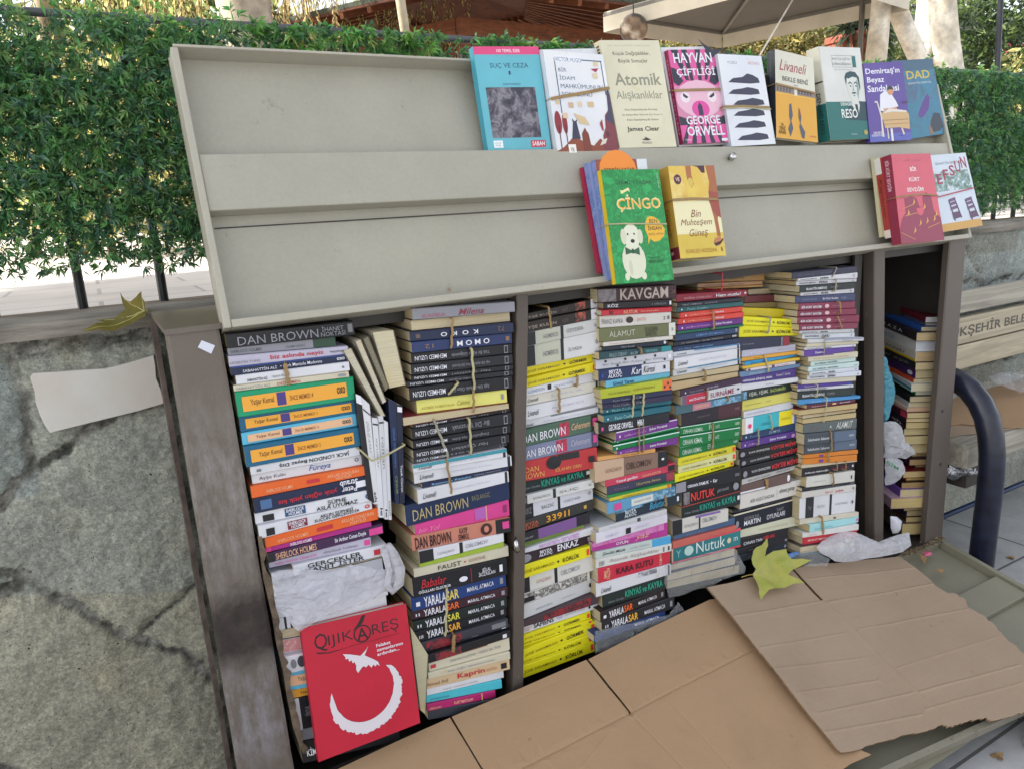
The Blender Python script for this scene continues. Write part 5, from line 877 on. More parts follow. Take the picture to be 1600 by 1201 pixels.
fb('pink and black striped paperback with a pig face, tied with a band on the lid', cq(1030, 50, 5.72, (78, 162), (478, 155), (635, 985), (215, 1002)), TOPP(.022), .012, 'd98cae', '9c2450',
   [r(0, 1, .62, 1, 'd8589c')]+[poly([(.5+.55*math.cos(a), max(.66, .60+.55*math.sin(a))), (.5+.9*math.cos(a), min(1, .60+.75*math.sin(a)+.1)), (.5+.9*math.cos(a+.2), min(1, .60+.75*math.sin(a+.2)+.1)), (.5+.55*math.cos(a+.2), max(.66, .60+.55*math.sin(a+.2)))], '2a2c3c') for a in (.2, .6, 1.0)]+
   [poly([(0, .66), (.1, .62), (.22, .67), (.1, .8), (0, .82)], '2a2c3c'), poly([(1, .66), (.9, .62), (.78, .66), (.9, .8), (1, .82)], '2a2c3c'), poly([(.28, 1), (.40, 1), (.45, .67), (.38, .67)], '2a2c3c'), poly([(.58, 1), (.70, 1), (.62, .67), (.55, .67)], '2a2c3c'), poly([(.05, 1), (.2, 1), (.35, .68), (.28, .68)], '2a2c3c'), poly([(.82, 1), (.97, 1), (.75, .68), (.69, .68)], '2a2c3c'),
    ('e', .0, 1.0, .28, .68, 'e2b4c8'), ('e', .1, .30, .44, .56, 'e8d8e0'), ('e', .68, .88, .44, .56, 'e8d8e0'), poly([(.16, .545), (.27, .50), (.22, .485), (.16, .51)], '2a2c3c'), poly([(.84, .545), (.71, .50), (.76, .485), (.84, .51)], '2a2c3c'), ('e', .30, .68, .28, .46, 'd8489c'), poly([(.43, .30), (.53, .30), (.53, .40), (.48, .44), (.43, .40)], '3a2c4c'),
    r(0, 1, 0, .26, 'd8589c')]+[poly([(x, 0), (x+.1, 0), (.5+(x-.45)*.55, .27), (.5+(x-.5)*.55, .27)], '2a2c3c') for x in (-.02, .18, .38, .58, .78)]+[poly([(0, .2), (0, .30), (.2, .26), (.15, .2)], '2a2c3c'), poly([(1, .2), (1, .30), (.8, .26), (.85, .2)], '2a2c3c'),
    t('*HAYVAN', .08, .93, .86, .965), t('*ÇİFTLİĞİ', .10, .95, .71, .825), t('*GEORGE', .14, .86, .205, .295), t('*ORWELL', .12, .92, .08, .185), t('-roman', .06, .18, .03, .05), r(.82, .95, .015, .045, 'W')],
   [t('*HAYVAN ÇİFTLİĞİ', .1, .9, .3, .7, 'd890b0')])
fb('white paperback behind the pink pig one, showing as a thin white rim on the lid', cq(1030, 50, 5.72, (12, 140), (440, 130), (590, 1005), (180, 1030)), TOPP(.010), .01, 'dcdce2', 'd0d0d8', [])
fb('white paperback with dark torn stripes, tied with a band on the lid', cq(1030, 50, 5.72, (520, 197), (912, 217), (1042, 1002), (650, 1025)), TOPP(.030), .028, 'dfe2ee', 'c4c8d4',
   [t('-YÜZÜ', .18, .40, .90, .935, '5a6070'), t('-HÜZÜNLÜ', .66, .92, .90, .935, 'c07088')]+
   [poly([(a, y), (a+.12, y+.045), (a+.34, y+.06), (a+.46, y+.10 if i == 0 else y+.075), (a+.58, y+.085 if i == 0 else y+.065), (a+.70, y+.05), (a+.72, y), (a+.5, y-.012), (a+.25, y-.006)], '35364c') for i, (a, y) in enumerate(((.14, .70), (.10, .575), (.17, .455), (.14, .335), (.12, .205), (.14, .065)))]+[], group=None)
fb('yellow and cream paperback with two walking shadow figures and red script', cq(1030, 50, 5.72, (1035, 155), (1375, 235), (1420, 990), (1048, 945)), TOPP(.034), .014, 'd6d4c4', '22262e',
   [r(0, 1, 0, .53, 'd9a23c'), r(0, 1, .515, .60, '8a7c74'), r(.0, 1, .51, .525, 'e0b040'), r(.46, .53, .515, .59, 'd8d4c4')]+[r(.03+.075*i, .07+.075*i, .54, .585, '5a5458') for i in range(12) if i not in (5, 6)]+
   [t('-/Livaneli', .10, .80, .78, .90, 'a02840'), t('BEKLE BENİ', .17, .82, .665, .735, '2c2c30'), t('-roman', .45, .55, .625, .64, '6a6a60'),
    poly([(.32, .40), (.37, .42), (.40, .28), (.36, .22), (.40, .13), (.33, .03), (.28, .12), (.34, .2), (.31, .27)], '4a5566'), poly([(.55, .38), (.58, .36), (.61, .28), (.585, .2), (.69, .1), (.66, .02), (.60, .04), (.55, .16), (.575, .2), (.54, .27)], '4a5566'), poly([(.55, .38), (.58, .36), (.60, .28), (.55, .27)], '8a4a40'), t('*14.|YENİ|BASKI', .06, .22, .05, .18, '4a3a1c'), t('-inkılap', .80, .96, .05, .075, 'a04030')])
fb('dark spined paperback behind the yellow one with walking figures on the lid', cq(1030, 50, 5.72, (1000, 165), (1340, 235), (1385, 985), (1015, 948)), TOPP(.020), .013, '22262e', '1c2430', [])
fb('thick green and white paperback with a moustached man in a suit', cq(1180, 50, 5, (492, 114), (818, 125), (902, 835), (592, 848)), TOPP(.034), .034, 'd8d9d4', 'cfcdbd',
   [r(0, 1, 0, .415, '1f6a66'), r(0, .02, .415, 1, 'c0c0b8'), t('ANTOLOJİYA', .28, .72, .855, .895, '5a6a66'), t('DENGBÊJAN', .28, .72, .80, .84, '5a6a66'), r(.27, .275, .785, .91, '7a8a86'), r(.27, .86, .908, .912, '7a8a86'), r(.27, .86, .785, .789, '7a8a86'), r(.76, .85, .79, .905, '1f6a66'), t('-antolojiya', .3, .75, .75, .77, '9aa09c'),
    poly([(.44, .22), (.48, .33), (.60, .385), (.66, .42), (.80, .42), (.92, .415), (1, .40), (1, .20)], '1d3f48'), poly([(.63, .37), (.65, .44), (.80, .44), (.82, .37), (.76, .26)], 'd0d2cc'), poly([(.70, .385), (.765, .385), (.775, .30), (.755, .25), (.72, .30)], '1a3038'), poly([(.565, .58), (.555, .66), (.60, .71), (.72, .72), (.84, .70), (.87, .63), (.855, .54), (.83, .46), (.76, .41), (.68, .415), (.62, .46), (.585, .52)], 'd2d4ce'), poly([(.80, .66), (.85, .62), (.845, .52), (.80, .43), (.785, .50), (.80, .58)], '8aa09c'), poly([(.54, .60), (.525, .68), (.57, .725), (.68, .745), (.80, .735), (.88, .68), (.885, .57), (.86, .53), (.85, .62), (.82, .675), (.72, .685), (.62, .665), (.575, .67), (.56, .63)], '24464e'), poly([(.595, .615), (.64, .632), (.69, .618), (.69, .605), (.64, .618), (.60, .602)], '24464e'), poly([(.735, .618), (.78, .632), (.825, .615), (.82, .602), (.78, .618), (.735, .604)], '24464e'), ('e', .625, .665, .575, .592, '24464e'), ('e', .76, .80, .575, .592, '24464e'), poly([(.70, .60), (.712, .60), (.72, .545), (.735, .535), (.69, .53), (.675, .537), (.695, .545)], '8aa09c'), poly([(.645, .50), (.685, .522), (.71, .515), (.74, .522), (.78, .50), (.74, .503), (.71, .497), (.68, .503)], '24464e'), poly([(.675, .478), (.71, .472), (.75, .478), (.71, .485)], '6a8684'),
    t('*DENGBÊJ', .35, .66, .36, .415, 'e0e4e0'), t('*RESO', .34, .74, .235, .335, 'e0e4e0'), t('-Avesta', .52, .66, .05, .07, 'c0d0c8'), ('e', .84, .94, .045, .10, 'a89a50')],
   [r(.60, 1, 0, 1, '1f6a66'), r(.36, .375, 0, 1, '263030'), t('*DENGBÊJ RESO', .48, .92, .25, .75, '263030')])
fb('violet paperback with a man in a white shirt writing at a table, on the lid', cq(1180, 50, 5, (842, 247), (1148, 231), (1225, 843), (900, 864)), TOPP(.036), .012, '5b4597', '4a3680',
   [t('*Demirtaş\'ın', .04, .90, .845, .935), t('*Beyaz', .06, .48, .735, .825), t('*Sandalyesi', .05, .83, .61, .72), r(0, 1, 0, .10, '5860b0'),
    poly([(.18, .50), (.24, .50), (.30, .32), (.29, .06), (.34, .06), (.33, .28), (.36, .30), (.30, .42), (.26, .52), (.20, .52)], 'd8cfc0'), poly([(.30, .40), (.34, .60), (.46, .64), (.60, .62), (.72, .50), (.76, .44), (.60, .42), (.42, .38)], 'e0e0e8'), ('e', .52, .68, .585, .685, 'c89070'), poly([(.52, .645), (.53, .685), (.60, .70), (.68, .68), (.67, .65), (.60, .66)], '2c2420'), poly([(.38, .42), (.60, .425), (.72, .43), (.72, .40), (.56, .39), (.40, .39)], 'c89070'),
    poly([(.32, .36), (.52, .42), (.95, .38), (1.0, .33), (.98, .14), (.72, .17), (.38, .17)], 'c9a878'), poly([(.36, .36), (.52, .42), (.95, .38), (.94, .36), (.6, .375)], 'd8d4cc'), r(.36, .97, .265, .275, '9a7050'), r(.36, .97, .215, .222, '9a7050'), poly([(.42, .17), (.44, .17), (.45, .03), (.42, .03)], 'd8c8b0'), poly([(.76, .16), (.80, .16), (.84, .08), (.80, .07)], 'd8c8b0'), r(.50, .55, .0, .16, 'e0dcd4'), r(.86, 1, .47, .50, '4a2a60'), t('*ZEKERİ|KARATAŞ', .05, .32, .06, .14, 'd8d4e8'), t('-avesta', .70, .82, .06, .075, '303878')])
fb('dark teal paperback with gold capitals, half hidden by the violet one on the lid', cq(1180, 50, 5, (1062, 226), (1385, 209), (1488, 795), (1160, 845)), TOPP(.02), .012, '3c5f78', '2c4458',
   [('b', 0, 1, 0, .86, 'tealhaze'), t('*DAD', .30, .86, .755, .86, 'c8b040'), t('*SELAHATTİN DEMİRTAŞ', .30, .86, .685, .72, 'b8c4cc'), poly([(.42, .30), (.56, .44), (.72, .56), (.76, .50), (.70, .36), (.56, .27), (.46, .25)], '5a3a88'), poly([(.62, .04), (.70, .20), (.80, .30), (.94, .28), (.98, .10), (.88, .05)], '2e3a48'), poly([(.62, .02), (.72, .02), (.70, .08), (.66, .16), (.64, .10)], '8a6a58')])
# --- lower row
fb('green children\'s paperback with a white puppy in a bow tie, on the lid', cq(900, 230, 5.22, (205, 186), (673, 180), (800, 1082), (330, 1117)), LOWP(.050), .012, '1f9a4c', 'd8b828',
   [('b', 0, 1, 0, 1, 'greenpaws'), t('ŞERMİN YAŞAR', .21, .84, .86, .915, '20382c'), poly([(.28, .785), (.31, .79), (.40, .815), (.43, .80), (.43, .83), (.41, .84), (.31, .815), (.27, .82)], 'e8dca0'), t('*ÇİNGO', .18, .95, .625, .78, 'ecdca8'), t('ÇİNGO', .195, .935, .635, .765, 'e8a838'),
    poly([(.62, .52), (.68, .575), (.76, .58), (.84, .56), (.92, .50), (.96, .46), (.93, .40), (.84, .36), (.74, .35), (.68, .38), (.63, .33), (.645, .40), (.61, .46)], 'e4b030'), t('BEN', .70, .84, .52, .555, '3a2a10'), t('*İNSAN', .66, .90, .455, .50, '3a2a10'), t('-DEĞİL MİYİM', .66, .92, .41, .435, '3a2a10'),
    ('e', .15, .55, .03, .36, 'd8d8c0'), ('e', .16, .24, .02, .09, 'd8d8c0'), ('e', .44, .53, .02, .09, 'd8d8c0'), ('e', .25, .31, .06, .2, 'c8c8ac'), ('e', .21, .50, .30, .52, 'dcdcc6'), ('e', .17, .27, .34, .48, 'd0d0b4'), ('e', .46, .55, .34, .47, 'd0d0b4'), ('e', .28, .31, .42, .44, '2c2c28'), ('e', .39, .42, .42, .44, '2c2c28'), ('e', .33, .40, .35, .385, '1c1c1c'), poly([(.22, .25), (.22, .32), (.34, .28), (.46, .31), (.46, .24), (.34, .265)], '2a5a3c'), ('e', .32, .37, .255, .30, '1f4a30'),
    t('-Resimleyen:', .60, .82, .20, .225, '1c4a2c'), t('-HERKES OKUR', .58, .86, .165, .19, '1c4a2c'), t('-Taze Kitap', .70, .92, .05, .07, '1c4a2c'), t('*-TAZE KİTAP', .945, .975, .83, .97, 'c8e8c8', -90)], [r(0, .22, 0, 1, 'd8b828'), r(.72, 1, 0, 1, 'd8b828')], group=None)
fb('orange topped children\'s paperback peeping above the green puppy one', cq(900, 230, 5.22, (155, 103), (573, 96), (690, 1040), (300, 1075)), LOWP(.037), .012, 'd8dde4', '3a7fa8',
   [r(0, .80, .80, 1, '8a4a3a'), ('e', .05, .78, .72, 1.08, 'e88a30'), t('*ŞERMİN YAŞAR', .14, .74, .895, .935, '4a2a18')], [('b', 0, 1, 0, 1, 'bluekids')])
fb('blue spined children\'s paperback under the orange topped one on the lid', cq(900, 230, 5.22, (92, 130), (500, 120), (640, 1060), (262, 1090)), LOWP(.024), .012, '8a98c0', '7f8cba', [], [('b', 0, .8, 0, 1, 'bluekids')])
fb('crimson thin paperback at the back of the tied pile, seen by its spine', cq(900, 230, 5.22, (50, 165), (460, 150), (600, 990), (195, 1030)), LOWP(.011), .010, '9a2444', 'a02040', [], [])
fb('yellow paperback with brown legs in sandals and brown handwriting, on the lid', cq(900, 230, 5.22, (750, 156), (1125, 150), (1225, 885), (853, 911)), LOWP(.052), .040, 'd9bd4c', 'b8953c',
   [r(0, 1, .26, .62, 'e4dcb0'), ('b', 0, 1, .62, 1, 'sandwash'), poly([(.36, 1), (.48, 1), (.47, .90), (.50, .80), (.44, .76), (.38, .80), (.36, .90)], 'a86a40'), ('e', .37, .49, .77, .87, 'd0b458'), poly([(.50, 1), (.78, 1), (.77, .92), (.70, .92), (.62, .985)], '4a2430'), poly([(.80, 1), (1, 1), (1, .62), (.92, .40), (.94, .22), (.86, .22), (.84, .42), (.80, .56), (.79, .7), (.84, .82)], 'a4623c'), poly([(.78, .6), (.80, .72), (1, .7), (1, .42), (.9, .45), (.84, .5)], '9a4a3c'), poly([(.76, .16), (.80, .20), (.92, .22), (.96, .17), (.90, .12), (.80, .11)], 'b87850'), poly([(.76, .145), (.98, .17), (.99, .20), (.93, .14), (.80, .11)], '4a2a2c'),
    ('e', .08, .24, .80, .91, '5a2638'), t('*VE', .12, .20, .835, .875, 'e0c8b0'), t('-/Bin', .34, .56, .44, .52, '7a3424'), t('-/Muhteşem', .10, .78, .335, .42, '7a3424'), t('-/Güneş', .26, .66, .21, .31, '7a3424'), t('KHALED HOSSEINI', .14, .80, .05, .095, 'b07830'), t('*§', .90, .94, .05, .10, '7a3424'), t('-ortadoğu', .10, .32, .665, .68, 'a08040')],
   [t('/Güneş', .45, .75, .3, .7, '8a5a28'), r(.87, 1, 0, 1, '6a1f30'), t('*§', .91, .95, .4, .6, 'e0c8b0')], page='cdbf9c')
fb('coral pink paperback with white capitals over wine red roots, on the lid', cq(1340, 220, 6.673, (350, 143), (757, 134), (906, 1036), (458, 1075)), LOWP(.050), .024, 'd0586a', '8a2c44',
   [t('-AHMET TULGAR', .28, .70, .915, .935, 'a04858'), t('*BİR', .42, .58, .805, .865, 'e8e0dc'), t('*KÜRT', .36, .62, .69, .745, 'e8e0dc'), t('*SEVDİM', .28, .68, .575, .635, 'e8e0dc'),
    poly([(.0, .0), (1, .0), (1, .26), (.86, .34), (.84, .52), (.72, .56), (.62, .50), (.62, .40), (.52, .40), (.48, .50), (.36, .52), (.18, .50), (.18, .34), (.08, .28), (0, .16)], '8f3550'), poly([(.62, .40), (.60, .33), (.54, .30), (.47, .31), (.44, .38)], 'd0586a')]+[poly([(x, y), (x+.07, y+.03), (x+.05, y+.08), (x+.035, y+.04)], 'd8a84c') for x, y in ((.2, .30), (.36, .42), (.60, .36), (.80, .22), (.30, .10), (.62, .20), (.86, .27), (.45, .18))]+[poly([(x, y), (x+.30, y+s), (x+.30, y+s+.008), (x, y+.008)], 'c8904c') for x, y, s in ((.02, .12, -.09), (.15, .30, .03), (.65, .15, .05), (.10, .38, .05))],
   [t('*BİR KÜRT SEVDİM', .06, .40, .25, .75, 'd8b0b8')])
fb('red and white paperback behind the coral pink one, seen by its spine', cq(1340, 220, 6.673, (232, 180), (650, 150), (820, 990), (352, 1010)), LOWP(.026), .016, 'a8403c', 'a23a34', [], [r(0, .2, 0, 1, 'd0ccc8'), t('/Kaplanın', .25, .75, .2, .8, '5a1c1c'), r(.90, 1, 0, 1, 'd8c8c0')])
fb('cream paperback at the back of the tied right pile, page edge towards the left', cq(1340, 220, 6.673, (172, 172), (600, 150), (790, 975), (262, 1003)), LOWP(.010), .010, 'b8b08c', 'c8c09c', [], [])
fb('white paperback with two purple chairs and red brush lettering, on the lid', cq(1340, 220, 6.673, (735, 155), (1125, 125), (1306, 885), (860, 958)), LOWP(.030), .016, 'ccd6e2', 'c0c8d4',
   [r(0, 1, 0, .10, 'c89a50'), ('b', .0, .95, .52, .78, 'foliage'), t('-SELAHATTİN DEMİRTAŞ', .14, .80, .86, .91, '3a3a4c')]+[t('*'+c_, .12+.17*i, .26+.17*i, .62+.045*i, .75+.05*i, '9a2848') for i, c_ in enumerate('EFSUN')]+
   [poly([(x, y+.28), (x+.03, y+.28), (x+.10, y), (x+.07, y)], '4c3050') for x, y in ((.30, .12), (.70, .10))]+[poly([(x+.14, y+.30), (x+.17, y+.30), (x+.26, y+.03), (x+.23, y+.03)], '4c3050') for x, y in ((.30, .12), (.70, .10))]+[poly([(x+.02, y+q), (x+.18, y+q+.02), (x+.18, y+q+.06), (x+.02, y+q+.04)], '6a4a70') for x, y in ((.30, .12), (.70, .10)) for q in (.14, .20, .25)]+[poly([(x+.05, y+.02), (x+.25, y+.04), (x+.22, y+.12), (x+.04, y+.11)], '5a3c5c') for x, y in ((.30, .12), (.70, .10))])
R9 = random.Random(4); CRES = []
for i in range(90):                              # ragged outer rim, then the smoother inner rim back
    a = math.radians(158+i*2.72); g_ = 1+R9.uniform(-.035, .035)*(1 if 14 < i < 80 else .3); CRES.append((.515+.348*math.cos(a)*g_, .365+.283*math.sin(a)*g_))
for i in range(60):
    a = math.radians(36-i*3.35); CRES.append((.500+.286*math.cos(a)*(1+R9.uniform(-.012, .012)), .415+.242*math.sin(a)))
# --- the red magazine leaning on the leftmost stack
MZ = (PY(560, 1165, -.045), Vector((0, -.985, .17)).normalized())
fb('large red paperback with a torn white crescent and plane, leaning on the leftmost stack', cq(400, 830, 3.246, (226, 490), (761, 364), (833, 969), (318, 1168)), MZ, .014, 'c01c36', 'a81830',
   [t('Q', .10, .22, .79, .93, '2c1018'), t('-IJIK', .225, .46, .80, .90, '2c1018'), t('*A', .49, .60, .80, .895, '2c1018'), t('-REŞ', .64, .90, .795, .905, '2c1018'), poly([(.455, .885), (.50, .92), (.535, .955), (.555, .985), (.575, .992), (.60, .982), (.585, .972), (.575, .95), (.555, .925), (.535, .915), (.52, .905), (.49, .90)], '2c1018')]+
   [poly([(.545+.085*math.cos(a), .85+.068*math.sin(a)), (.545+.085*math.cos(a+.4), .85+.068*math.sin(a+.4)), (.545+.072*math.cos(a+.4), .85+.057*math.sin(a+.4)), (.545+.072*math.cos(a), .85+.057*math.sin(a))], '2c1018') for a in [i*.4 for i in range(16)]]+
   [r(.40, .90, .775, .779, '7a1424'), poly([(.10, .80), (.22, .775), (.40, .775), (.22, .768), (.12, .785)], '2c1018'), t('*Felaket', .66, .80, .715, .74), t('*zamanlarının', .66, .92, .68, .705), t('*ardından...', .66, .88, .645, .67),
    poly([(.34, .735), (.40, .72), (.46, .70), (.50, .685), (.56, .72), (.585, .745), (.54, .68), (.58, .655), (.62, .63), (.66, .60), (.67, .565), (.645, .585), (.63, .57), (.61, .59), (.59, .57), (.565, .60), (.54, .585), (.515, .60), (.49, .585), (.46, .56), (.445, .585), (.45, .62), (.44, .65), (.42, .645), (.415, .67), (.39, .665), (.385, .69), (.36, .69), (.36, .71)], 'd8cfd4')]+
   [poly(CRES, 'd8cfd4')], page='d8d2c4')
BLOTS.update({'darkcrowd': (['1e2230', '34323e', '5a5460', '8a8890', '2a2836'], 45), 'tealhaze': (['2a4a68', '3a6a80', '2a7a98', '486080', '304860'], 14), 'greenpaws': (['1f9a4c', '1f9a4c', '157a3a', '28a858', '1f9a4c'], 60), 'bluekids': (['3a7fb0', '8a90c0', '5a78b0', 'a8b4d0'], 40), 'sandwash': (['e0c860', 'd8b44c', 'e8d890'], 12), 'foliage': (['ccd6e2', 'ccd6e2', '7a9a90', '4a6a68', 'c0a080'], 50)})
UP = [(cq(340, 470, 2.86, (560, 225), (600, 212), (752, 515), (728, 515)), 'd2cbb6', 'P', 'narrow cream page edge of a slanting paperback between the two left stacks, leftmost', []),
      (cq(340, 470, 2.86, (614, 185), (642, 172), (756, 448), (738, 462)), 'd8d2c0', 'P', 'cream page edge of a slanting paperback, beside the thickest upright one', []),
      (cq(340, 470, 2.86, (650, 175), (676, 160), (768, 385), (750, 405)), '8d8672', 'P', 'grey cream slanting paperback, shaded, beside the thickest upright one', []),
      (cq(340, 470, 2.86, (690, 142), (788, 132), (842, 376), (766, 392)), 'd9cfb0', 'P', 'thick paperback standing with bent cream pages outward, between the left stacks', []),
      (cq(340, 470, 2.86, (616, 415), (641, 425), (705, 905), (672, 885)), '25252a', 'S', 'black upright paperback with white top, nearest the leftmost stack', [r(.0, 1, .92, 1, 'W')]),
      (cq(340, 470, 2.86, (641, 427), (680, 462), (721, 906), (697, 906)), 'dcdce0', 'S', 'white upright paperback with black label, nearest the leftmost stack', [r(.05, .95, .885, .90, 'k'), t('-OĞUZ ATAY', .3, .7, .5, .8, 'g', -90), t('*ada', .3, .75, .02, .12, 'k', -90)]),
      (cq(340, 470, 2.86, (690, 520), (716, 524), (746, 966), (722, 966)), 'd8d8de', 'S', 'white upright paperback, second of the three tied white ones', [r(.05, .95, .93, .945, 'k'), t('-oyunlar', .3, .7, .5, .8, 'g', -90), t('*le', .3, .75, .02, .10, 'k', -90)]),
      (cq(340, 470, 2.86, (718, 514), (741, 512), (765, 974), (747, 974)), 'd0d0d6', 'S', 'white upright paperback, third of the three tied white ones', [r(.05, .95, .93, .945, 'k'), t('-roman', .3, .7, .5, .8, 'g', -90), t('*le', .3, .75, .02, .10, 'k', -90)]),
      (cq(340, 470, 2.86, (742, 530), (762, 542), (779, 976), (766, 976)), 'd6d6dc', 'S', 'narrow white upright paperback beside the navy ones', [t('/Livaneli', .3, .75, .04, .2, 'k', -90)]),
      (cq(340, 470, 2.86, (764, 438), (800, 452), (814, 906), (795, 906)), '1f2a48', 'S', 'navy upright paperback with blue lettering', [t('CESUR YENİ DÜNYA', .3, .7, .36, .74, '4a78c0', -90), t('CESUR', .3, .7, .1, .28, '8a9a40', -90)]),
      (cq(340, 470, 2.86, (800, 462), (826, 466), (838, 900), (816, 906)), '20243a', 'S', 'dark navy upright paperback with white tip, next to the black pile', [r(.1, .9, .93, .98, 'W'), t('*Yazık Cioran', .3, .7, .12, .4, 'd0d0d8', -90)]),
      (cq(600, 780, 3.43, (140, 676), (238, 832), (222, 1152), (196, 1130)), 'd0c8a8', 'P', 'cream paperback standing on edge between the red cover and the low stack', [])]
for u_ in UP: prep += [x[1] for x in u_[4] if x[0] == 't']
for f_ in FACE: prep += [x[1] for x in list(f_[6])+list(f_[7]) if x[0] == 't']
BENCH = '*BÜYÜKŞEHİR BELEDİYESİ'; SIGN = ['*AÇIK', 'ÇAY']; BAGT = '*BİM'
prep_texts(prep+[BENCH, BAGT]+SIGN)
# ---------------------------------------------------------------- build the stacked books
PAGES = ['c9bc98', 'cfc19c', 'c0b08a', 'cdc3a6', 'c4b48e']
def zline(L, R, x): return L.z+(R.z-L.z)*(x-L.x)/(R.x-L.x)
LABELS = {}
def ox_px(q, i, j, c): ox, oy, s_ = CR[c]; return ox+q[i]/s_, oy+q[j]/s_
def build_stack(sn, y0, rows):
    cr = rows[0]; out = []
    for b_ in rows[1:]:
        if isinstance(b_, int): cr = b_; continue
        ox, oy, s = CR[cr]; e = b_[0] == 'end'; q = b_[1:] if e else b_
        opts = {} if e else next((x for x in q if isinstance(x, dict)), {})
        y = y0+opts.get('y', 0)+(0 if e else random.uniform(-.0055, .0055))
        L = PY(ox+q[0]/s, oy+q[1]/s, y); R = PY(ox+q[2]/s, oy+q[3]/s, y)
        out.append((L, R, y, None if e else q, cr))
    for (L, R, y, q, crq), (L2, R2, *_r) in zip(out, out[1:]):
        kind = 'L' if q[4] == 'L' else ('P' if q[6] == 'P' else 'S')
        cov, desc, items = (q[5], q[6], q[7]) if kind == 'L' else (q[4], q[5], q[6])
        zb0 = min(zline(L2, R2, L.x), L.z-.0035); zb1 = min(zline(L2, R2, R.x), R.z-.0035)
        g = .00045; yaw = random.uniform(-.008, .008); base = Vector(((L.x+R.x)/2, y+.065, min(zb0, zb1)))
        lab = desc+', '+sn; root = empty('book', base, lab, 'book', 'books stacked in the cabinet'); LABELS.setdefault(lab, []).append(root)
        thick = (L.z+R.z-zb0-zb1)/2; tp = .0007/thick; D = .128+random.uniform(-.006, .006); mb = MB(); pb = MB()
        if kind == 'L':
            D = .30 if q[1] < 590 and crq == 14 else .245; wd = R.x-L.x
            def hit(px, py, dx, dy):                       # where a line of sight meets the upright plane through L along (dx, dy)
                nn = Vector((-dy, dx, 0)); d_ = ray(px, py); return CAM+d_*((L-CAM).dot(nn)/d_.dot(nn))
            k_ = Vector((1446, 495)); kk = PY(1446, 495, y0); L_ = L; L = kk; bq = hit(1385, 472, .42, .907)-kk; eq = hit(1472, 494.5, .907, -.42)-kk; L = L_
            sdir = bq.normalized(); pdir = eq.normalized(); ex_ = ox_px(q, 2, 3, crq); E_ = hit(ex_[0], ex_[1], .907, -.42); wd = max(.03, (Vector((E_.x, E_.y))-Vector((L.x, L.y))).length)
            sdir = (sdir+Vector((yaw*8, 0, 0))).normalized(); hz_ = L.z-zb0
            def A(u, v, w_): return Vector((L.x, L.y, zb0+g))+sdir*D*u+pdir*wd*w_+Vector((0, 0, (hz_-g)*v))
            csect(mb, cover_mat(col(cov)), None, A, .0008/wd, tp, 'L'); pc = q[8]
            pt = lambda u, v, lf: A(1-u, v, 0)-pdir*(lf+.0003)
            c = [(.004, .997), (tp*1.3, 1-tp*1.3), (.0015/wd, .985)]
        else:
            fl = kind == 'P'
            def A(u, v, w_):
                x = L.x+(R.x-L.x)*u; zt = L.z+(R.z-L.z)*u; zb = zb0+(zb1-zb0)*u; w2 = 1-w_ if fl else w_
                bow = 0 if fl else -.0012*(1-(2*v-1)**2)*max(0, 1-w_*8)
                return Vector((x, y+D*w2+yaw*(u-.5)+bow, zb+g+(zt-zb-g)*v))
            csect(mb, cover_mat(col(cov) if not fl else random.choice(['8a2f3a', '2b3a66', 'c8c8cc', '4a4a50', '7a6a3a'])), None, A, .0008/D, tp, kind); pc = col(cov) if fl else random.choice(PAGES)
            pt = lambda u, v, lf: A(u, v, 0)+Vector((0, -lf-.0003, 0))
            c = [(.003, .997), (tp*1.3, 1-tp*1.3), (.0016/D, .985 if not fl else .99)]
        (u0, u1), (v0, v1), (w0, w1) = c
        pb.prism([A(u0, v0, w0), A(u1, v0, w0), A(u1, v1, w0), A(u0, v1, w0)], [A(u0, v0, w1), A(u1, v0, w1), A(u1, v1, w1), A(u0, v1, w1)], page_mat(pc))
        mb.build('cover', root, loc=base); pb.build('page_block', root, loc=base)
        if kind != 'P':
            its = []
            for it in items:
                if it[0] == 't' and '!' not in it[1][:3] and False: pass
                its.append(it)
            decorate(root, base, its, pt, None)
        NBOOK.append((sn, L, R, zb0, zb1, y, desc))
for sn, y0, rows in STACKS: build_stack(sn, y0, rows)
for k_, v_ in LABELS.items():
    if len(v_) > 1:
        print('DUP', k_)
        for i, o in enumerate(v_): o['label'] = k_+' (%s down)' % ORD[i]
# upright books squeezed between the two left stacks: front faces from the photo
for qd_, cv, kd, lab, items in UP:
    y = -.002 if cv != 'd0c8a8' else -.01
    C4 = [PY(px, py, y) for px, py in qd_]          # TL TR BR BL
    base = (C4[2]+C4[3])/2+Vector((0, .06, 0)); root = empty('book', base, lab, 'book', 'books standing upright between the left stacks')
    D = .12
    def A(u, v, w_, C4=C4, kd=kd, D=D): p = (C4[3]*(1-u)+C4[2]*u)*(1-v)+(C4[0]*(1-u)+C4[1]*u)*v; return p+Vector((0, D*((1-w_) if kd == 'P' else w_), 0))
    wd = (C4[1]-C4[0]).length; mb = MB(); csect(mb, cover_mat(cv if kd == 'S' else 'a8a090'), None, lambda a, b_, c: A(b_, a, c), .0008/D, .0007/wd, kd); mb.build('cover', root, loc=base)
    pb = MB(); e = .0012/wd; w0 = .012; pb.prism([A(e, .004, w0), A(1-e, .004, w0), A(1-e, .996, w0), A(e, .996, w0)], [A(e, .004, .99), A(1-e, .004, .99), A(1-e, .996, .99), A(e, .996, .99)], page_mat(cv if kd == 'P' else 'd4c8ac')); pb.build('page_block', root, loc=base)
    decorate(root, base, items, lambda u, v, lf: A(u, v, 0)+Vector((0, -lf-.0003, 0)), None)
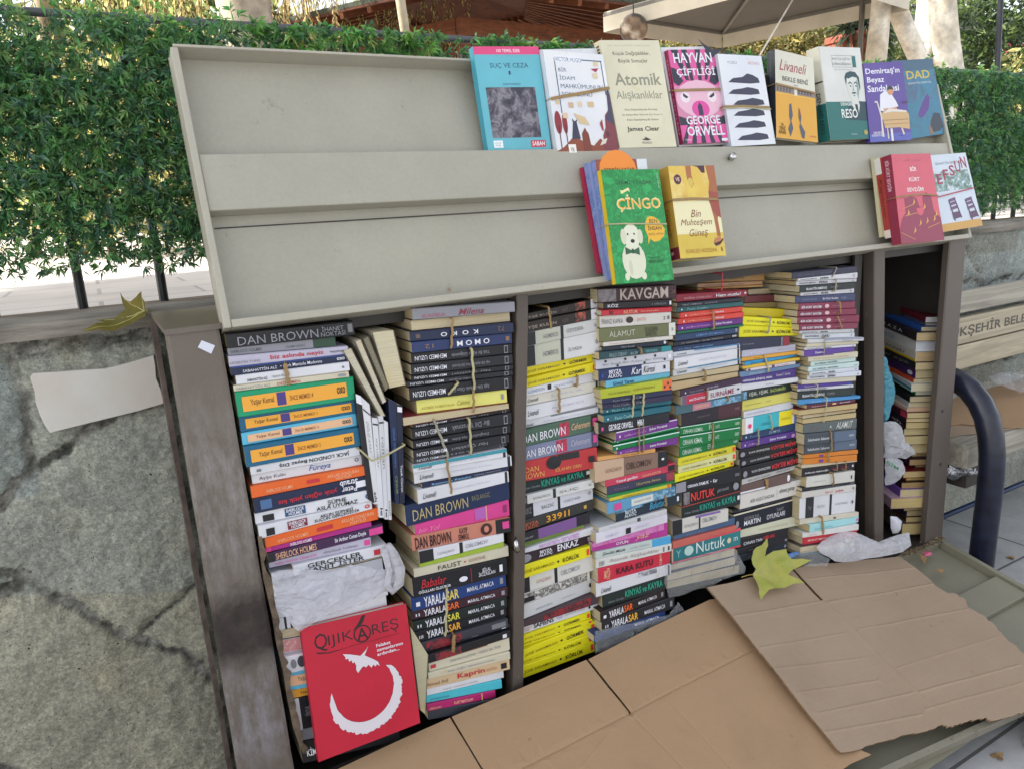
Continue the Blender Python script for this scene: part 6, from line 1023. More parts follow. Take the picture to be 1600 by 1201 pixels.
# ---------------------------------------------------------------- build the books shown face on
for lab, quad, (p0, n), T, cv, sp, items, sit, pc, grp in FACE:
    C4 = [PP(px, py, p0, n) for px, py in quad]; base = (C4[2]+C4[3])/2-n*T/2
    root = empty('book', base, lab, 'book', 'books on show on the raised lid' if 'magazine' not in lab and 'leaning on the leftmost' not in lab else None)
    def FQ(u, v, d=0): return (C4[3]*(1-u)+C4[2]*u)*(1-v)+(C4[0]*(1-u)+C4[1]*u)*v-n*d
    Wd = (C4[2]-C4[3]).length; mb = MB()
    # cover: front board, spine at the left, back board (three boards of thin card with square corners slightly worn)
    fm = cover_mat(cv); sm = cover_mat(sp); th = .0008; e = .003
    mb.prism([FQ(0, 0), FQ(1, 0), FQ(1, 1), FQ(0, 1)], [FQ(0, 0, th), FQ(1, 0, th), FQ(1, 1, th), FQ(0, 1, th)], fm)
    mb.prism([FQ(0, 0, T-th), FQ(1, 0, T-th), FQ(1, 1, T-th), FQ(0, 1, T-th)], [FQ(0, 0, T), FQ(1, 0, T), FQ(1, 1, T), FQ(0, 1, T)], fm)
    sx = .0009/Wd; mb.prism([FQ(-sx*.3, 0, th*.4), FQ(-sx*.3, 1, th*.4), FQ(-sx*.3, 1, T-th*.4), FQ(-sx*.3, 0, T-th*.4)], [FQ(sx, 0, th*1.02), FQ(sx, 1, th*1.02), FQ(sx, 1, T-th*1.02), FQ(sx, 0, T-th*1.02)], sm)
    mb.build('cover', root, loc=base)
    pb = MB(); pb.prism([FQ(sx*1.1, .006, th*1.1), FQ(.985, .006, th*1.1), FQ(.985, .994, th*1.1), FQ(sx*1.1, .994, th*1.1)], [FQ(sx*1.1, .006, T-th*1.1), FQ(.985, .006, T-th*1.1), FQ(.985, .994, T-th*1.1), FQ(sx*1.1, .994, T-th*1.1)], page_mat(pc)); pb.build('page_block', root, loc=base)
    decorate(root, base, items, lambda u, v, lf: FQ(u, v, -lf), None)
    if sit:
        sd_ = (C4[0]-C4[1]).normalized()
        decorate(root, base, sit, lambda u, v, lf: FQ(0, 1-u, T*(1-v))+sd_*(lf+.0006), None)
# ---------------------------------------------------------------- rubber bands
BANDM = {'tan': pm('tan_rubber', '9c7f52', .55, .15, 30), 'pale': pm('pale_rubber', 'b5ad84', .5, .12, 30), 'red': pm('red_rubber', 'b02440', .5, .1, 30), 'grey': pm('grey_rubber', '97927f', .5, .1, 30)}
BG = 'rubber bands tied round the books'
def band(stack, cr, x0, y0, x1, y1, c, wd=.0042):
    ox, oy, s = CR[cr]; yy = STACKS[stack][1]; sn = STACKS[stack][0]
    a = PY(ox+x0/s, oy+y0/s, yy-.0065); b_ = PY(ox+x1/s, oy+y1/s, yy-.0065); m_ = (a+b_)/2
    def at(p): return min((abs(p.z-(B[1].z+B[2].z+B[3]+B[4])/4), B[6]) for B in NBOOK if B[0] == sn)[1].split(',')[0]
    up, lo = at(a), at(b_); up = ' '.join(up.split()[:2]); lo = ' '.join(lo.split()[:2])
    mb = MB(); K = [a, b_, b_+Vector((0, .145, 0)), a+Vector((0, .145, 0))]; mt = BANDM[c]
    seg = [a.lerp(b_, i/8)+Vector((.0012*math.sin(i*2.1), -.001*math.sin(i*math.pi/8), 0)) for i in range(9)]
    for p, q in zip(seg, seg[1:]): mb.beam(p, q, wd, .0011, mt, up=(0, 1, 0.01))
    for p, q in ((b_, K[2]), (K[2], K[3]), (K[3], a)): mb.beam(p, q, wd, .0011, mt, up=(1, 0, .01))
    o = mb.build('rubber_band'); return tag(o, '%s rubber band, %s to %s books, %s' % (c, up, lo, sn), 'rubber band', BG)
for a_ in ((0, 1, 300, 282, 318, 372, 'tan', .006), (1, 2, 338, 118, 332, 265, 'tan'), (1, 2, 432, 268, 446, 470, 'pale'), (1, 2, 366, 434, 320, 490, 'pale'), (1, 2, 440, 478, 444, 578, 'tan'), (1, 2, 246, 618, 318, 800, 'grey'), (1, 2, 420, 612, 430, 785, 'pale'), (1, 2, 308, 815, 334, 980, 'tan'),
           (1, 3, 336, 476, 330, 728, 'pale'), (1, 3, 374, 726, 370, 815, 'tan', .007), (2, 4, 206, 182, 222, 300, 'tan'), (2, 4, 372, 574, 368, 628, 'tan', .006), (2, 4, 266, 646, 270, 775, 'tan', .005), (3, 6, 336, 474, 342, 508, 'tan'), (3, 6, 290, 770, 282, 915, 'pale'), (3, 6, 356, 765, 346, 905, 'pale'), (3, 6, 324, 970, 326, 1142, 'tan', .003), (3, 6, 352, 965, 354, 1142, 'tan', .003), (3, 7, 460, 285, 470, 345, 'tan', .005),
           (4, 8, 438, 78, 434, 196, 'red', .003), (4, 8, 374, 340, 380, 464, 'tan'), (4, 8, 318, 752, 322, 818, 'tan', .006), (4, 8, 334, 876, 336, 945, 'tan'), (4, 8, 480, 932, 478, 962, 'tan'), (4, 9, 374, 50, 374, 228, 'tan'),
           (5, 12, 306, 416, 290, 530, 'grey'), (5, 12, 262, 700, 296, 818, 'pale'), (5, 13, 320, 42, 336, 150, 'pale', .003), (5, 13, 224, 152, 226, 270, 'grey'), (5, 13, 285, 545, 290, 612, 'tan', .006),
           (6, 12, 804, 40, 770, 112, 'grey', .003), (6, 12, 800, 128, 792, 216, 'grey'), (6, 12, 826, 298, 834, 384, 'tan'), (6, 12, 812, 410, 846, 500, 'tan', .003), (6, 12, 716, 565, 708, 690, 'grey', .003), (6, 12, 660, 915, 656, 1010, 'pale', .003), (6, 12, 732, 1012, 712, 1194, 'pale', .003), (6, 13, 792, 168, 800, 322, 'tan'), (6, 13, 768, 335, 780, 400, 'tan'), (6, 13, 840, 408, 840, 472, 'tan', .003), (6, 13, 908, 402, 908, 470, 'tan', .003), (6, 13, 808, 495, 814, 580, 'tan', .005), (6, 13, 720, 836, 734, 965, 'tan', .006)):
    band(*a_)
seen = {}
for o in COL.objects:
    if o.name.startswith('rubber_band'): seen.setdefault(o['label'], []).append(o)
for k_, v_ in seen.items():
    for i, o in enumerate(v_):
        if len(v_) > 1: o['label'] = k_.replace(' rubber', ' %s rubber' % ['left', 'right', 'third'][i])
def fband(lab, pts, pl, c, wd=.003, T=.03):
    p0, n = pl; q = [PP(x, y, p0, n)+n*.0012 for x, y in pts]; mb = MB(); mt = BANDM[c]
    for a, b_ in zip(q, q[1:]): mb.beam(a, b_, wd, .0012, mt, up=n)
    back = [q[0]-n*T, q[-1]-n*T]
    for a, b_ in ((q[-1], back[1]), (back[1], back[0]), (back[0], q[0])): mb.beam(a, b_, wd, .0012, mt, up=(0, 0, 1))
    tag(mb.build('rubber_band'), lab, 'rubber band', BG)
fband('pale rubber band slung round the upright books between the left stacks', [(562, 702), (581, 719), (600, 712), (632, 694)], (PY(600, 700, -.012), Vector((0, -1, 0))), 'pale', .003, .10)
fband('wide tan rubber band round the white paperback with red trees', [(861, 155), (880, 151), (905, 147), (951, 138)], TOPP(.0285), 'tan', .0058, .03)
fband('tan rubber band across the pink pig paperback', [(1053, 142), (1080, 141), (1126, 140)], TOPP(.0225), 'tan', .005, .024)
fband('twisted tan rubber band across the torn stripe paperback', [(1130, 167), (1160, 166), (1202, 168)], TOPP(.0305), 'tan', .004, .032)
fband('thin pale rubber band across the torn stripe paperback', [(1130, 170), (1160, 168.5), (1204, 171)], TOPP(.0308), 'pale', .002, .034)
fband('tan rubber band round the walking figures paperback', [(1212, 131), (1240, 138), (1273, 146)], TOPP(.0345), 'tan', .004, .03)
fband('thin tan rubber band across the green puppy paperback', [(950, 351), (975, 350), (1041, 350.5)], LOWP(.0505), 'pale', .0025, .05)
fband('wide tan rubber band round the yellow sandals paperback', [(1050, 313), (1080, 311), (1121, 312)], LOWP(.0525), 'tan', .005, .052)
fband('tan and red rubber band across the coral pink paperback', [(1400, 309), (1420, 306), (1440, 304), (1465, 306)], LOWP(.0506), 'tan', .0035, .05)
fband('red rubber band across the two chairs paperback', [(1463, 309), (1490, 302), (1521, 294)], LOWP(.0315), 'red', .0028, .03)
# ================================================================ CARDBOARD, LEAVES, PLASTIC
def cardboard_mat(name, c, ang, flute=1, grain=.9):
    m, t, b = nodes(name); cl = lin(c); v = coords(t, rnd=False)
    tc = N(t, 'ShaderNodeTexCoord'); mp = N(t, 'ShaderNodeMapping'); mp.inputs['Rotation'].default_value = (0, 0, ang); mp.inputs['Scale'].default_value = (1.2, 90, 1); t.links.new(tc.outputs['Object'], mp.inputs[0])
    st = noise(t, mp.outputs[0], 2.0, 5, .6)
    a = mixc(t, ramp(t, st, .35, .7), cl, tuple(x*grain for x in cl)); f = ramp(t, noise(t, v, 6, 7, .65), .35, .75); a = mixc(t, f, a, mixc(t, .16, a, (.25, .16, .10))); a = mixc(t, ramp(t, noise(t, v, 2.6, 5, .6), .58, .72), a, mixc(t, .22, a, (.16, .10, .06))); a = mixc(t, ramp(t, noise(t, v, 45, 4, .7), .68, .72), a, mixc(t, .35, a, (.10, .07, .05)))
    g = ramp(t, noise(t, v, 240, 3, .7), .3, .8); a = mixc(t, g, a, mixc(t, .10, a, (.05, .03, .02)))
    t.links.new(a, b.inputs['Base Color']); b.inputs['Roughness'].default_value = .8; b.inputs['Specular IOR Level'].default_value = .25
    bump(t, b, st, .30*flute, .0015); MATS[name] = m; return m
CB1 = cardboard_mat('brown_cardboard', 'a88a6b', -.30, .06, 1.0); CB2 = cardboard_mat('pale_corrugated_cardboard', 'a5907b', -.03, .4, .96); CBE = pm('cardboard_edge', '8a6c50', .9, .3, 120, .6, 200)
def sheet3(a, b_, c): n = (b_-a).cross(c-a).normalized(); return a, (n if n.z > 0 else -n)
def slab(name, px, pl, mat, T=.004, step=.02, wob=.0012, lift=0, creases=(), parent=None, seed=0, floor=.006):
    """cardboard: outline from the photo on its own sloping plane, real thickness, slight waviness, pressed creases"""
    creases = [(a, b_, d if d > 0 and name != 'ribbed' else d) for a, b_, d in creases]; p0, n = pl; u = Vector((1, 0, 0)); u = (u-n*u.dot(n)).normalized(); q = n.cross(u); W = [PP(x, y, p0, n) for x, y in px]
    ol = [Vector(((p-p0).dot(u), (p-p0).dot(q))) for p in W]; vv, ff = sheet_from_outline(ol, step, .2)
    cr = [(Vector(((a-p0).dot(u), (a-p0).dot(q))), Vector(((b_-p0).dot(u), (b_-p0).dot(q))), d) for a, b_, d in [(PP(*k[0], p0, n), PP(*k[1], p0, n), k[2]) for k in creases]]
    if cr:                                      # finer rows of points along each crease
        ex = []
        for a, b_, d in cr:
            dv = (b_-a).normalized(); pv = Vector((-dv.y, dv.x)); L_ = (b_-a).length
            for k in range(int(L_/.008)):
                for o_ in (-.004, 0, .004): ex.append(a+dv*k*.008+pv*o_)
        m_ = len(ol); allp = ol+ex+[v for v in vv]
        vv, e_, ff, *_ = delaunay_2d_cdt([Vector(p) for p in allp], [(i, (i+1) % m_) for i in range(m_)], [], 1, 1e-6)
    mb = MB(); top = []
    for p in vv:
        h = lift+wob*3*fbm((p.x*4, p.y*4, seed))
        for a, b_, d in cr:
            dd = seg_d(p, a, b_); h -= d*max(0, 1-dd/.005)-(d*.4*max(0, 1-abs(dd-.009)/.005) if d > 0 else 0)
        P = p0+u*p.x+q*p.y; fp = DP(0, 0, floor); d = P-CAM; tf = (fp-CAM).dot(DN)/d.dot(DN)    # never sinks into the lid below
        s_ = .01; tm = -s_*math.log(math.exp(-1/s_)+math.exp(-tf/s_)) if tf > 0 else 1
        top.append(CAM+d*min(1, tm)+n*h)
    i = len(top); mb.v = [tuple(p) for p in top]+[tuple(p-n*T) for p in top]; k = mb.m(mat); ke = mb.m(CBE)
    from collections import Counter
    ec = Counter()
    for f in ff:
        mb.f.append(tuple(f)); mb.mi.append(k); mb.f.append(tuple(i+x for x in reversed(f))); mb.mi.append(k)
        for a, b_ in zip(f, f[1:]+f[:1]): ec[tuple(sorted((a, b_)))] += 1
    for (a, b_), c in ec.items():
        if c == 1: mb.f.append((a, b_, i+b_, i+a)); mb.mi.append(ke)
    return mb.build(name, parent)
lid_pl = (DP(0, 0, .0), DN)
a1 = PY(525, 1201, -.016); a2 = PY(1110, 935, -.016); a3 = PP(1360, 1186, DP(0, 0, .012), DN)
pl1 = sheet3(a1, a2, a3)
g = 'cardboard sheets covering the lower lid'
def tear(p, q, n, amp):
    return [(p[0]+(q[0]-p[0])*i/n+random.uniform(-amp, amp), p[1]+(q[1]-p[1])*i/n+random.uniform(-amp, amp)) for i in range(1, n)]
ol1 = [(706, 1119), (800, 1079), (916, 1030)]+[(950, 1073), (984, 1112), (987, 1111), (952, 1070), (919.5, 1029)]+[(1020, 978), (1108, 937), (1128, 934), (1180, 1000), (1260, 1100), (1330, 1165), (1362, 1178), (1330, 1192), (1300, 1212), (1200, 1290), (760, 1290), (800, 1260), (752, 1196), (728, 1156)]
o = slab('cardboard_sheet', ol1, pl1, CB1, .004, .022, .0016, 0, [((690, 1262), (985, 1112), .0026), ((985, 1112), (1180, 1013), .0026), ((985, 1112), (1110, 1245), .0012), ((905, 1201), (965, 1130), -.0009), ((1060, 1110), (1180, 1240), .0008), ((1025, 1000), (1050, 1035), .0006), ((760, 1110), (880, 1060), .0005)])
tag(o, 'plain brown cardboard sheet with a slit flap, under the ribbed cardboard', 'cardboard', g)
ol0 = [(478, 1222), (525, 1201), (620, 1157), (703, 1119.5), (725, 1155), (749.5, 1197), (795, 1262), (755, 1290), (470, 1290)]
o = slab('cardboard_flap', ol0, pl1, CB1, .004, .022, .0012, -.002, [], seed=5); tag(o, 'brown cardboard flap below the red paperback, cut off by a slit', 'cardboard', g)
b1 = PY(1108, 918, -.024); b2 = PP(1405, 868, DP(0, 0, .016), DN); b3 = PP(1316, 1172, DP(0, 0, .034), DN)
pl2 = sheet3(b1, b2, b3); CB = lambda x, y: (1040+x/2.857, 820+y/2.857)
ol2 = [CB(*p) for p in ((186, 276), (280, 255), (380, 228), (480, 212), (567, 201), (691, 338), (702, 333), (574, 197), (640, 176), (760, 168), (900, 150), (1040, 140), (1060, 150), (1110, 190), (1140, 212), (1185, 250), (1200, 270), (1250, 300), (1300, 306), (1340, 330), (1350, 365), (1420, 400), (1470, 440), (1510, 490), (1555, 530), (1600, 570), (1640, 620), (1680, 700), (1700, 760), (1640, 815), (1600, 832), (1560, 845), (1500, 862), (1450, 872), (1432, 858), (1385, 868), (1330, 880), (1300, 892), (1262, 902), (1240, 888), (1180, 910), (1130, 925), (1080, 930), (1000, 955), (930, 975), (860, 1000), (784, 1011), (700, 910), (600, 790), (450, 600), (330, 450), (300, 410), (250, 350))]
ol2 = [p for i in range(len(ol2)) for p in ([ol2[i]]+(tear(ol2[i], ol2[(i+1) % len(ol2)], 4, 1.6) if 17 <= i <= 46 else []))]
rib = [(CB(*a), CB(*b_), -2.4*d) for a, b_, d in (((300, 405), (700, 338), .0008), ((720, 345), (1200, 262), .0008), ((300, 410), (306, 402), .0001), ((420, 545), (820, 480), .0006), ((860, 465), (1360, 372), .0007), ((490, 640), (900, 590), .0006), ((590, 745), (960, 690), .0007), ((690, 835), (1110, 745), .0008), ((720, 920), (1160, 840), .0008), ((1130, 745), (1590, 620), .0008), ((1030, 640), (1500, 490), .0004), ((640, 240), (1110, 190), .0006), ((720, 350), (850, 480), .0006), ((850, 480), (1040, 670), .0006), ((1040, 670), (1250, 860), .0006), ((1160, 820), (1600, 700), .0006))]
o = slab('cardboard_sheet', ol2, pl2, CB2, .0045, .02, .0016, 0, rib, seed=9, floor=.020)
tag(o, 'ribbed pale cardboard sheet with torn right edge, lying on top with the yellow leaf', 'cardboard', g)
# torn cardboard lining along the left post
mb = MB(); random.seed(3); cl = [(406, 838), (415, 905), (428, 960), (436, 1010), (446, 1050), (452, 1090), (462, 1140), (480, 1186)]; L1 = []; L2 = []
for (x0, y0), (x1, y1) in zip(cl, cl[1:]):
    for i in range(5): f = i/5; L1.append(PY(x0+(x1-x0)*f-3, y0+(y1-y0)*f, -.004)); L2.append(PY(x0+(x1-x0)*f+4+random.uniform(-3, 6), y0+(y1-y0)*f, -.006+random.uniform(-.006, .002)))
DCB = pm('grimy_cardboard', '6e5e4e', .9, .4, 60, .8, 120, c2='3a3028')
for a, b_, c, d in zip(L1, L2, L2[1:], L1[1:]): mb.prism([a, b_, c, d], [p+Vector((0, .004, 0)) for p in (a, b_, c, d)], DCB)
tag(mb.build('cardboard_strip'), 'ragged torn cardboard strip lining the inside of the left post', 'cardboard')
# --- fallen plane-tree leaves
def leaf(name, px, pl, c1, c2, curl, veins, stem, label, lift=.004):
    p0, n = pl; u = Vector((1, 0, 0)); u = (u-n*u.dot(n)).normalized(); q = n.cross(u); W = [PP(x, y, p0, n) for x, y in px]
    ol = [Vector(((p-p0).dot(u), (p-p0).dot(q))) for p in W]; ct = sum(ol, Vector((0, 0)))/len(ol); vv, ff = sheet_from_outline(ol, .006, .25)
    key = 'leaf_'+c1; m, t, b = nodes(key); v = coords(t, rnd=False); a = mixc(t, ramp(t, noise(t, v, 26, 5), .35, .7), lin(c1), lin(c2)); a = mixc(t, ramp(t, noise(t, v, 60, 6, .7), .66, .76), a, lin('6a4a24')); t.links.new(a, b.inputs['Base Color']); b.inputs['Roughness'].default_value = .5; bump(t, b, noise(t, v, 120, 4), .3, .001)
    tr = N(t, 'ShaderNodeBsdfTranslucent'); t.links.new(a, tr.inputs[0]); mx = N(t, 'ShaderNodeMixShader'); mx.inputs[0].default_value = .25; t.links.new(b.outputs[0], mx.inputs[1]); t.links.new(tr.outputs[0], mx.inputs[2]); t.links.new(mx.outputs[0], t.nodes['Material Output'].inputs[0])
    V = [(Vector(((A_-p0).dot(u), (A_-p0).dot(q))), Vector(((B_-p0).dot(u), (B_-p0).dot(q)))) for A_, B_ in [(PP(*s_[0], p0, n), PP(*s_[1], p0, n)) for s_ in veins]]
    def hgt(p): r_ = (p-ct).length; dv = min(seg_d(p, *s_) for s_ in V); return lift+curl*r_*r_*9+.007*fbm((p.x*22, p.y*22, 4))+min(.006, dv*.22)
    mb = MB(); mb.v = [tuple(p0+u*p.x+q*p.y+n*hgt(p)) for p in vv]; k = mb.m(m)
    for f in ff: mb.f.append(tuple(f)); mb.mi.append(k)
    rt = empty('fallen_leaf', p0+u*ct.x+q*ct.y, label, 'leaf', 'fallen plane tree leaves'); mb.build('leaf_blade', rt, smooth=True)
    mv = MB(); vm = pm('leaf_vein', 'b8b070', .5, .1)
    for A_, B_ in V: mv.tube([p0+u*p.x+q*p.y+n*(hgt(p)+.0004) for p in [A_.lerp(B_, i/8) for i in range(9)]], [.0011*(1-.7*i/8) for i in range(9)], vm, 5)
    mv.build('vein', rt); ms = MB(); A_, B_ = [PP(*s_, p0, n) for s_ in stem]; ms.tube([A_+n*lift, (A_+B_)/2+n*(lift+.006), B_+n*lift], [.0014, .001, .0012], pm('leaf_stem', '9a8a48', .6), 6); ms.build('stem', rt)
LF = [CB(*p) for p in ((440, 60), (447, 95), (432, 130), (425, 150), (470, 122), (522, 116), (530, 135), (545, 160), (590, 160), (632, 166), (590, 190), (545, 212), (530, 230), (580, 250), (604, 266), (560, 268), (520, 285), (480, 290), (440, 300), (420, 325), (408, 345), (398, 310), (400, 270), (383, 240), (378, 222), (396, 205), (375, 185), (370, 158), (376, 125), (390, 108), (415, 98), (430, 80))]
pq = PP(1190, 905, *pl2)+Vector((0, -.004, .012)); leaf('fallen_leaf', LF, (pq, Vector((0, -.70, .71)).normalized()), 'bcb858', 'a4ad4c', .10, [(CB(385, 225), CB(437, 75)), (CB(385, 225), CB(520, 130)), (CB(385, 225), CB(620, 166)), (CB(385, 225), CB(590, 264)), (CB(385, 225), CB(408, 320))], (CB(385, 225), CB(330, 236)), 'large yellow green plane leaf lying on the ribbed cardboard', .008)
L7 = lambda x, y: (x/3.16, 440+y/3.16)
pw = (Vector((0, .262, H-.135)), Vector((0, -.62, .78)).normalized())
LF = [L7(*p) for p in ((598, 84), (618, 108), (645, 114), (675, 102), (702, 76), (705, 105), (722, 140), (715, 165), (726, 200), (690, 212), (640, 226), (600, 240), (575, 258), (540, 266), (500, 264), (460, 274), (412, 276), (450, 250), (485, 228), (520, 218), (470, 206), (520, 196), (562, 190), (590, 172), (622, 150), (606, 120))]
leaf('fallen_leaf', LF, pw, '6f6a2c', '8a7a34', .25, [(L7(716, 170), L7(425, 272)), (L7(716, 170), L7(605, 95)), (L7(716, 170), L7(700, 85)), (L7(716, 170), L7(480, 206))], (L7(716, 170), L7(745, 150)), 'olive brown curled plane leaf on the wall edge beside the cabinet corner', .004)
# --- plastic
def plastic_mat(name, c, alpha, rough=.28):
    m, t, b = nodes(name); b.inputs['Base Color'].default_value = (*lin(c), 1); b.inputs['Roughness'].default_value = rough; b.inputs['Specular IOR Level'].default_value = .8; v = coords(t, (1, 1, 2.0), rnd=False); nz = noise(t, v, 26, 4, .55); s1 = N(t, 'ShaderNodeMath', operation='SUBTRACT'); s1.inputs[1].default_value = .5; t.links.new(nz, s1.inputs[0]); s2 = N(t, 'ShaderNodeMath', operation='ABSOLUTE'); t.links.new(s1.outputs[0], s2.inputs[0]); bump(t, b, ramp(t, s2.outputs[0], .12, 0), .75, .006)
    tr = N(t, 'ShaderNodeBsdfTranslucent'); tr.inputs[0].default_value = (*lin(c), 1); mx = N(t, 'ShaderNodeMixShader'); mx.inputs[0].default_value = .28; t.links.new(b.outputs[0], mx.inputs[1]); t.links.new(tr.outputs[0], mx.inputs[2])
    tp = N(t, 'ShaderNodeBsdfTransparent'); m2 = N(t, 'ShaderNodeMixShader')
    fr = N(t, 'ShaderNodeLayerWeight'); fr.inputs[0].default_value = .25; mm = N(t, 'ShaderNodeMapRange'); mm.inputs[3].default_value = alpha; mm.inputs[4].default_value = min(1, alpha+.35); t.links.new(fr.outputs['Facing'], mm.inputs[0])
    t.links.new(mm.outputs[0], m2.inputs[0]); t.links.new(tp.outputs[0], m2.inputs[1]); t.links.new(mx.outputs[0], m2.inputs[2]); t.links.new(m2.outputs[0], t.nodes['Material Output'].inputs[0]); return m
BAGW = plastic_mat('milky_plastic', 'f0f0f8', .40, .13); BAGC = plastic_mat('clear_plastic', 'd4d8dc', .14, .12); BAGO = plastic_mat('white_plastic', 'f4f4fa', .46, .13)
def film(name, px, pl, mat, puff, crum, label, cat='plastic bag', seed=0, step=.009, holes=(), scale=22):
    """crumpled plastic: an outline on a plane, blown out towards its normal and creased"""
    p0, n = pl; u = Vector((1, 0, 0)); u = (u-n*u.dot(n)).normalized(); q = n.cross(u); W = [PP(x, y, p0, n) for x, y in px]
    ol = [Vector(((p-p0).dot(u), (p-p0).dot(q))) for p in W]; vv, ff = sheet_from_outline(ol, step, .35); sg = [(ol[i], ol[(i+1) % len(ol)]) for i in range(len(ol))]
    mb = MB(); k = mb.m(mat); F_ = []; B_ = []
    for p in vv:
        e = min(seg_d(p, *s_) for s_ in sg); f = min(1, e/.035); f = f*(2-f)
        wx = p.x+.02*fbm((p.x*15, p.y*15, seed+7)); wy = p.y+.02*fbm((p.x*15, p.y*15, seed+9)); rg = 1-abs(mnoise.noise(Vector((wx*scale, wy*scale*1.3, seed))))*2.6; rg2 = .6*(1-abs(mnoise.noise(Vector((wx*scale*2.2+4, wy*scale*1.1, seed+3))))*3)+.10*(1-abs(mnoise.noise(Vector((wx*scale*4, wy*scale*5, seed+3))))*3)
        F_.append(p0+u*p.x+q*p.y+n*(puff*f+crum*(rg+rg2-.9)*(.35+.65*f))); B_.append(p0+u*p.x+q*p.y+n*(-.001+crum*.3*(rg-.6)))
    i = len(F_); mb.v = [tuple(p) for p in F_]+[tuple(p) for p in B_]
    for f in ff: mb.f.append(tuple(f)); mb.mi.append(k); mb.f.append(tuple(i+x for x in reversed(f))); mb.mi.append(k)
    o = mb.build(name, smooth=True); return tag(o, label, cat)
E5 = lambda x, y: (400+x/3.246, 830+y/3.246)
vp = lambda y: (Vector((0, y, 0)), Vector((0, -1, 0)))
film('plastic_bag', [E5(*p) for p in ((78, 212), (120, 196), (205, 188), (330, 196), (400, 190), (480, 166), (560, 180), (655, 190), (648, 150), (640, 70), (668, 60), (705, 105), (738, 190), (742, 240), (720, 300), (690, 312), (652, 305), (560, 362), (430, 415), (330, 455), (270, 472), (222, 508), (190, 485), (160, 440), (140, 420), (112, 412), (92, 330))], vp(-.012), BAGW, .014, .012, 'crumpled milky plastic bag stuffed into the leftmost stack above the red paperback', seed=2, step=.005, scale=15)
ls = MB(); pth = [PY(*E5(*p), -.02) for p in ((668, 66), (700, 115), (730, 190), (726, 260), (690, 300), (664, 268), (676, 200), (660, 130), (648, 90))]; ls.tube(pth, [.006, .008, .010, .009, .007, .006, .005, .006, .005], BAGO, 8); tag(ls.build('bag_handle', smooth=True), 'twisted white bag handle hanging at the right of the milky bag', 'bag handle')
C9 = lambda x, y: (1030+x/4.45, 650+y/4.45)
film('plastic_wrap', [C9(*p) for p in ((38, 1035), (150, 1000), (300, 960), (470, 915), (530, 920), (560, 970), (600, 1050), (590, 1090), (480, 1120), (380, 1170), (200, 1230), (70, 1260), (40, 1160))], vp(-.008), BAGC, .010, .010, 'clear plastic wrap round cream books at the foot of the central stack', 'plastic wrap', 5)
film('plastic_sheet', [(930, 985), (1000, 970), (1045, 960), (1060, 940), (1075, 960), (1050, 985), (1000, 1005), (930, 1020)], vp(-.010), BAGC, .006, .012, 'clear plastic sheet peeping from behind the brown cardboard', 'plastic sheet', 8, .006)
film('plastic_bag', [CB(*p) for p in ((672, 98), (700, 70), (740, 45), (800, 25), (850, 30), (900, 55), (950, 75), (985, 60), (1040, 40), (1085, 32), (1096, 90), (1060, 118), (1010, 130), (960, 140), (900, 148), (850, 158), (800, 162), (760, 160), (735, 145), (690, 125))], (PY(1330, 855, -.035), Vector((0, -.8, .6)).normalized()), BAGO, .020, .011, 'white crumpled plastic bag lying at the foot of the right stack', seed=11, step=.005, scale=14)
film('tissue', [CB(*p) for p in ((545, 160), (600, 120), (660, 105), (690, 128), (735, 150), (720, 180), (650, 185), (600, 175))], (PY(1260, 870, -.02), Vector((0, -.7, .7)).normalized()), BAGC, .008, .01, 'thin clear plastic scrap behind the yellow leaf', 'plastic scrap', 14, .006)
film('blue_wrapper', [CB(*p) for p in ((510, 150), (520, 135), (575, 118), (598, 116), (592, 130), (540, 160))], (PY(1235, 868, -.004), Vector((0, -.7, .7)).normalized()), pm('blue_plastic', '5a86c8', .3, .15), .006, .004, 'small blue plastic wrapper tucked behind the yellow leaf', 'wrapper', 21, .005)
D4 = lambda x, y: (1340+x/4.14, 370+y/4.14); D5 = lambda x, y: (1340+x/4.62, 640+y/4.62)
BAGB = plastic_mat('turquoise_plastic', '6ec0d6', .8)
film('plastic_bag', [D4(*p) for p in ((172, 770), (190, 790), (205, 860), (232, 930), (246, 1000), (236, 1060), (215, 1110), (200, 1180), (174, 1200))], vp(.055), BAGB, .012, .006, 'turquoise plastic bag squeezed against the divider, right compartment', seed=31, step=.006)
o = film('plastic_bag', [D5(*p) for p in ((192, 90), (230, 80), (275, 85), (310, 115), (325, 170), (322, 220), (370, 235), (400, 275), (392, 325), (350, 352), (300, 345), (250, 355), (195, 345))], vp(.035), BAGO, .022, .010, 'white shopping bag ball with faint green print, upper, right compartment', seed=33, step=.006)
o = film('plastic_bag', [D5(*p) for p in ((200, 350), (250, 345), (300, 352), (330, 375), (332, 430), (315, 480), (280, 515), (240, 538), (205, 545))], vp(.035), BAGO, .020, .006, 'white shopping bag ball with bold green letters, lower, right compartment', seed=35, step=.006)
tm = MB(); pts = [PY(*D5(*p), .0085) for p in ((205, 385), (290, 435))]; u_ = (pts[1]-pts[0]); v_ = Vector((.002, 0, .012)); add_text(tm, BAGT, 0, 1, 0, 1, ink('1f8a58'), lambda a, b_: pts[0]+u_*a+v_*b_+Vector((0, -.0015, 0))); tm.build('green_letters', o)
film('paper_cup', [D5(*p) for p in ((240, 765), (285, 770), (318, 800), (315, 850), (290, 888), (255, 892), (240, 850))], vp(.025), pm('white_paper', 'dcdce4', .5, .08), .018, .003, 'crushed white paper cup at the bottom of the right compartment', 'cup', 41, .006)
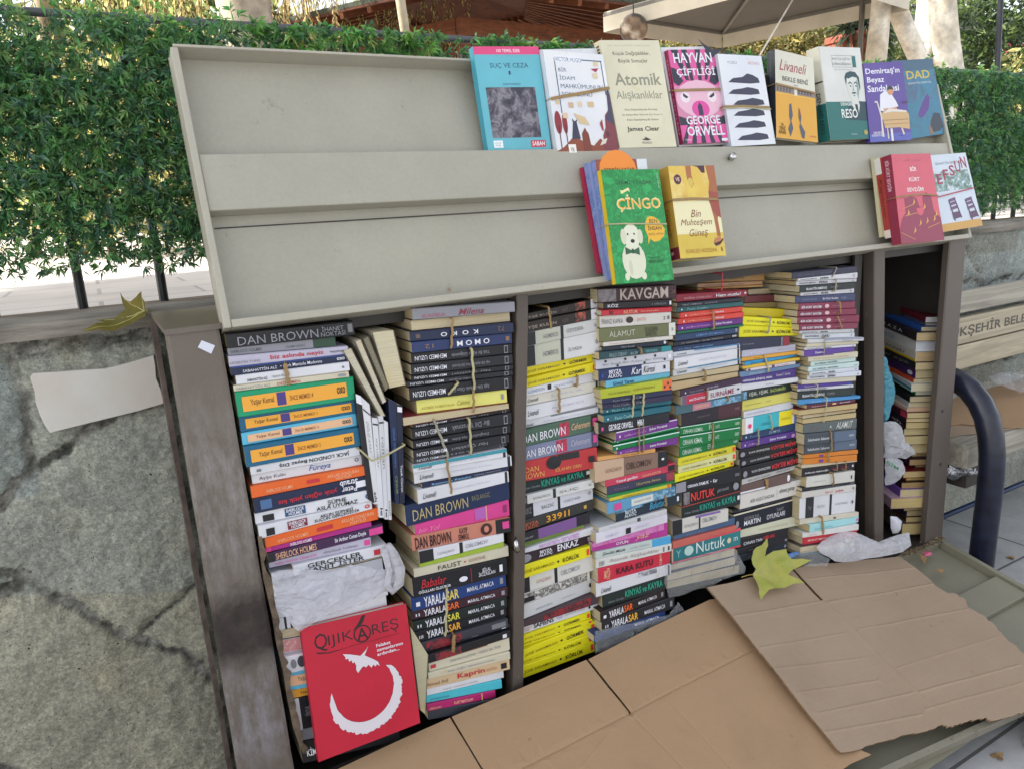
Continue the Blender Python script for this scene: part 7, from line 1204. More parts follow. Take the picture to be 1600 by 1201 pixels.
film('candy_wrapper', [D5(*p) for p in ((470, 1025), (490, 1012), (525, 1014), (540, 1035), (520, 1050), (485, 1052))], (DP(0, .02, .006), DN), pm('pink_foil', 'e0708c', .3, .3, 60), .006, .006, 'small pink sweet wrapper on the open olive lid', 'wrapper', 43, .003)
film('dry_leaf', [D5(*p) for p in ((435, 1030), (470, 1050), (505, 1065), (490, 1090), (482, 1115), (465, 1085))], (DP(0, .02, .004), DN), pm('dead_leaf', 'a8885c', .7, .3, 40), .005, .004, 'dry brown leaf beside the pink wrapper on the olive lid', 'leaf', 47, .004)
film('dry_leaf', [D5(*p) for p in ((565, 1150), (590, 1140), (625, 1148), (620, 1168), (590, 1175))], (DP(0, .02, .004), DN), pm('dead_leaf', 'a8885c', .7, .3, 40), .004, .003, 'small pale dry leaf alone on the olive lid', 'leaf', 49, .004)
mb = MB(); mb.cols = []; random.seed(12)
for i in range(420):                             # crumbs of leaves in the hinge gutter
    f = random.random(); x, y = D5(330+290*f+random.gauss(0, 12), 1050-125*f+random.gauss(0, 10)); p = PP(x, y, DP(0, 0, .003), DN)+DN*random.uniform(0, .004); a = random.random()*6.28; r_ = random.uniform(.002, .006); u_ = Vector((math.cos(a), math.sin(a), random.uniform(-.5, .5)))*r_; v_ = Vector((-math.sin(a), math.cos(a), random.uniform(-.5, .5)))*r_*.5
    i0 = len(mb.v); mb.v += [tuple(p-u_), tuple(p-v_), tuple(p+u_), tuple(p+v_)]; c = random.choice([(.25, .18, .10), (.33, .25, .15), (.12, .09, .06)]); mb.cols += [c]*4; mb.f.append((i0, i0+1, i0+2, i0+3)); mb.mi.append(mb.m(lm))
tag(mb.build('leaf_crumbs'), kind='stuff')
# ================================================================ BENCH AND TUBE AT THE RIGHT
def wood_mat(name, c, c2, axis=(1, 22, 22)):
    m, t, b = nodes(name); tc = N(t, 'ShaderNodeTexCoord'); mp = N(t, 'ShaderNodeMapping'); mp.inputs['Scale'].default_value = axis; t.links.new(tc.outputs['Object'], mp.inputs[0])
    n_ = N(t, 'ShaderNodeTexNoise'); n_.inputs['Scale'].default_value = 2.2; n_.inputs['Detail'].default_value = 8; n_.inputs['Distortion'].default_value = 1.1; n_.inputs['Roughness'].default_value = .62; t.links.new(mp.outputs[0], n_.inputs['Vector'])
    f = ramp(t, n_.outputs['Fac'], .35, .68); t.links.new(mixc(t, f, lin(c), lin(c2)), b.inputs['Base Color']); b.inputs['Roughness'].default_value = .75; bump(t, b, n_.outputs['Fac'], .5, .003); return m
GW = wood_mat('weathered_grey_wood', 'b0aa9c', '857f74'); TW = wood_mat('pale_bench_wood', 'bfb39a', '9a8f7c')
bench = empty('park_bench', (2.9, .12, 0), 'weathered wooden park bench with carved back boards right of the cabinet', 'bench')
BYB = .21
for (p1, p2, p3, p4), mt in ((((1506, 459), (1600, 437), (1600, 471), (1506, 488)), GW), (((1500, 498), (1600, 477), (1600, 515), (1500, 539)), TW), (((1500, 541), (1600, 517), (1600, 552), (1498, 578)), TW)):
    z1 = (PY(*p1, BYB).z+PY(*p2, BYB).z)/2; z0 = (PY(*p3, BYB).z+PY(*p4, BYB).z)/2; mb = MB(); mb.box(2.22, 3.75, BYB, BYB+.03, z0, z1, mt); o = mb.build('back_board', bench, bevel=.004)
    if p1[1] == 498:
        tx = MB(); a = PY(1497, 533, BYB); x_off = PY(1507, 520, BYB).x-.205; add_text(tx, BENCH, x_off, x_off+.80, z0+.020, z1-.020, ink('4a443c'), lambda a_, b_: Vector((a_, BYB-.0008, b_))); tx.build('carved_letters', o)
zt = PY(1583, 672, 0).z; mb = MB()
for i in range(3): mb = MB(); mb.box(2.16, 3.75, 0+.098*i, .092+.098*i, zt-.075 if i == 0 else zt-.04, zt, GW); mb.build('seat_board', bench, bevel=.004)
mb = MB(); mb.box(2.20, 2.27, .02, .24, zt-.15, zt-.08, pm('dark_wood', '4a443e', .8, .2, 20, .4)); mb.build('seat_bearer', bench)
for x in (2.3, 3.6): mb = MB(); mb.box(x, x+.05, .235, .25, 0, zt+.4, DARKM); mb.build('back_post', bench)
BLUEM = pm('navy_tube_paint', '23283c', .28, .25, 30, .1, c2='15171f'); XT = 2.17
def PXT(x, y): return PX(x, y, XT)
pth = [PXT(*p) for p in ((1470, 586), (1484, 590), (1500, 597), (1516, 609), (1531, 628), (1542, 652), (1548, 680), (1550, 710), (1549, 740), (1545, 780), (1540, 820), (1535, 860), (1531, 900))]
last = pth[-1]; pth.append(Vector((XT, last.y-.0, 0))); mb = MB(); mb.tube(pth, .034, BLUEM, 20); arm = mb.build('arm_tube', bench, smooth=True)
a = PY(1450, 816, .16); mb = MB(); mb.tube([Vector((2.2, .16, a.z)), Vector((3.7, .16, a.z))], .009, pm('blue_rail_paint', '2c3c60', .3, .2), 12); mb.build('foot_rail', bench, smooth=True)
# cardboard, wrap and foil left on the bench
mb = MB(); zz = zt+.006; pts = [PZ(x, y, zz) for x, y in ((1450, 668), (1500, 663), (1560, 668), (1640, 667), (1660, 590), (1560, 585), (1490, 590))]
mb.prism(pts[::-1], [p+Vector((0, 0, .004)) for p in pts[::-1]], CB1); tag(mb.build('cardboard_sheet'), 'tan cardboard sheet with curved edge laid on the bench seat', 'cardboard')
pts = [PZ(x, y, zz-.004) for x, y in ((1450, 690), (1500, 680), (1545, 676), (1640, 660), (1640, 640), (1500, 650))]; mb = MB(); mb.prism(pts[::-1], [p+Vector((0, 0, .003)) for p in pts[::-1]], CB2); tag(mb.build('cardboard_sheet'), 'pinkish cardboard piece under the tan sheet on the bench', 'cardboard')
film('plastic_wrap', [D4(*p) for p in ((840, 905), (900, 885), (980, 880), (1077, 870), (1140, 900), (1140, 990), (1060, 1000), (980, 980), (900, 950))], (Vector((0, .14, zt+.02)), Vector((0, -.6, .8)).normalized()), BAGC, .02, .02, 'crumpled clear plastic wrap on the bench seat against the back', 'plastic wrap', 51, .012)
FOIL = pm('crumpled_foil', 'b8b8bc', .22, .3, 60, .6, 70, .01, metal=.9)
film('foil_ball', [D5(*p) for p in ((640, 480), (670, 400), (700, 350), (740, 340), (800, 365), (850, 390), (878, 440), (850, 460), (800, 490), (740, 520), (690, 510))], (PY(1505, 745, .05), Vector((0, -1, 0))), FOIL, .03, .022, 'crumpled silver foil wrapper hanging under the bench seat', 'foil', 61, .006, scale=30)
# a grey shoe tip at the right edge of the picture
sh = empty('shoe', PZ(1650, 1140, 0), 'grey shoe toe on the pavement at the lower right corner', 'shoe'); c = PZ(1668, 1112, .05); c.z = 0; mb = MB(); SHM = pm('grey_shoe_fabric', 'a4a8b0', .6, .1, 40, .2); SOM = pm('white_sole', 'd0d0d0', .5)
d_ = Vector((1, .1, 0)).normalized(); s_ = Vector((-.1, 1, 0))
prof = [(-.13, .012, .012), (-.125, .03, .03), (-.10, .042, .045), (-.05, .048, .06), (0, .044, .085), (.06, .038, .10), (.12, .036, .10), (.15, .025, .085), (.16, .01, .04)]
def shoe_ring(x, w_, h, zb): return [c+d_*x+s_*w_*math.cos(a)+Vector((0, 0, zb+h*max(0, math.sin(a)))) for a in [math.pi*i/8 for i in range(9)]]
rings = [shoe_ring(x, w_, h, .014) for x, w_, h in prof]
for a_, b_ in zip(rings, rings[1:]):
    for j in range(8): mb.face([a_[j], a_[j+1], b_[j+1], b_[j]], SHM)
mb.build('upper', sh, smooth=True); mb = MB(); lo = [c+d_*x+s_*w_*1.06 for x, w_, h in prof]+[c+d_*x-s_*w_*1.06 for x, w_, h in prof[::-1]]; mb.prism(lo, [p+Vector((0, 0, .018)) for p in lo], SOM); mb.build('sole', sh)
# a few dead leaves and a hose of grit on the pavement
for i, (x, y) in enumerate(((1470, 1160), (1560, 1180), (1580, 870))):
    p = PZ(x, y, .004); mb = MB(); q = [p+Vector((.012*math.cos(a)*(1+.5*math.cos(3*a)), .010*math.sin(a)*(1+.5*math.cos(3*a)), .003*math.sin(2*a))) for a in [k*.52 for k in range(12)]]; mb.prism(q, [k-Vector((0, 0, .001)) for k in q], pm('dead_leaf', 'a8885c', .7, .3, 40)); tag(mb.build('dry_leaf'), ['curled dry leaf on the pavement below the cardboard corner', 'dry leaf on the pavement near the grey shoe', 'dry leaf on the paving behind the black tube'][i], 'leaf')
# ================================================================ FENCE, HEDGE AND WHAT IS BEHIND
IRON = pm('black_iron', '26282a', .5, .3, 30, .3); FY = .36
fence = empty('iron_fence', (1.5, FY, H-.13), 'black iron railing on the wall behind the artificial hedge', 'fence'); RZ = PY(160, 26, FY+.05).z
mb = MB(); mb.tube([(-2.5, FY+.05, RZ), (5.5, FY+.05, RZ)], .0075, pm('grey_rail', '5a5c60', .45, .2, 20), 10); mb.build('top_rail', fence, smooth=True)
x = PY(128, 470, FY+.055).x; dx = PY(253, 450, FY+.055).x-x; i = -14
while x+dx*i < 5: 
    xx = x+dx*i; i += 1
    if xx > -2.4: mb = MB(); mb.tube([(xx, FY+.055, H-.15), (xx+.002, FY+.055, H+.1), (xx, FY+.055, RZ-.02)], [.0085, .008, .0075], IRON, 8); mb.build('picket', fence)
# hedge of plastic needles: tufts of narrow leaves hung on the railing
def tuft_cloud(mb, box, n, size, cols, mat, seed, dens=None, droop=.2, per=9, wid=.15, spread=1.0):
    R_ = random.Random(seed); (x0, x1), (y0, y1), (z0, z1) = box; k = mb.m(mat)
    for _ in range(n):
        p = Vector((R_.uniform(x0, x1), R_.uniform(y0, y1), R_.uniform(z0, z1)))
        if dens and R_.random() > dens(p): continue
        ax = Vector((R_.gauss(0, 1), R_.gauss(-.7, .6), R_.gauss(.1, .8))).normalized(); c0 = R_.choice(cols); g = R_.uniform(.75, 1.25)
        for j in range(per):
            d = (ax+Vector((R_.gauss(0, 1), R_.gauss(0, 1), R_.gauss(0, 1)))*.62*spread).normalized(); d.z -= droop*R_.random(); L_ = size*R_.uniform(.6, 1.2); u_ = d.cross(Vector((R_.gauss(0, 1), R_.gauss(0, 1), R_.gauss(0, 1)))).normalized()*L_*wid
            b0 = p+ax*size*.3*R_.random(); m_ = b0+d*L_*.55; e = b0+d*L_+Vector((0, 0, -L_*.18)); c = tuple(q*g*R_.uniform(.85, 1.15) for q in c0); i0 = len(mb.v)
            mb.v += [tuple(b0), tuple(m_-u_), tuple(e), tuple(m_+u_)]; mb.cols += [c]*4; mb.f.append((i0, i0+1, i0+2, i0+3)); mb.mi.append(k)
HM = attr_mat('artificial_hedge_leaf', .34, trans=.22, var=0, spec=.5); HC = [(.085, .22, .08), (.11, .28, .095), (.06, .16, .075), (.14, .32, .10), (.10, .22, .14), (.20, .35, .12)]
HT = [(.16, .40, .09), (.24, .48, .10), (.11, .32, .08), (.30, .46, .13)]  # lighter leaf colours for the top band, standing in for sunlight there
hz0, hz1 = H-.065, RZ-.012
def hd(p):
    low = (p.z-hz0+(.04 if p.x > 2 else 0))/.10; hole = .5+.5*fbm((p.x*7, p.z*7, 2)); top = (p.z-(hz1-.11))/.11
    v = 1.0
    if low < 1: v = min(v, .25+.75*low*(.4+hole))
    if top > -.5 and p.x < .35: v = min(v, 1-.6*(top+.5)/1.5*(1.35-hole*1.2))
    return v*(0 if fbm((p.x*6.5, p.z*6.5, 8)) > .60 else 1)
for (xa, xb, n, lab, sd_) in ((-1.1, .30, 2300, 'artificial green hedge panel left of the raised lid', 1), (.30, 2.3, 800, 'strip of artificial hedge showing above the raised lid', 2), (2.3, 4.6, 4200, 'artificial green hedge panel right of the lid above the bench', 3)):
    mb = MB(); mb.cols = []
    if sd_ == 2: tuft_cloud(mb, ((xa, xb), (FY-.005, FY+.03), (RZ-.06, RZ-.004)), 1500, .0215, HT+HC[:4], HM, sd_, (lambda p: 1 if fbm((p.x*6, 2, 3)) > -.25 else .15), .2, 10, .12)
    else:
        tuft_cloud(mb, ((xa, xb), (FY-.035, FY+.04), (hz0-(.045 if sd_ == 3 else 0), hz1)), int(n*(8.0 if sd_ == 1 else 5.0)), .0165, HC, HM, sd_, hd, .25, 11, .12, 1.25)
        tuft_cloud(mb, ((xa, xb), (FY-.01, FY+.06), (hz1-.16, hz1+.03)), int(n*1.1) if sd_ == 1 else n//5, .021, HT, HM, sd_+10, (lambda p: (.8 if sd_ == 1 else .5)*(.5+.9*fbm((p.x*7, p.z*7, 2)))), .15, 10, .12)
    tag(mb.build('artificial_hedge'), lab, 'hedge')
# --- helper for crowns and trunks
BARK = attr_mat('mottled_plane_bark', .85, bmp=.4, bs=30, bd=.01, var=.35, vs=14)
LEAFM = attr_mat('tree_leaf', .55, trans=.45, var=0)
def trunk(parent, path, r, c=(.45, .38, .27), c2=(.23, .18, .13), mat=BARK, name='trunk'):
    mb = MB(); mb.tube(path, r, mat, 12); mb.cols = []
    for v_ in mb.v: n_ = fbm((v_[0]*6, v_[1]*6, v_[2]*2.2)); f = max(0, min(1, .5+1.6*n_)); mb.cols.append(tuple(a_*f+b_*(1-f) for a_, b_ in zip(c, c2)))
    return mb.build(name, parent, smooth=True)
def densify(pts, rs, n=14):
    P_ = []; R_ = []
    for (a, b_), (ra, rb) in zip(zip(pts, pts[1:]), zip(rs, rs[1:])):
        for i in range(n): f = i/n; P_.append(Vector(a).lerp(Vector(b_), f)); R_.append((ra+(rb-ra)*f)*(1+.07*fbm((P_[-1].z*3, P_[-1].x, 1))))
    P_.append(Vector(pts[-1])); R_.append(rs[-1]); return P_, R_
def crown(parent, ctr, rad, n, size, cols, seed, name='crown', sq=(1, 1, .8), hole=.15):
    R_ = random.Random(seed); mb = MB(); mb.cols = []; k = mb.m(LEAFM); C_ = Vector(ctr)
    for _ in range(n):
        d = Vector((R_.gauss(0, 1), R_.gauss(0, 1), R_.gauss(0, 1))).normalized(); rr = rad*R_.random()**.4; p = C_+Vector((d.x*sq[0], d.y*sq[1], d.z*sq[2]))*rr
        if fbm((p.x*1.3/rad*2, p.y*1.3/rad*2, p.z*1.3/rad*2+seed)) > hole: continue
        c0 = R_.choice(cols); g = R_.uniform(.7, 1.3)
        for j in range(3):
            n_ = Vector((R_.gauss(0, 1), R_.gauss(0, 1), R_.gauss(0, 1))).normalized(); u_ = n_.orthogonal().normalized(); u_ = Matrix.Rotation(R_.random()*6.28, 3, n_) @ u_; v_ = n_.cross(u_); s_ = size*R_.uniform(.6, 1.3); o = p+Vector((R_.gauss(0, 1), R_.gauss(0, 1), R_.gauss(0, 1)))*size; i0 = len(mb.v)
            mb.v += [tuple(o-u_*s_), tuple(o-v_*s_*.4), tuple(o+u_*s_-n_*s_*.25), tuple(o+v_*s_*.4)]; mb.cols += [tuple(q*g for q in c0)]*4; mb.f.append((i0, i0+1, i0+2, i0+3)); mb.mi.append(k)
    return mb.build(name, parent)
YG = [(.56, .50, .20), (.62, .54, .24), (.46, .46, .18), (.36, .42, .16)]; GN = [(.06, .11, .03), (.09, .15, .04), (.05, .08, .03), (.12, .17, .05)]; DG_ = [(.035, .06, .03), (.05, .08, .04), (.03, .045, .03)]
# --- unseen plane tree added at the left, its crown placed to shade the stall
ctr = Vector((1.3, -.9, .9))+SUN*8.2
tr_ = empty('plane_tree', (ctr.x-.5, ctr.y+.6, TZ), 'tall plane tree added left of the stall, out of the picture, to shade it', 'tree')
pth, rr = densify([(ctr.x-.5, ctr.y+.6, TZ), (ctr.x-.4, ctr.y+.5, 2.6), (ctr.x, ctr.y, ctr.z)], [.22, .18, .08]); trunk(tr_, pth, rr); crown(tr_, ctr, 2.35, 8000, .2, GN, 77, sq=(1, 1, .9), hole=.6)
# --- trunks seen
def BPt(px, py, y): return PY(px, py, y)
def seen_tree(name, label, pts, y, r, cr=None, c=(.45, .38, .27), c2=(.23, .18, .13), base=True):
    P_ = [BPt(px, py, y) for px, py in pts]; d = (P_[0]-P_[1]).normalized(); lo = P_[0]+d*((P_[0].z-TZ)/max(.05, -d.z)) if base else P_[0]
    lo = Vector((lo.x if abs(lo.x-P_[0].x) < 1 else P_[0].x, y, TZ)); up = P_[-1]+(P_[-1]-P_[-2]).normalized()*2.2
    rt = empty(name, lo, label, 'tree'); pth, rr = densify([lo]+P_+[up], [r*1.25]+[r]*len(P_)+[r*.6]); trunk(rt, pth, rr, c, c2)
    if cr: crown(rt, up+Vector((0, 0, .6 if 'stout' in label else 2.6)), *cr)
    return rt
def px_r(w_, y, px): return w_/2/F*(PY(px, 60, y)-CAM).dot(-AX.cross(AY)*0+Vector((AX.z*-1, AY.z*-1, AZ.z*-1)))
seen_tree('plane_tree', 'stout grey plane trunk with dark flakes behind the left hedge', [(392, 90), (385, 40), (378, -10)], 3.4, px_r(82, 3.4, 385), (1.7, 2200, .10, GN+YG, 5), (.42, .36, .27), (.20, .17, .14))
seen_tree('slim_tree', 'slim pale trunk in front of the wooden pavilion', [(636, 70), (630, 30), (624, -10)], 3.2, px_r(15, 3.2, 630), None, (.5, .44, .33), (.33, .28, .2))
WT = (.84, .79, .68), (.58, .50, .38)  # bark lightened in colour to stand in for the strong sun on it
seen_tree('white_tree', 'leftmost pale trunk behind the portrait book', [(1367, 110), (1373, 50), (1379, -10)], 2.4, px_r(30, 2.4, 1373), (1.6, 1500, .10, GN+DG_, 8), *WT)
seen_tree('white_tree', 'slanting pale trunk between the upright ones', [(1446, 115), (1412, 40), (1392, -10)], 2.45, px_r(28, 2.45, 1415), None, *WT)
seen_tree('white_tree', 'pale upright trunk standing right of the slanting one', [(1440, 110), (1447, 50), (1452, -10)], 2.9, px_r(34, 2.9, 1447), None, *WT)
seen_tree('white_tree', 'thick pale trunk with brown edge above the hedge corner', [(1484, 110), (1476, 50), (1470, -10)], 2.5, px_r(40, 2.5, 1476), (1.5, 1200, .10, GN+DG_, 9), *WT)
# --- willow curtains and shrubs behind the hedge
def strands(label, box, n, cols, seed, length=1.4, size=.06):
    R_ = random.Random(seed); rt = None; (x0, x1), (y0, y1), (z0, z1) = box; mb = MB(); mb.cols = []; k = mb.m(LEAFM); tw = MB(); tm_ = pm('twig_bark', '6a5030', .8)
    for _ in range(n):
        p = Vector((R_.uniform(x0, x1), R_.uniform(y0, y1), R_.uniform(z0, z1))); d = Vector((R_.gauss(0, .12), R_.gauss(0, .12), -1)); q = p.copy(); c0 = R_.choice(cols); Ls = length*R_.uniform(.5, 1.2)
        tw.tube([p, p+d*Ls*.5, p+d*Ls], [.004, .003, .002], tm_, 4, False)
        for j in range(int(Ls/.05)):
            q = p+d*(.05*j); a = R_.random()*6.28; e = Vector((math.cos(a)*.5, math.sin(a)*.5, -.8)).normalized()*size*R_.uniform(.7, 1.4); u_ = e.cross(Vector((R_.gauss(0, 1), R_.gauss(0, 1), R_.gauss(0, 1)))).normalized()*size*.16; i0 = len(mb.v); g_ = R_.uniform(.8, 1.2)
            mb.v += [tuple(q), tuple(q+e*.5-u_), tuple(q+e), tuple(q+e*.5+u_)]; mb.cols += [tuple(x_*g_ for x_ in c0)]*4; mb.f.append((i0, i0+1, i0+2, i0+3)); mb.mi.append(k)
    b_ = Vector(((x0+x1)/2, (y0+y1)/2, TZ)); rt = empty('willow_tree', b_, label, 'tree'); mb.build('foliage', rt); tw.build('hanging_twigs', rt)
    pth, rr = densify([(b_.x, b_.y+.3, TZ), (b_.x+.1, b_.y+.3, z1), (b_.x+.3, b_.y+.2, z1+1)], [.10, .08, .03], 8); trunk(rt, pth, rr, (.3, .24, .15), (.15, .12, .09)); return rt
strands('yellow willow with hanging twigs behind the left end of the hedge', ((-1.3, 1.2), (5.0, 6.6), (1.9, 4.2)), 260, YG, 21)
strands('golden willow with thin drooping twigs left of the stout trunk', ((.6, 2.3), (5.5, 7.0), (2.0, 4.2)), 200, [(.60, .47, .20), (.62, .50, .25), (.50, .40, .18)], 22)
strands('pale willow between the stout trunk and the pavilion', ((2.3, 4.4), (7.0, 8.5), (2.3, 4.6)), 170, YG, 23)
def shrub(label, pxs, y, rad, n, size, cols, seed, name='shrub', hole=.2):
    p = BPt(pxs[0], pxs[1], y); rt = empty(name, (p.x, p.y, TZ), label, 'shrub'); crown(rt, p, rad, n, size, cols, seed, 'foliage', (1, 1, .8), hole); mb = MB(); mb.tube([(p.x, p.y, TZ), (p.x+.03, p.y, p.z)], [.03, .015], pm('twig_bark', '6a5030', .8), 6); mb.build('stem', rt)
YO = [(.30, .26, .08), (.38, .30, .12), (.20, .20, .08), (.14, .15, .07)]
shrub('yellow green clipped bush under the beige canopy', (1160, 88), 4.3, .42, 1500, .035, YO, 31); shrub('yellow green bush left of the terracotta planter', (1225, 82), 4.5, .45, 1600, .035, YO, 32); shrub('dull green bush under the canopy edge, leftmost', (1090, 92), 4.2, .36, 1100, .035, YO, 33)
shrub('bright sunlit bush behind the striped paperback', (1290, 30), 7.5, .8, 1500, .07, YO+YG, 34)
for i, (px, py, y, rad, cols, lab) in enumerate(((150, 255, 4.6, .7, YG, 'sunlit yellow shrub behind the left hedge, near the railing'), (330, 245, 5.5, .9, YG+GN, 'green shrub behind the lid corner'), (20, 200, 6.0, .8, GN+YG, 'green shrub at the left edge behind the hedge'), (1545, 60, 3.2, .55, DG_+GN, 'dark shrub right of the thick pale trunk'), (1600, 150, 2.6, .5, GN+YG, 'shrub behind the right hedge at the picture edge'), (1500, 40, 5.5, 1.0, DG_+GN, 'tall dark shrub far behind the pale trunks'), (1420, 60, 6.5, 1.0, GN+YO, 'mid green shrub seen between the pale trunks'))):
    shrub(lab, (px, py), y, rad, 1600, .035, cols, 40+i)
for i, (x, y, z, rad, n_, cols, lab) in enumerate(((1.6, 12, 3.4, 2.4, 2600, YG+GN, 'broad light green tree far behind the left hedge'), (8.5, 15, 4.5, 3.0, 3000, GN+YG, 'large green tree far behind the pavilion'), (14, 13, 4.0, 3.0, 3000, GN+DG_, 'large dark tree far behind the pale trunks'), (17, 10, 3.2, 2.6, 2400, DG_+GN, 'dark tree at the far right'))):
    rt = empty('background_tree', (x, y, TZ), lab, 'tree'); crown(rt, (x, y, z), rad, n_, .16, cols, 60+i, hole=.12); pth, rr = densify([(x, y, TZ), (x+.1, y, z)], [.2, .1], 6); trunk(rt, pth, rr)
# --- wooden pavilion
PVW = wood_mat('pavilion_wood', '7a4526', '4e2a18', (3, 3, 14)); PVD = wood_mat('pavilion_soffit', '6a3a22', '40241a', (4, 4, 4)); SHG = pm('green_grey_shingles', '565c50', .85, .4, 20, .6, 25, .01)
c0 = BPt(722, 32, 5.6); EZ = c0.z; ctr = Vector((c0.x+1.15, c0.y+2.2, 0)); RR_ = (Vector((c0.x, c0.y, 0))-ctr).length; a0 = math.atan2(c0.y-ctr.y, c0.x-ctr.x)
pav = empty('wooden_pavilion', (ctr.x, ctr.y, TZ), 'brown hexagonal wooden pavilion with shingled roof behind the lid', 'pavilion')
V6 = [Vector((ctr.x+RR_*math.cos(a0+i*math.pi/3), ctr.y+RR_*math.sin(a0+i*math.pi/3), EZ)) for i in range(6)]
for p in V6: mb = MB(); mb.box(p.x-.055, p.x+.055, p.y-.055, p.y+.055, TZ, EZ+.02, PVW); mb.build('post', pav, bevel=.006)
mb = MB(); ml = MB(); fr_ = MB()
for a, b_ in zip(V6, V6[1:]+V6[:1]):
    d = (b_-a).normalized(); mb.beam(a+d*.06+Vector((0, 0, -.05)), b_-d*.06+Vector((0, 0, -.05)), .07, .14, PVW); ml.beam(a+d*.06+Vector((0, 0, -.42)), b_-d*.06+Vector((0, 0, -.42)), .05, .06, PVW)
    for i in range(1, 14):
        q = a.lerp(b_, i/14); fr_.beam(q+Vector((0, 0, -.12)), q+Vector((0, 0, -.26)), .03, .03, PVD)
    fr_.beam(a+Vector((0, 0, -.28)), b_+Vector((0, 0, -.28)), .03, .035, PVD)
    for p, s_ in ((a, 1), (b_, -1)): fr_.beam(p+d*s_*.06+Vector((0, 0, -.75)), p+d*s_*.5+Vector((0, 0, -.14)), .05, .05, PVW)
mb.build('ring_beam', pav); fr_.build('frieze', pav); ml.build('lower_beam', pav)
mb = MB(); sf = MB(); ap = Vector((ctr.x, ctr.y, EZ+.95)); OV = [ctr+(p-ctr)*1.30 for p in V6]
for p in OV: p.z = EZ+.10
for a, b_ in zip(OV, OV[1:]+OV[:1]):
    nrm = (b_-a).cross(ap-a).normalized(); nrm = nrm if nrm.z > 0 else -nrm; mb.prism([a+nrm*.02, b_+nrm*.02, ap+nrm*.02], [a+nrm*.06, b_+nrm*.06, ap+nrm*.06], SHG); sf.prism([a, b_, ap], [a+nrm*.018, b_+nrm*.018, ap+nrm*.018], PVD)
    for i in range(0, 11): q = a.lerp(b_, i/10); sf.beam(q-nrm*.03, q.lerp(ap, .72)-nrm*.03, .04, .05, PVW, up=nrm)
roof = mb.build('roof', pav); sf.build('roof_boards', pav)
# --- beige market canopy
CZ = H+1.3; A_, B_, C_, D_ = [PZ(x, y, CZ) for x, y in ((944, 22), (1262, -67), (1129, 50), (1420, -13))]
CAN = pm('beige_canopy_cloth', 'cfc6b4', .8, .08, 6, .15, 40); CANU = pm('canopy_frame_grey', '6e6a62', .5); CANSH = pm('canopy_underside_shade', '5c5850', .9, .06, 6)  # underside gets its own darker colour to stand in for its shade
can = empty('market_canopy', ((A_+D_)/2).to_tuple()[:2]+(TZ,), 'beige market canopy on poles behind the books, shaded grey underneath', 'canopy'); top = (A_+B_+C_+D_)/4+Vector((0, 0, .13)); mb = MB()
Q = [A_, B_, D_, C_]
for a, b_ in zip(Q, Q[1:]+Q[:1]): mb.prism([a, b_, top], [p+Vector((0, 0, .004)) for p in (a, b_, top)], CANSH); mb.prism([p+Vector((0, 0, .005)) for p in (a, b_, top)], [p+Vector((0, 0, .009)) for p in (a, b_, top)], CAN)
mb.build('cloth_top', can); mb = MB()
for a, b_ in zip(Q, Q[1:]+Q[:1]):
    o_ = ((a+b_)/2-(A_+D_)/2).normalized()*.006
    for i in range(12):
        p, q = a.lerp(b_, i/12), a.lerp(b_, (i+1)/12); mb.prism([p+o_, q+o_, q+o_-Vector((0, 0, .12)), p+o_-Vector((0, 0, .12))], [p+o_*1.6, q+o_*1.6, q+o_*1.6-Vector((0, 0, .12)), p+o_*1.6-Vector((0, 0, .12))], CAN)
mb.build('valance', can)
mb = MB()
for a in Q: mb.beam(a+Vector((0, 0, -.01)), top+Vector((0, 0, -.03)), .022, .022, CANU)
for a, b_ in zip(Q, Q[1:]+Q[:1]): mb.beam(a+Vector((0, 0, -.012)), b_+Vector((0, 0, -.012)), .022, .022, CANU)
mb.build('frame', can)
for a in (C_.lerp(D_, .78),): mb = MB(); mb.tube([(a.x, a.y, TZ), tuple(a)], .018, CANU, 8); mb.build('pole', can)
mb = MB(); a = BPt(1150, 150, 2.3); b_ = BPt(1243, -8, 2.3); mb.tube([a, b_], .0055, pm('white_rope', 'd8d4cc', .7), 8); tag(mb.build('guy_rope'), 'white guy rope slanting down from the beige canopy', 'rope')
# grey kiosk wall under the canopy
k0 = BPt(1042, 40, 7.0); k1 = BPt(1132, 70, 7.0); mb = MB(); mb.box(k0.x, k1.x, 7.0, 8.2, TZ, k0.z+.1, pm('kiosk_plaster', 'b4ab9c', .8, .1)); kk = empty('kiosk', (k0.x, 7.5, TZ), 'plain beige kiosk under the canopy, behind the tall cream book', 'kiosk'); mb.build('wall', kk); mb = MB(); mb.box(k0.x-.15, k1.x+.15, 6.85, 8.35, k0.z+.101, k0.z+.18, CANU); mb.build('roof', kk)
mb = MB(); mb.box(k0.x+.3, k0.x+.7, 6.985, 6.998, k0.z-1.0, k0.z-.35, ink('2c2e34')); mb.build('window', kk)
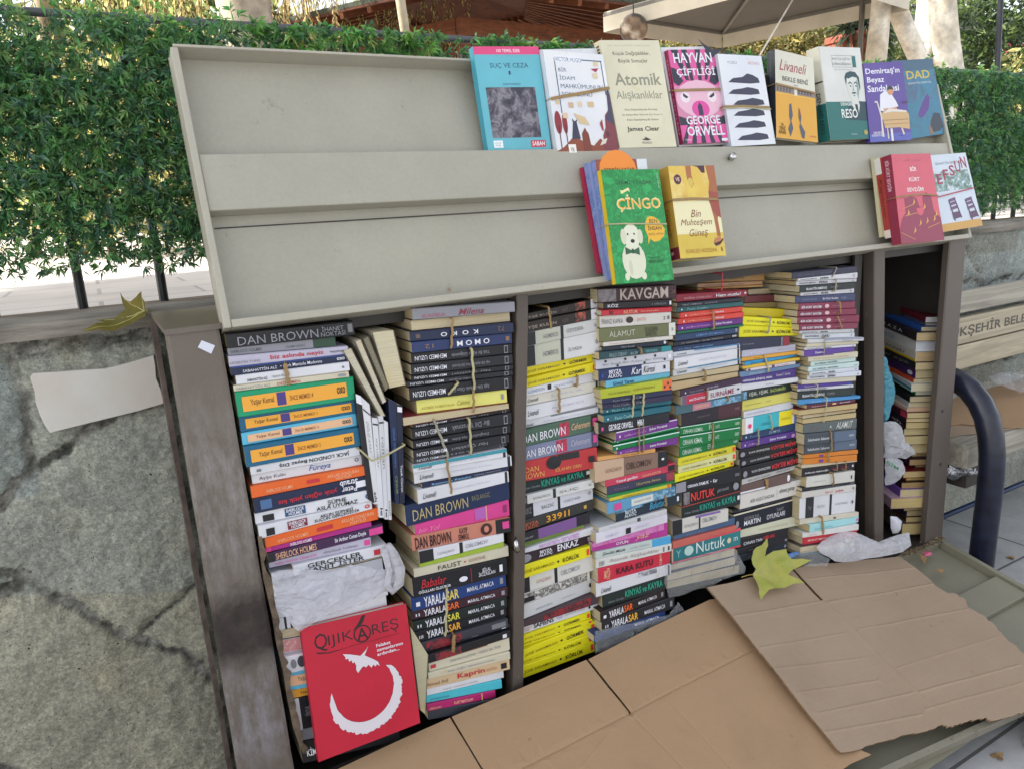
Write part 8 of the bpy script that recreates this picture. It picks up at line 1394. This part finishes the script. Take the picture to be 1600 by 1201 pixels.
# patchwork ball hanging at the canopy corner
b0 = BPt(990, 45, 3.1); rb_ = 20/F*(b0-CAM).length*.97; mb = MB(); mb.cols = []; BLM = attr_mat('patchwork_ball', .35, var=.3, vs=60)
for j in range(13):
    for i in range(24): th = math.pi*j/12; ph = 2*math.pi*i/24; mb.v.append((b0.x+rb_*math.sin(th)*math.cos(ph), b0.y+rb_*math.sin(th)*math.sin(ph), b0.z+rb_*math.cos(th))); c = ((.10, .06, .04), (.24, .16, .10), (.38, .32, .25), (.05, .04, .04), (.16, .10, .06))[(i//3*7+j//2*3) % 5]; mb.cols.append(c)
for j in range(12):
    for i in range(24): mb.f.append((j*24+i, j*24+(i+1) % 24, (j+1)*24+(i+1) % 24, (j+1)*24+i)); mb.mi.append(mb.m(BLM))
bl = empty('hanging_ball', b0, 'brown patchwork ball hanging near the canopy corner', 'ball'); mb.build('ball', bl, smooth=True); mb = MB(); mb.tube([b0+Vector((0, 0, rb_)), b0+Vector((0, 0, 1.6))], .004, IRON, 5); mb.build('cord', bl)
# terracotta planter with a spiky plant
p = BPt(1340, 56, 3.2); hw = .17; TER = pm('terracotta', '8a4634', .75, .15, 12, .2); pl_ = empty('planter', (p.x, p.y, TZ), 'terracotta planter box with a dark spiky plant behind the portrait book', 'planter'); mb = MB()
mb.prism([(p.x-hw*.85, p.y-hw*.85, TZ), (p.x+hw*.85, p.y-hw*.85, TZ), (p.x+hw*.85, p.y+hw*.85, TZ), (p.x-hw*.85, p.y+hw*.85, TZ)], [(p.x-hw, p.y-hw, p.z), (p.x+hw, p.y-hw, p.z), (p.x+hw, p.y+hw, p.z), (p.x-hw, p.y+hw, p.z)], TER); mb.box(p.x-hw*1.08, p.x+hw*1.08, p.y-hw*1.08, p.y+hw*1.08, p.z-.05, p.z+.004, TER); mb.build('pot', pl_, bevel=.006)
mb = MB(); mb.cols = []; tuft_cloud(mb, ((p.x-.15, p.x+.1), (p.y-.1, p.y+.1), (p.z, p.z+.08)), 60, .26, DG_, HM, 91, None, .5, 9, .04, 1.2); mb.build('spiky_plant', pl_)
# dark post, dark awning and red sign at the right edge
mb = MB(); a = BPt(1558, 115, 1.6); b_ = BPt(1564, -10, 1.6); mb.tube([(a.x, a.y, TZ), tuple(a), tuple(b_+(b_-a)*.6)], .016, pm('dark_pole_paint', '2c2e38', .4, .1), 10); tag(mb.build('lamp_post', smooth=True), 'thin dark post standing at the right above the hedge', 'post')
st_ = empty('market_stall', BPt(1600, 100, 4.5), 'dark awning stall with a red sign at the right edge', 'stall'); a, b_ = BPt(1528, 52, 4.5), BPt(1680, 40, 4.5); mb = MB(); AW = pm('dark_awning_cloth', '3a3c40', .8, .1); mb.prism([a, b_, b_+Vector((0, 1.5, .5)), a+Vector((0, 1.5, .5))], [q_+Vector((0, 0, .02)) for q_ in (a, b_, b_+Vector((0, 1.5, .5)), a+Vector((0, 1.5, .5)))], AW); mb.prism([a, b_, b_-Vector((0, 0, .14)), a-Vector((0, 0, .14))], [q_+Vector((0, .01, 0)) for q_ in (a, b_, b_-Vector((0, 0, .14)), a-Vector((0, 0, .14)))], AW); mb.build('awning', st_)
for q_ in (a, b_): mb = MB(); mb.tube([(q_.x, q_.y+.03, TZ), (q_.x, q_.y+.03, q_.z)], .02, IRON, 8); mb.build('pole', st_)
s0, s1 = BPt(1574, 68, 4.3), BPt(1612, 92, 4.3); mb = MB(); mb.box(s0.x, s1.x+.1, 4.3, 4.33, min(s0.z, s1.z), max(s0.z, s1.z), ink('a02028')); sg = mb.build('sign_board', st_); tm = MB(); z0, z1 = min(s0.z, s1.z), max(s0.z, s1.z); add_text(tm, SIGN[0], s0.x+.03, s1.x+.06, z0+(z1-z0)*.55, z0+(z1-z0)*.9, ink('e0d8d4'), lambda a_, c_: Vector((a_, 4.297, c_))); add_text(tm, SIGN[1], s0.x+.03, s1.x+.02, z0+(z1-z0)*.1, z0+(z1-z0)*.45, ink('e0d8d4'), lambda a_, c_: Vector((a_, 4.297, c_))); tm.build('sign_letters', sg)
mb = MB(); mb.box(a.x-.2, b_.x, 4.9, 5.6, TZ, TZ+.95, pm('stall_counter', '4a3a34', .7, .2)); mb.build('counter', st_)
print('BOOKS', len(NBOOK)+len(UP)+len(FACE))
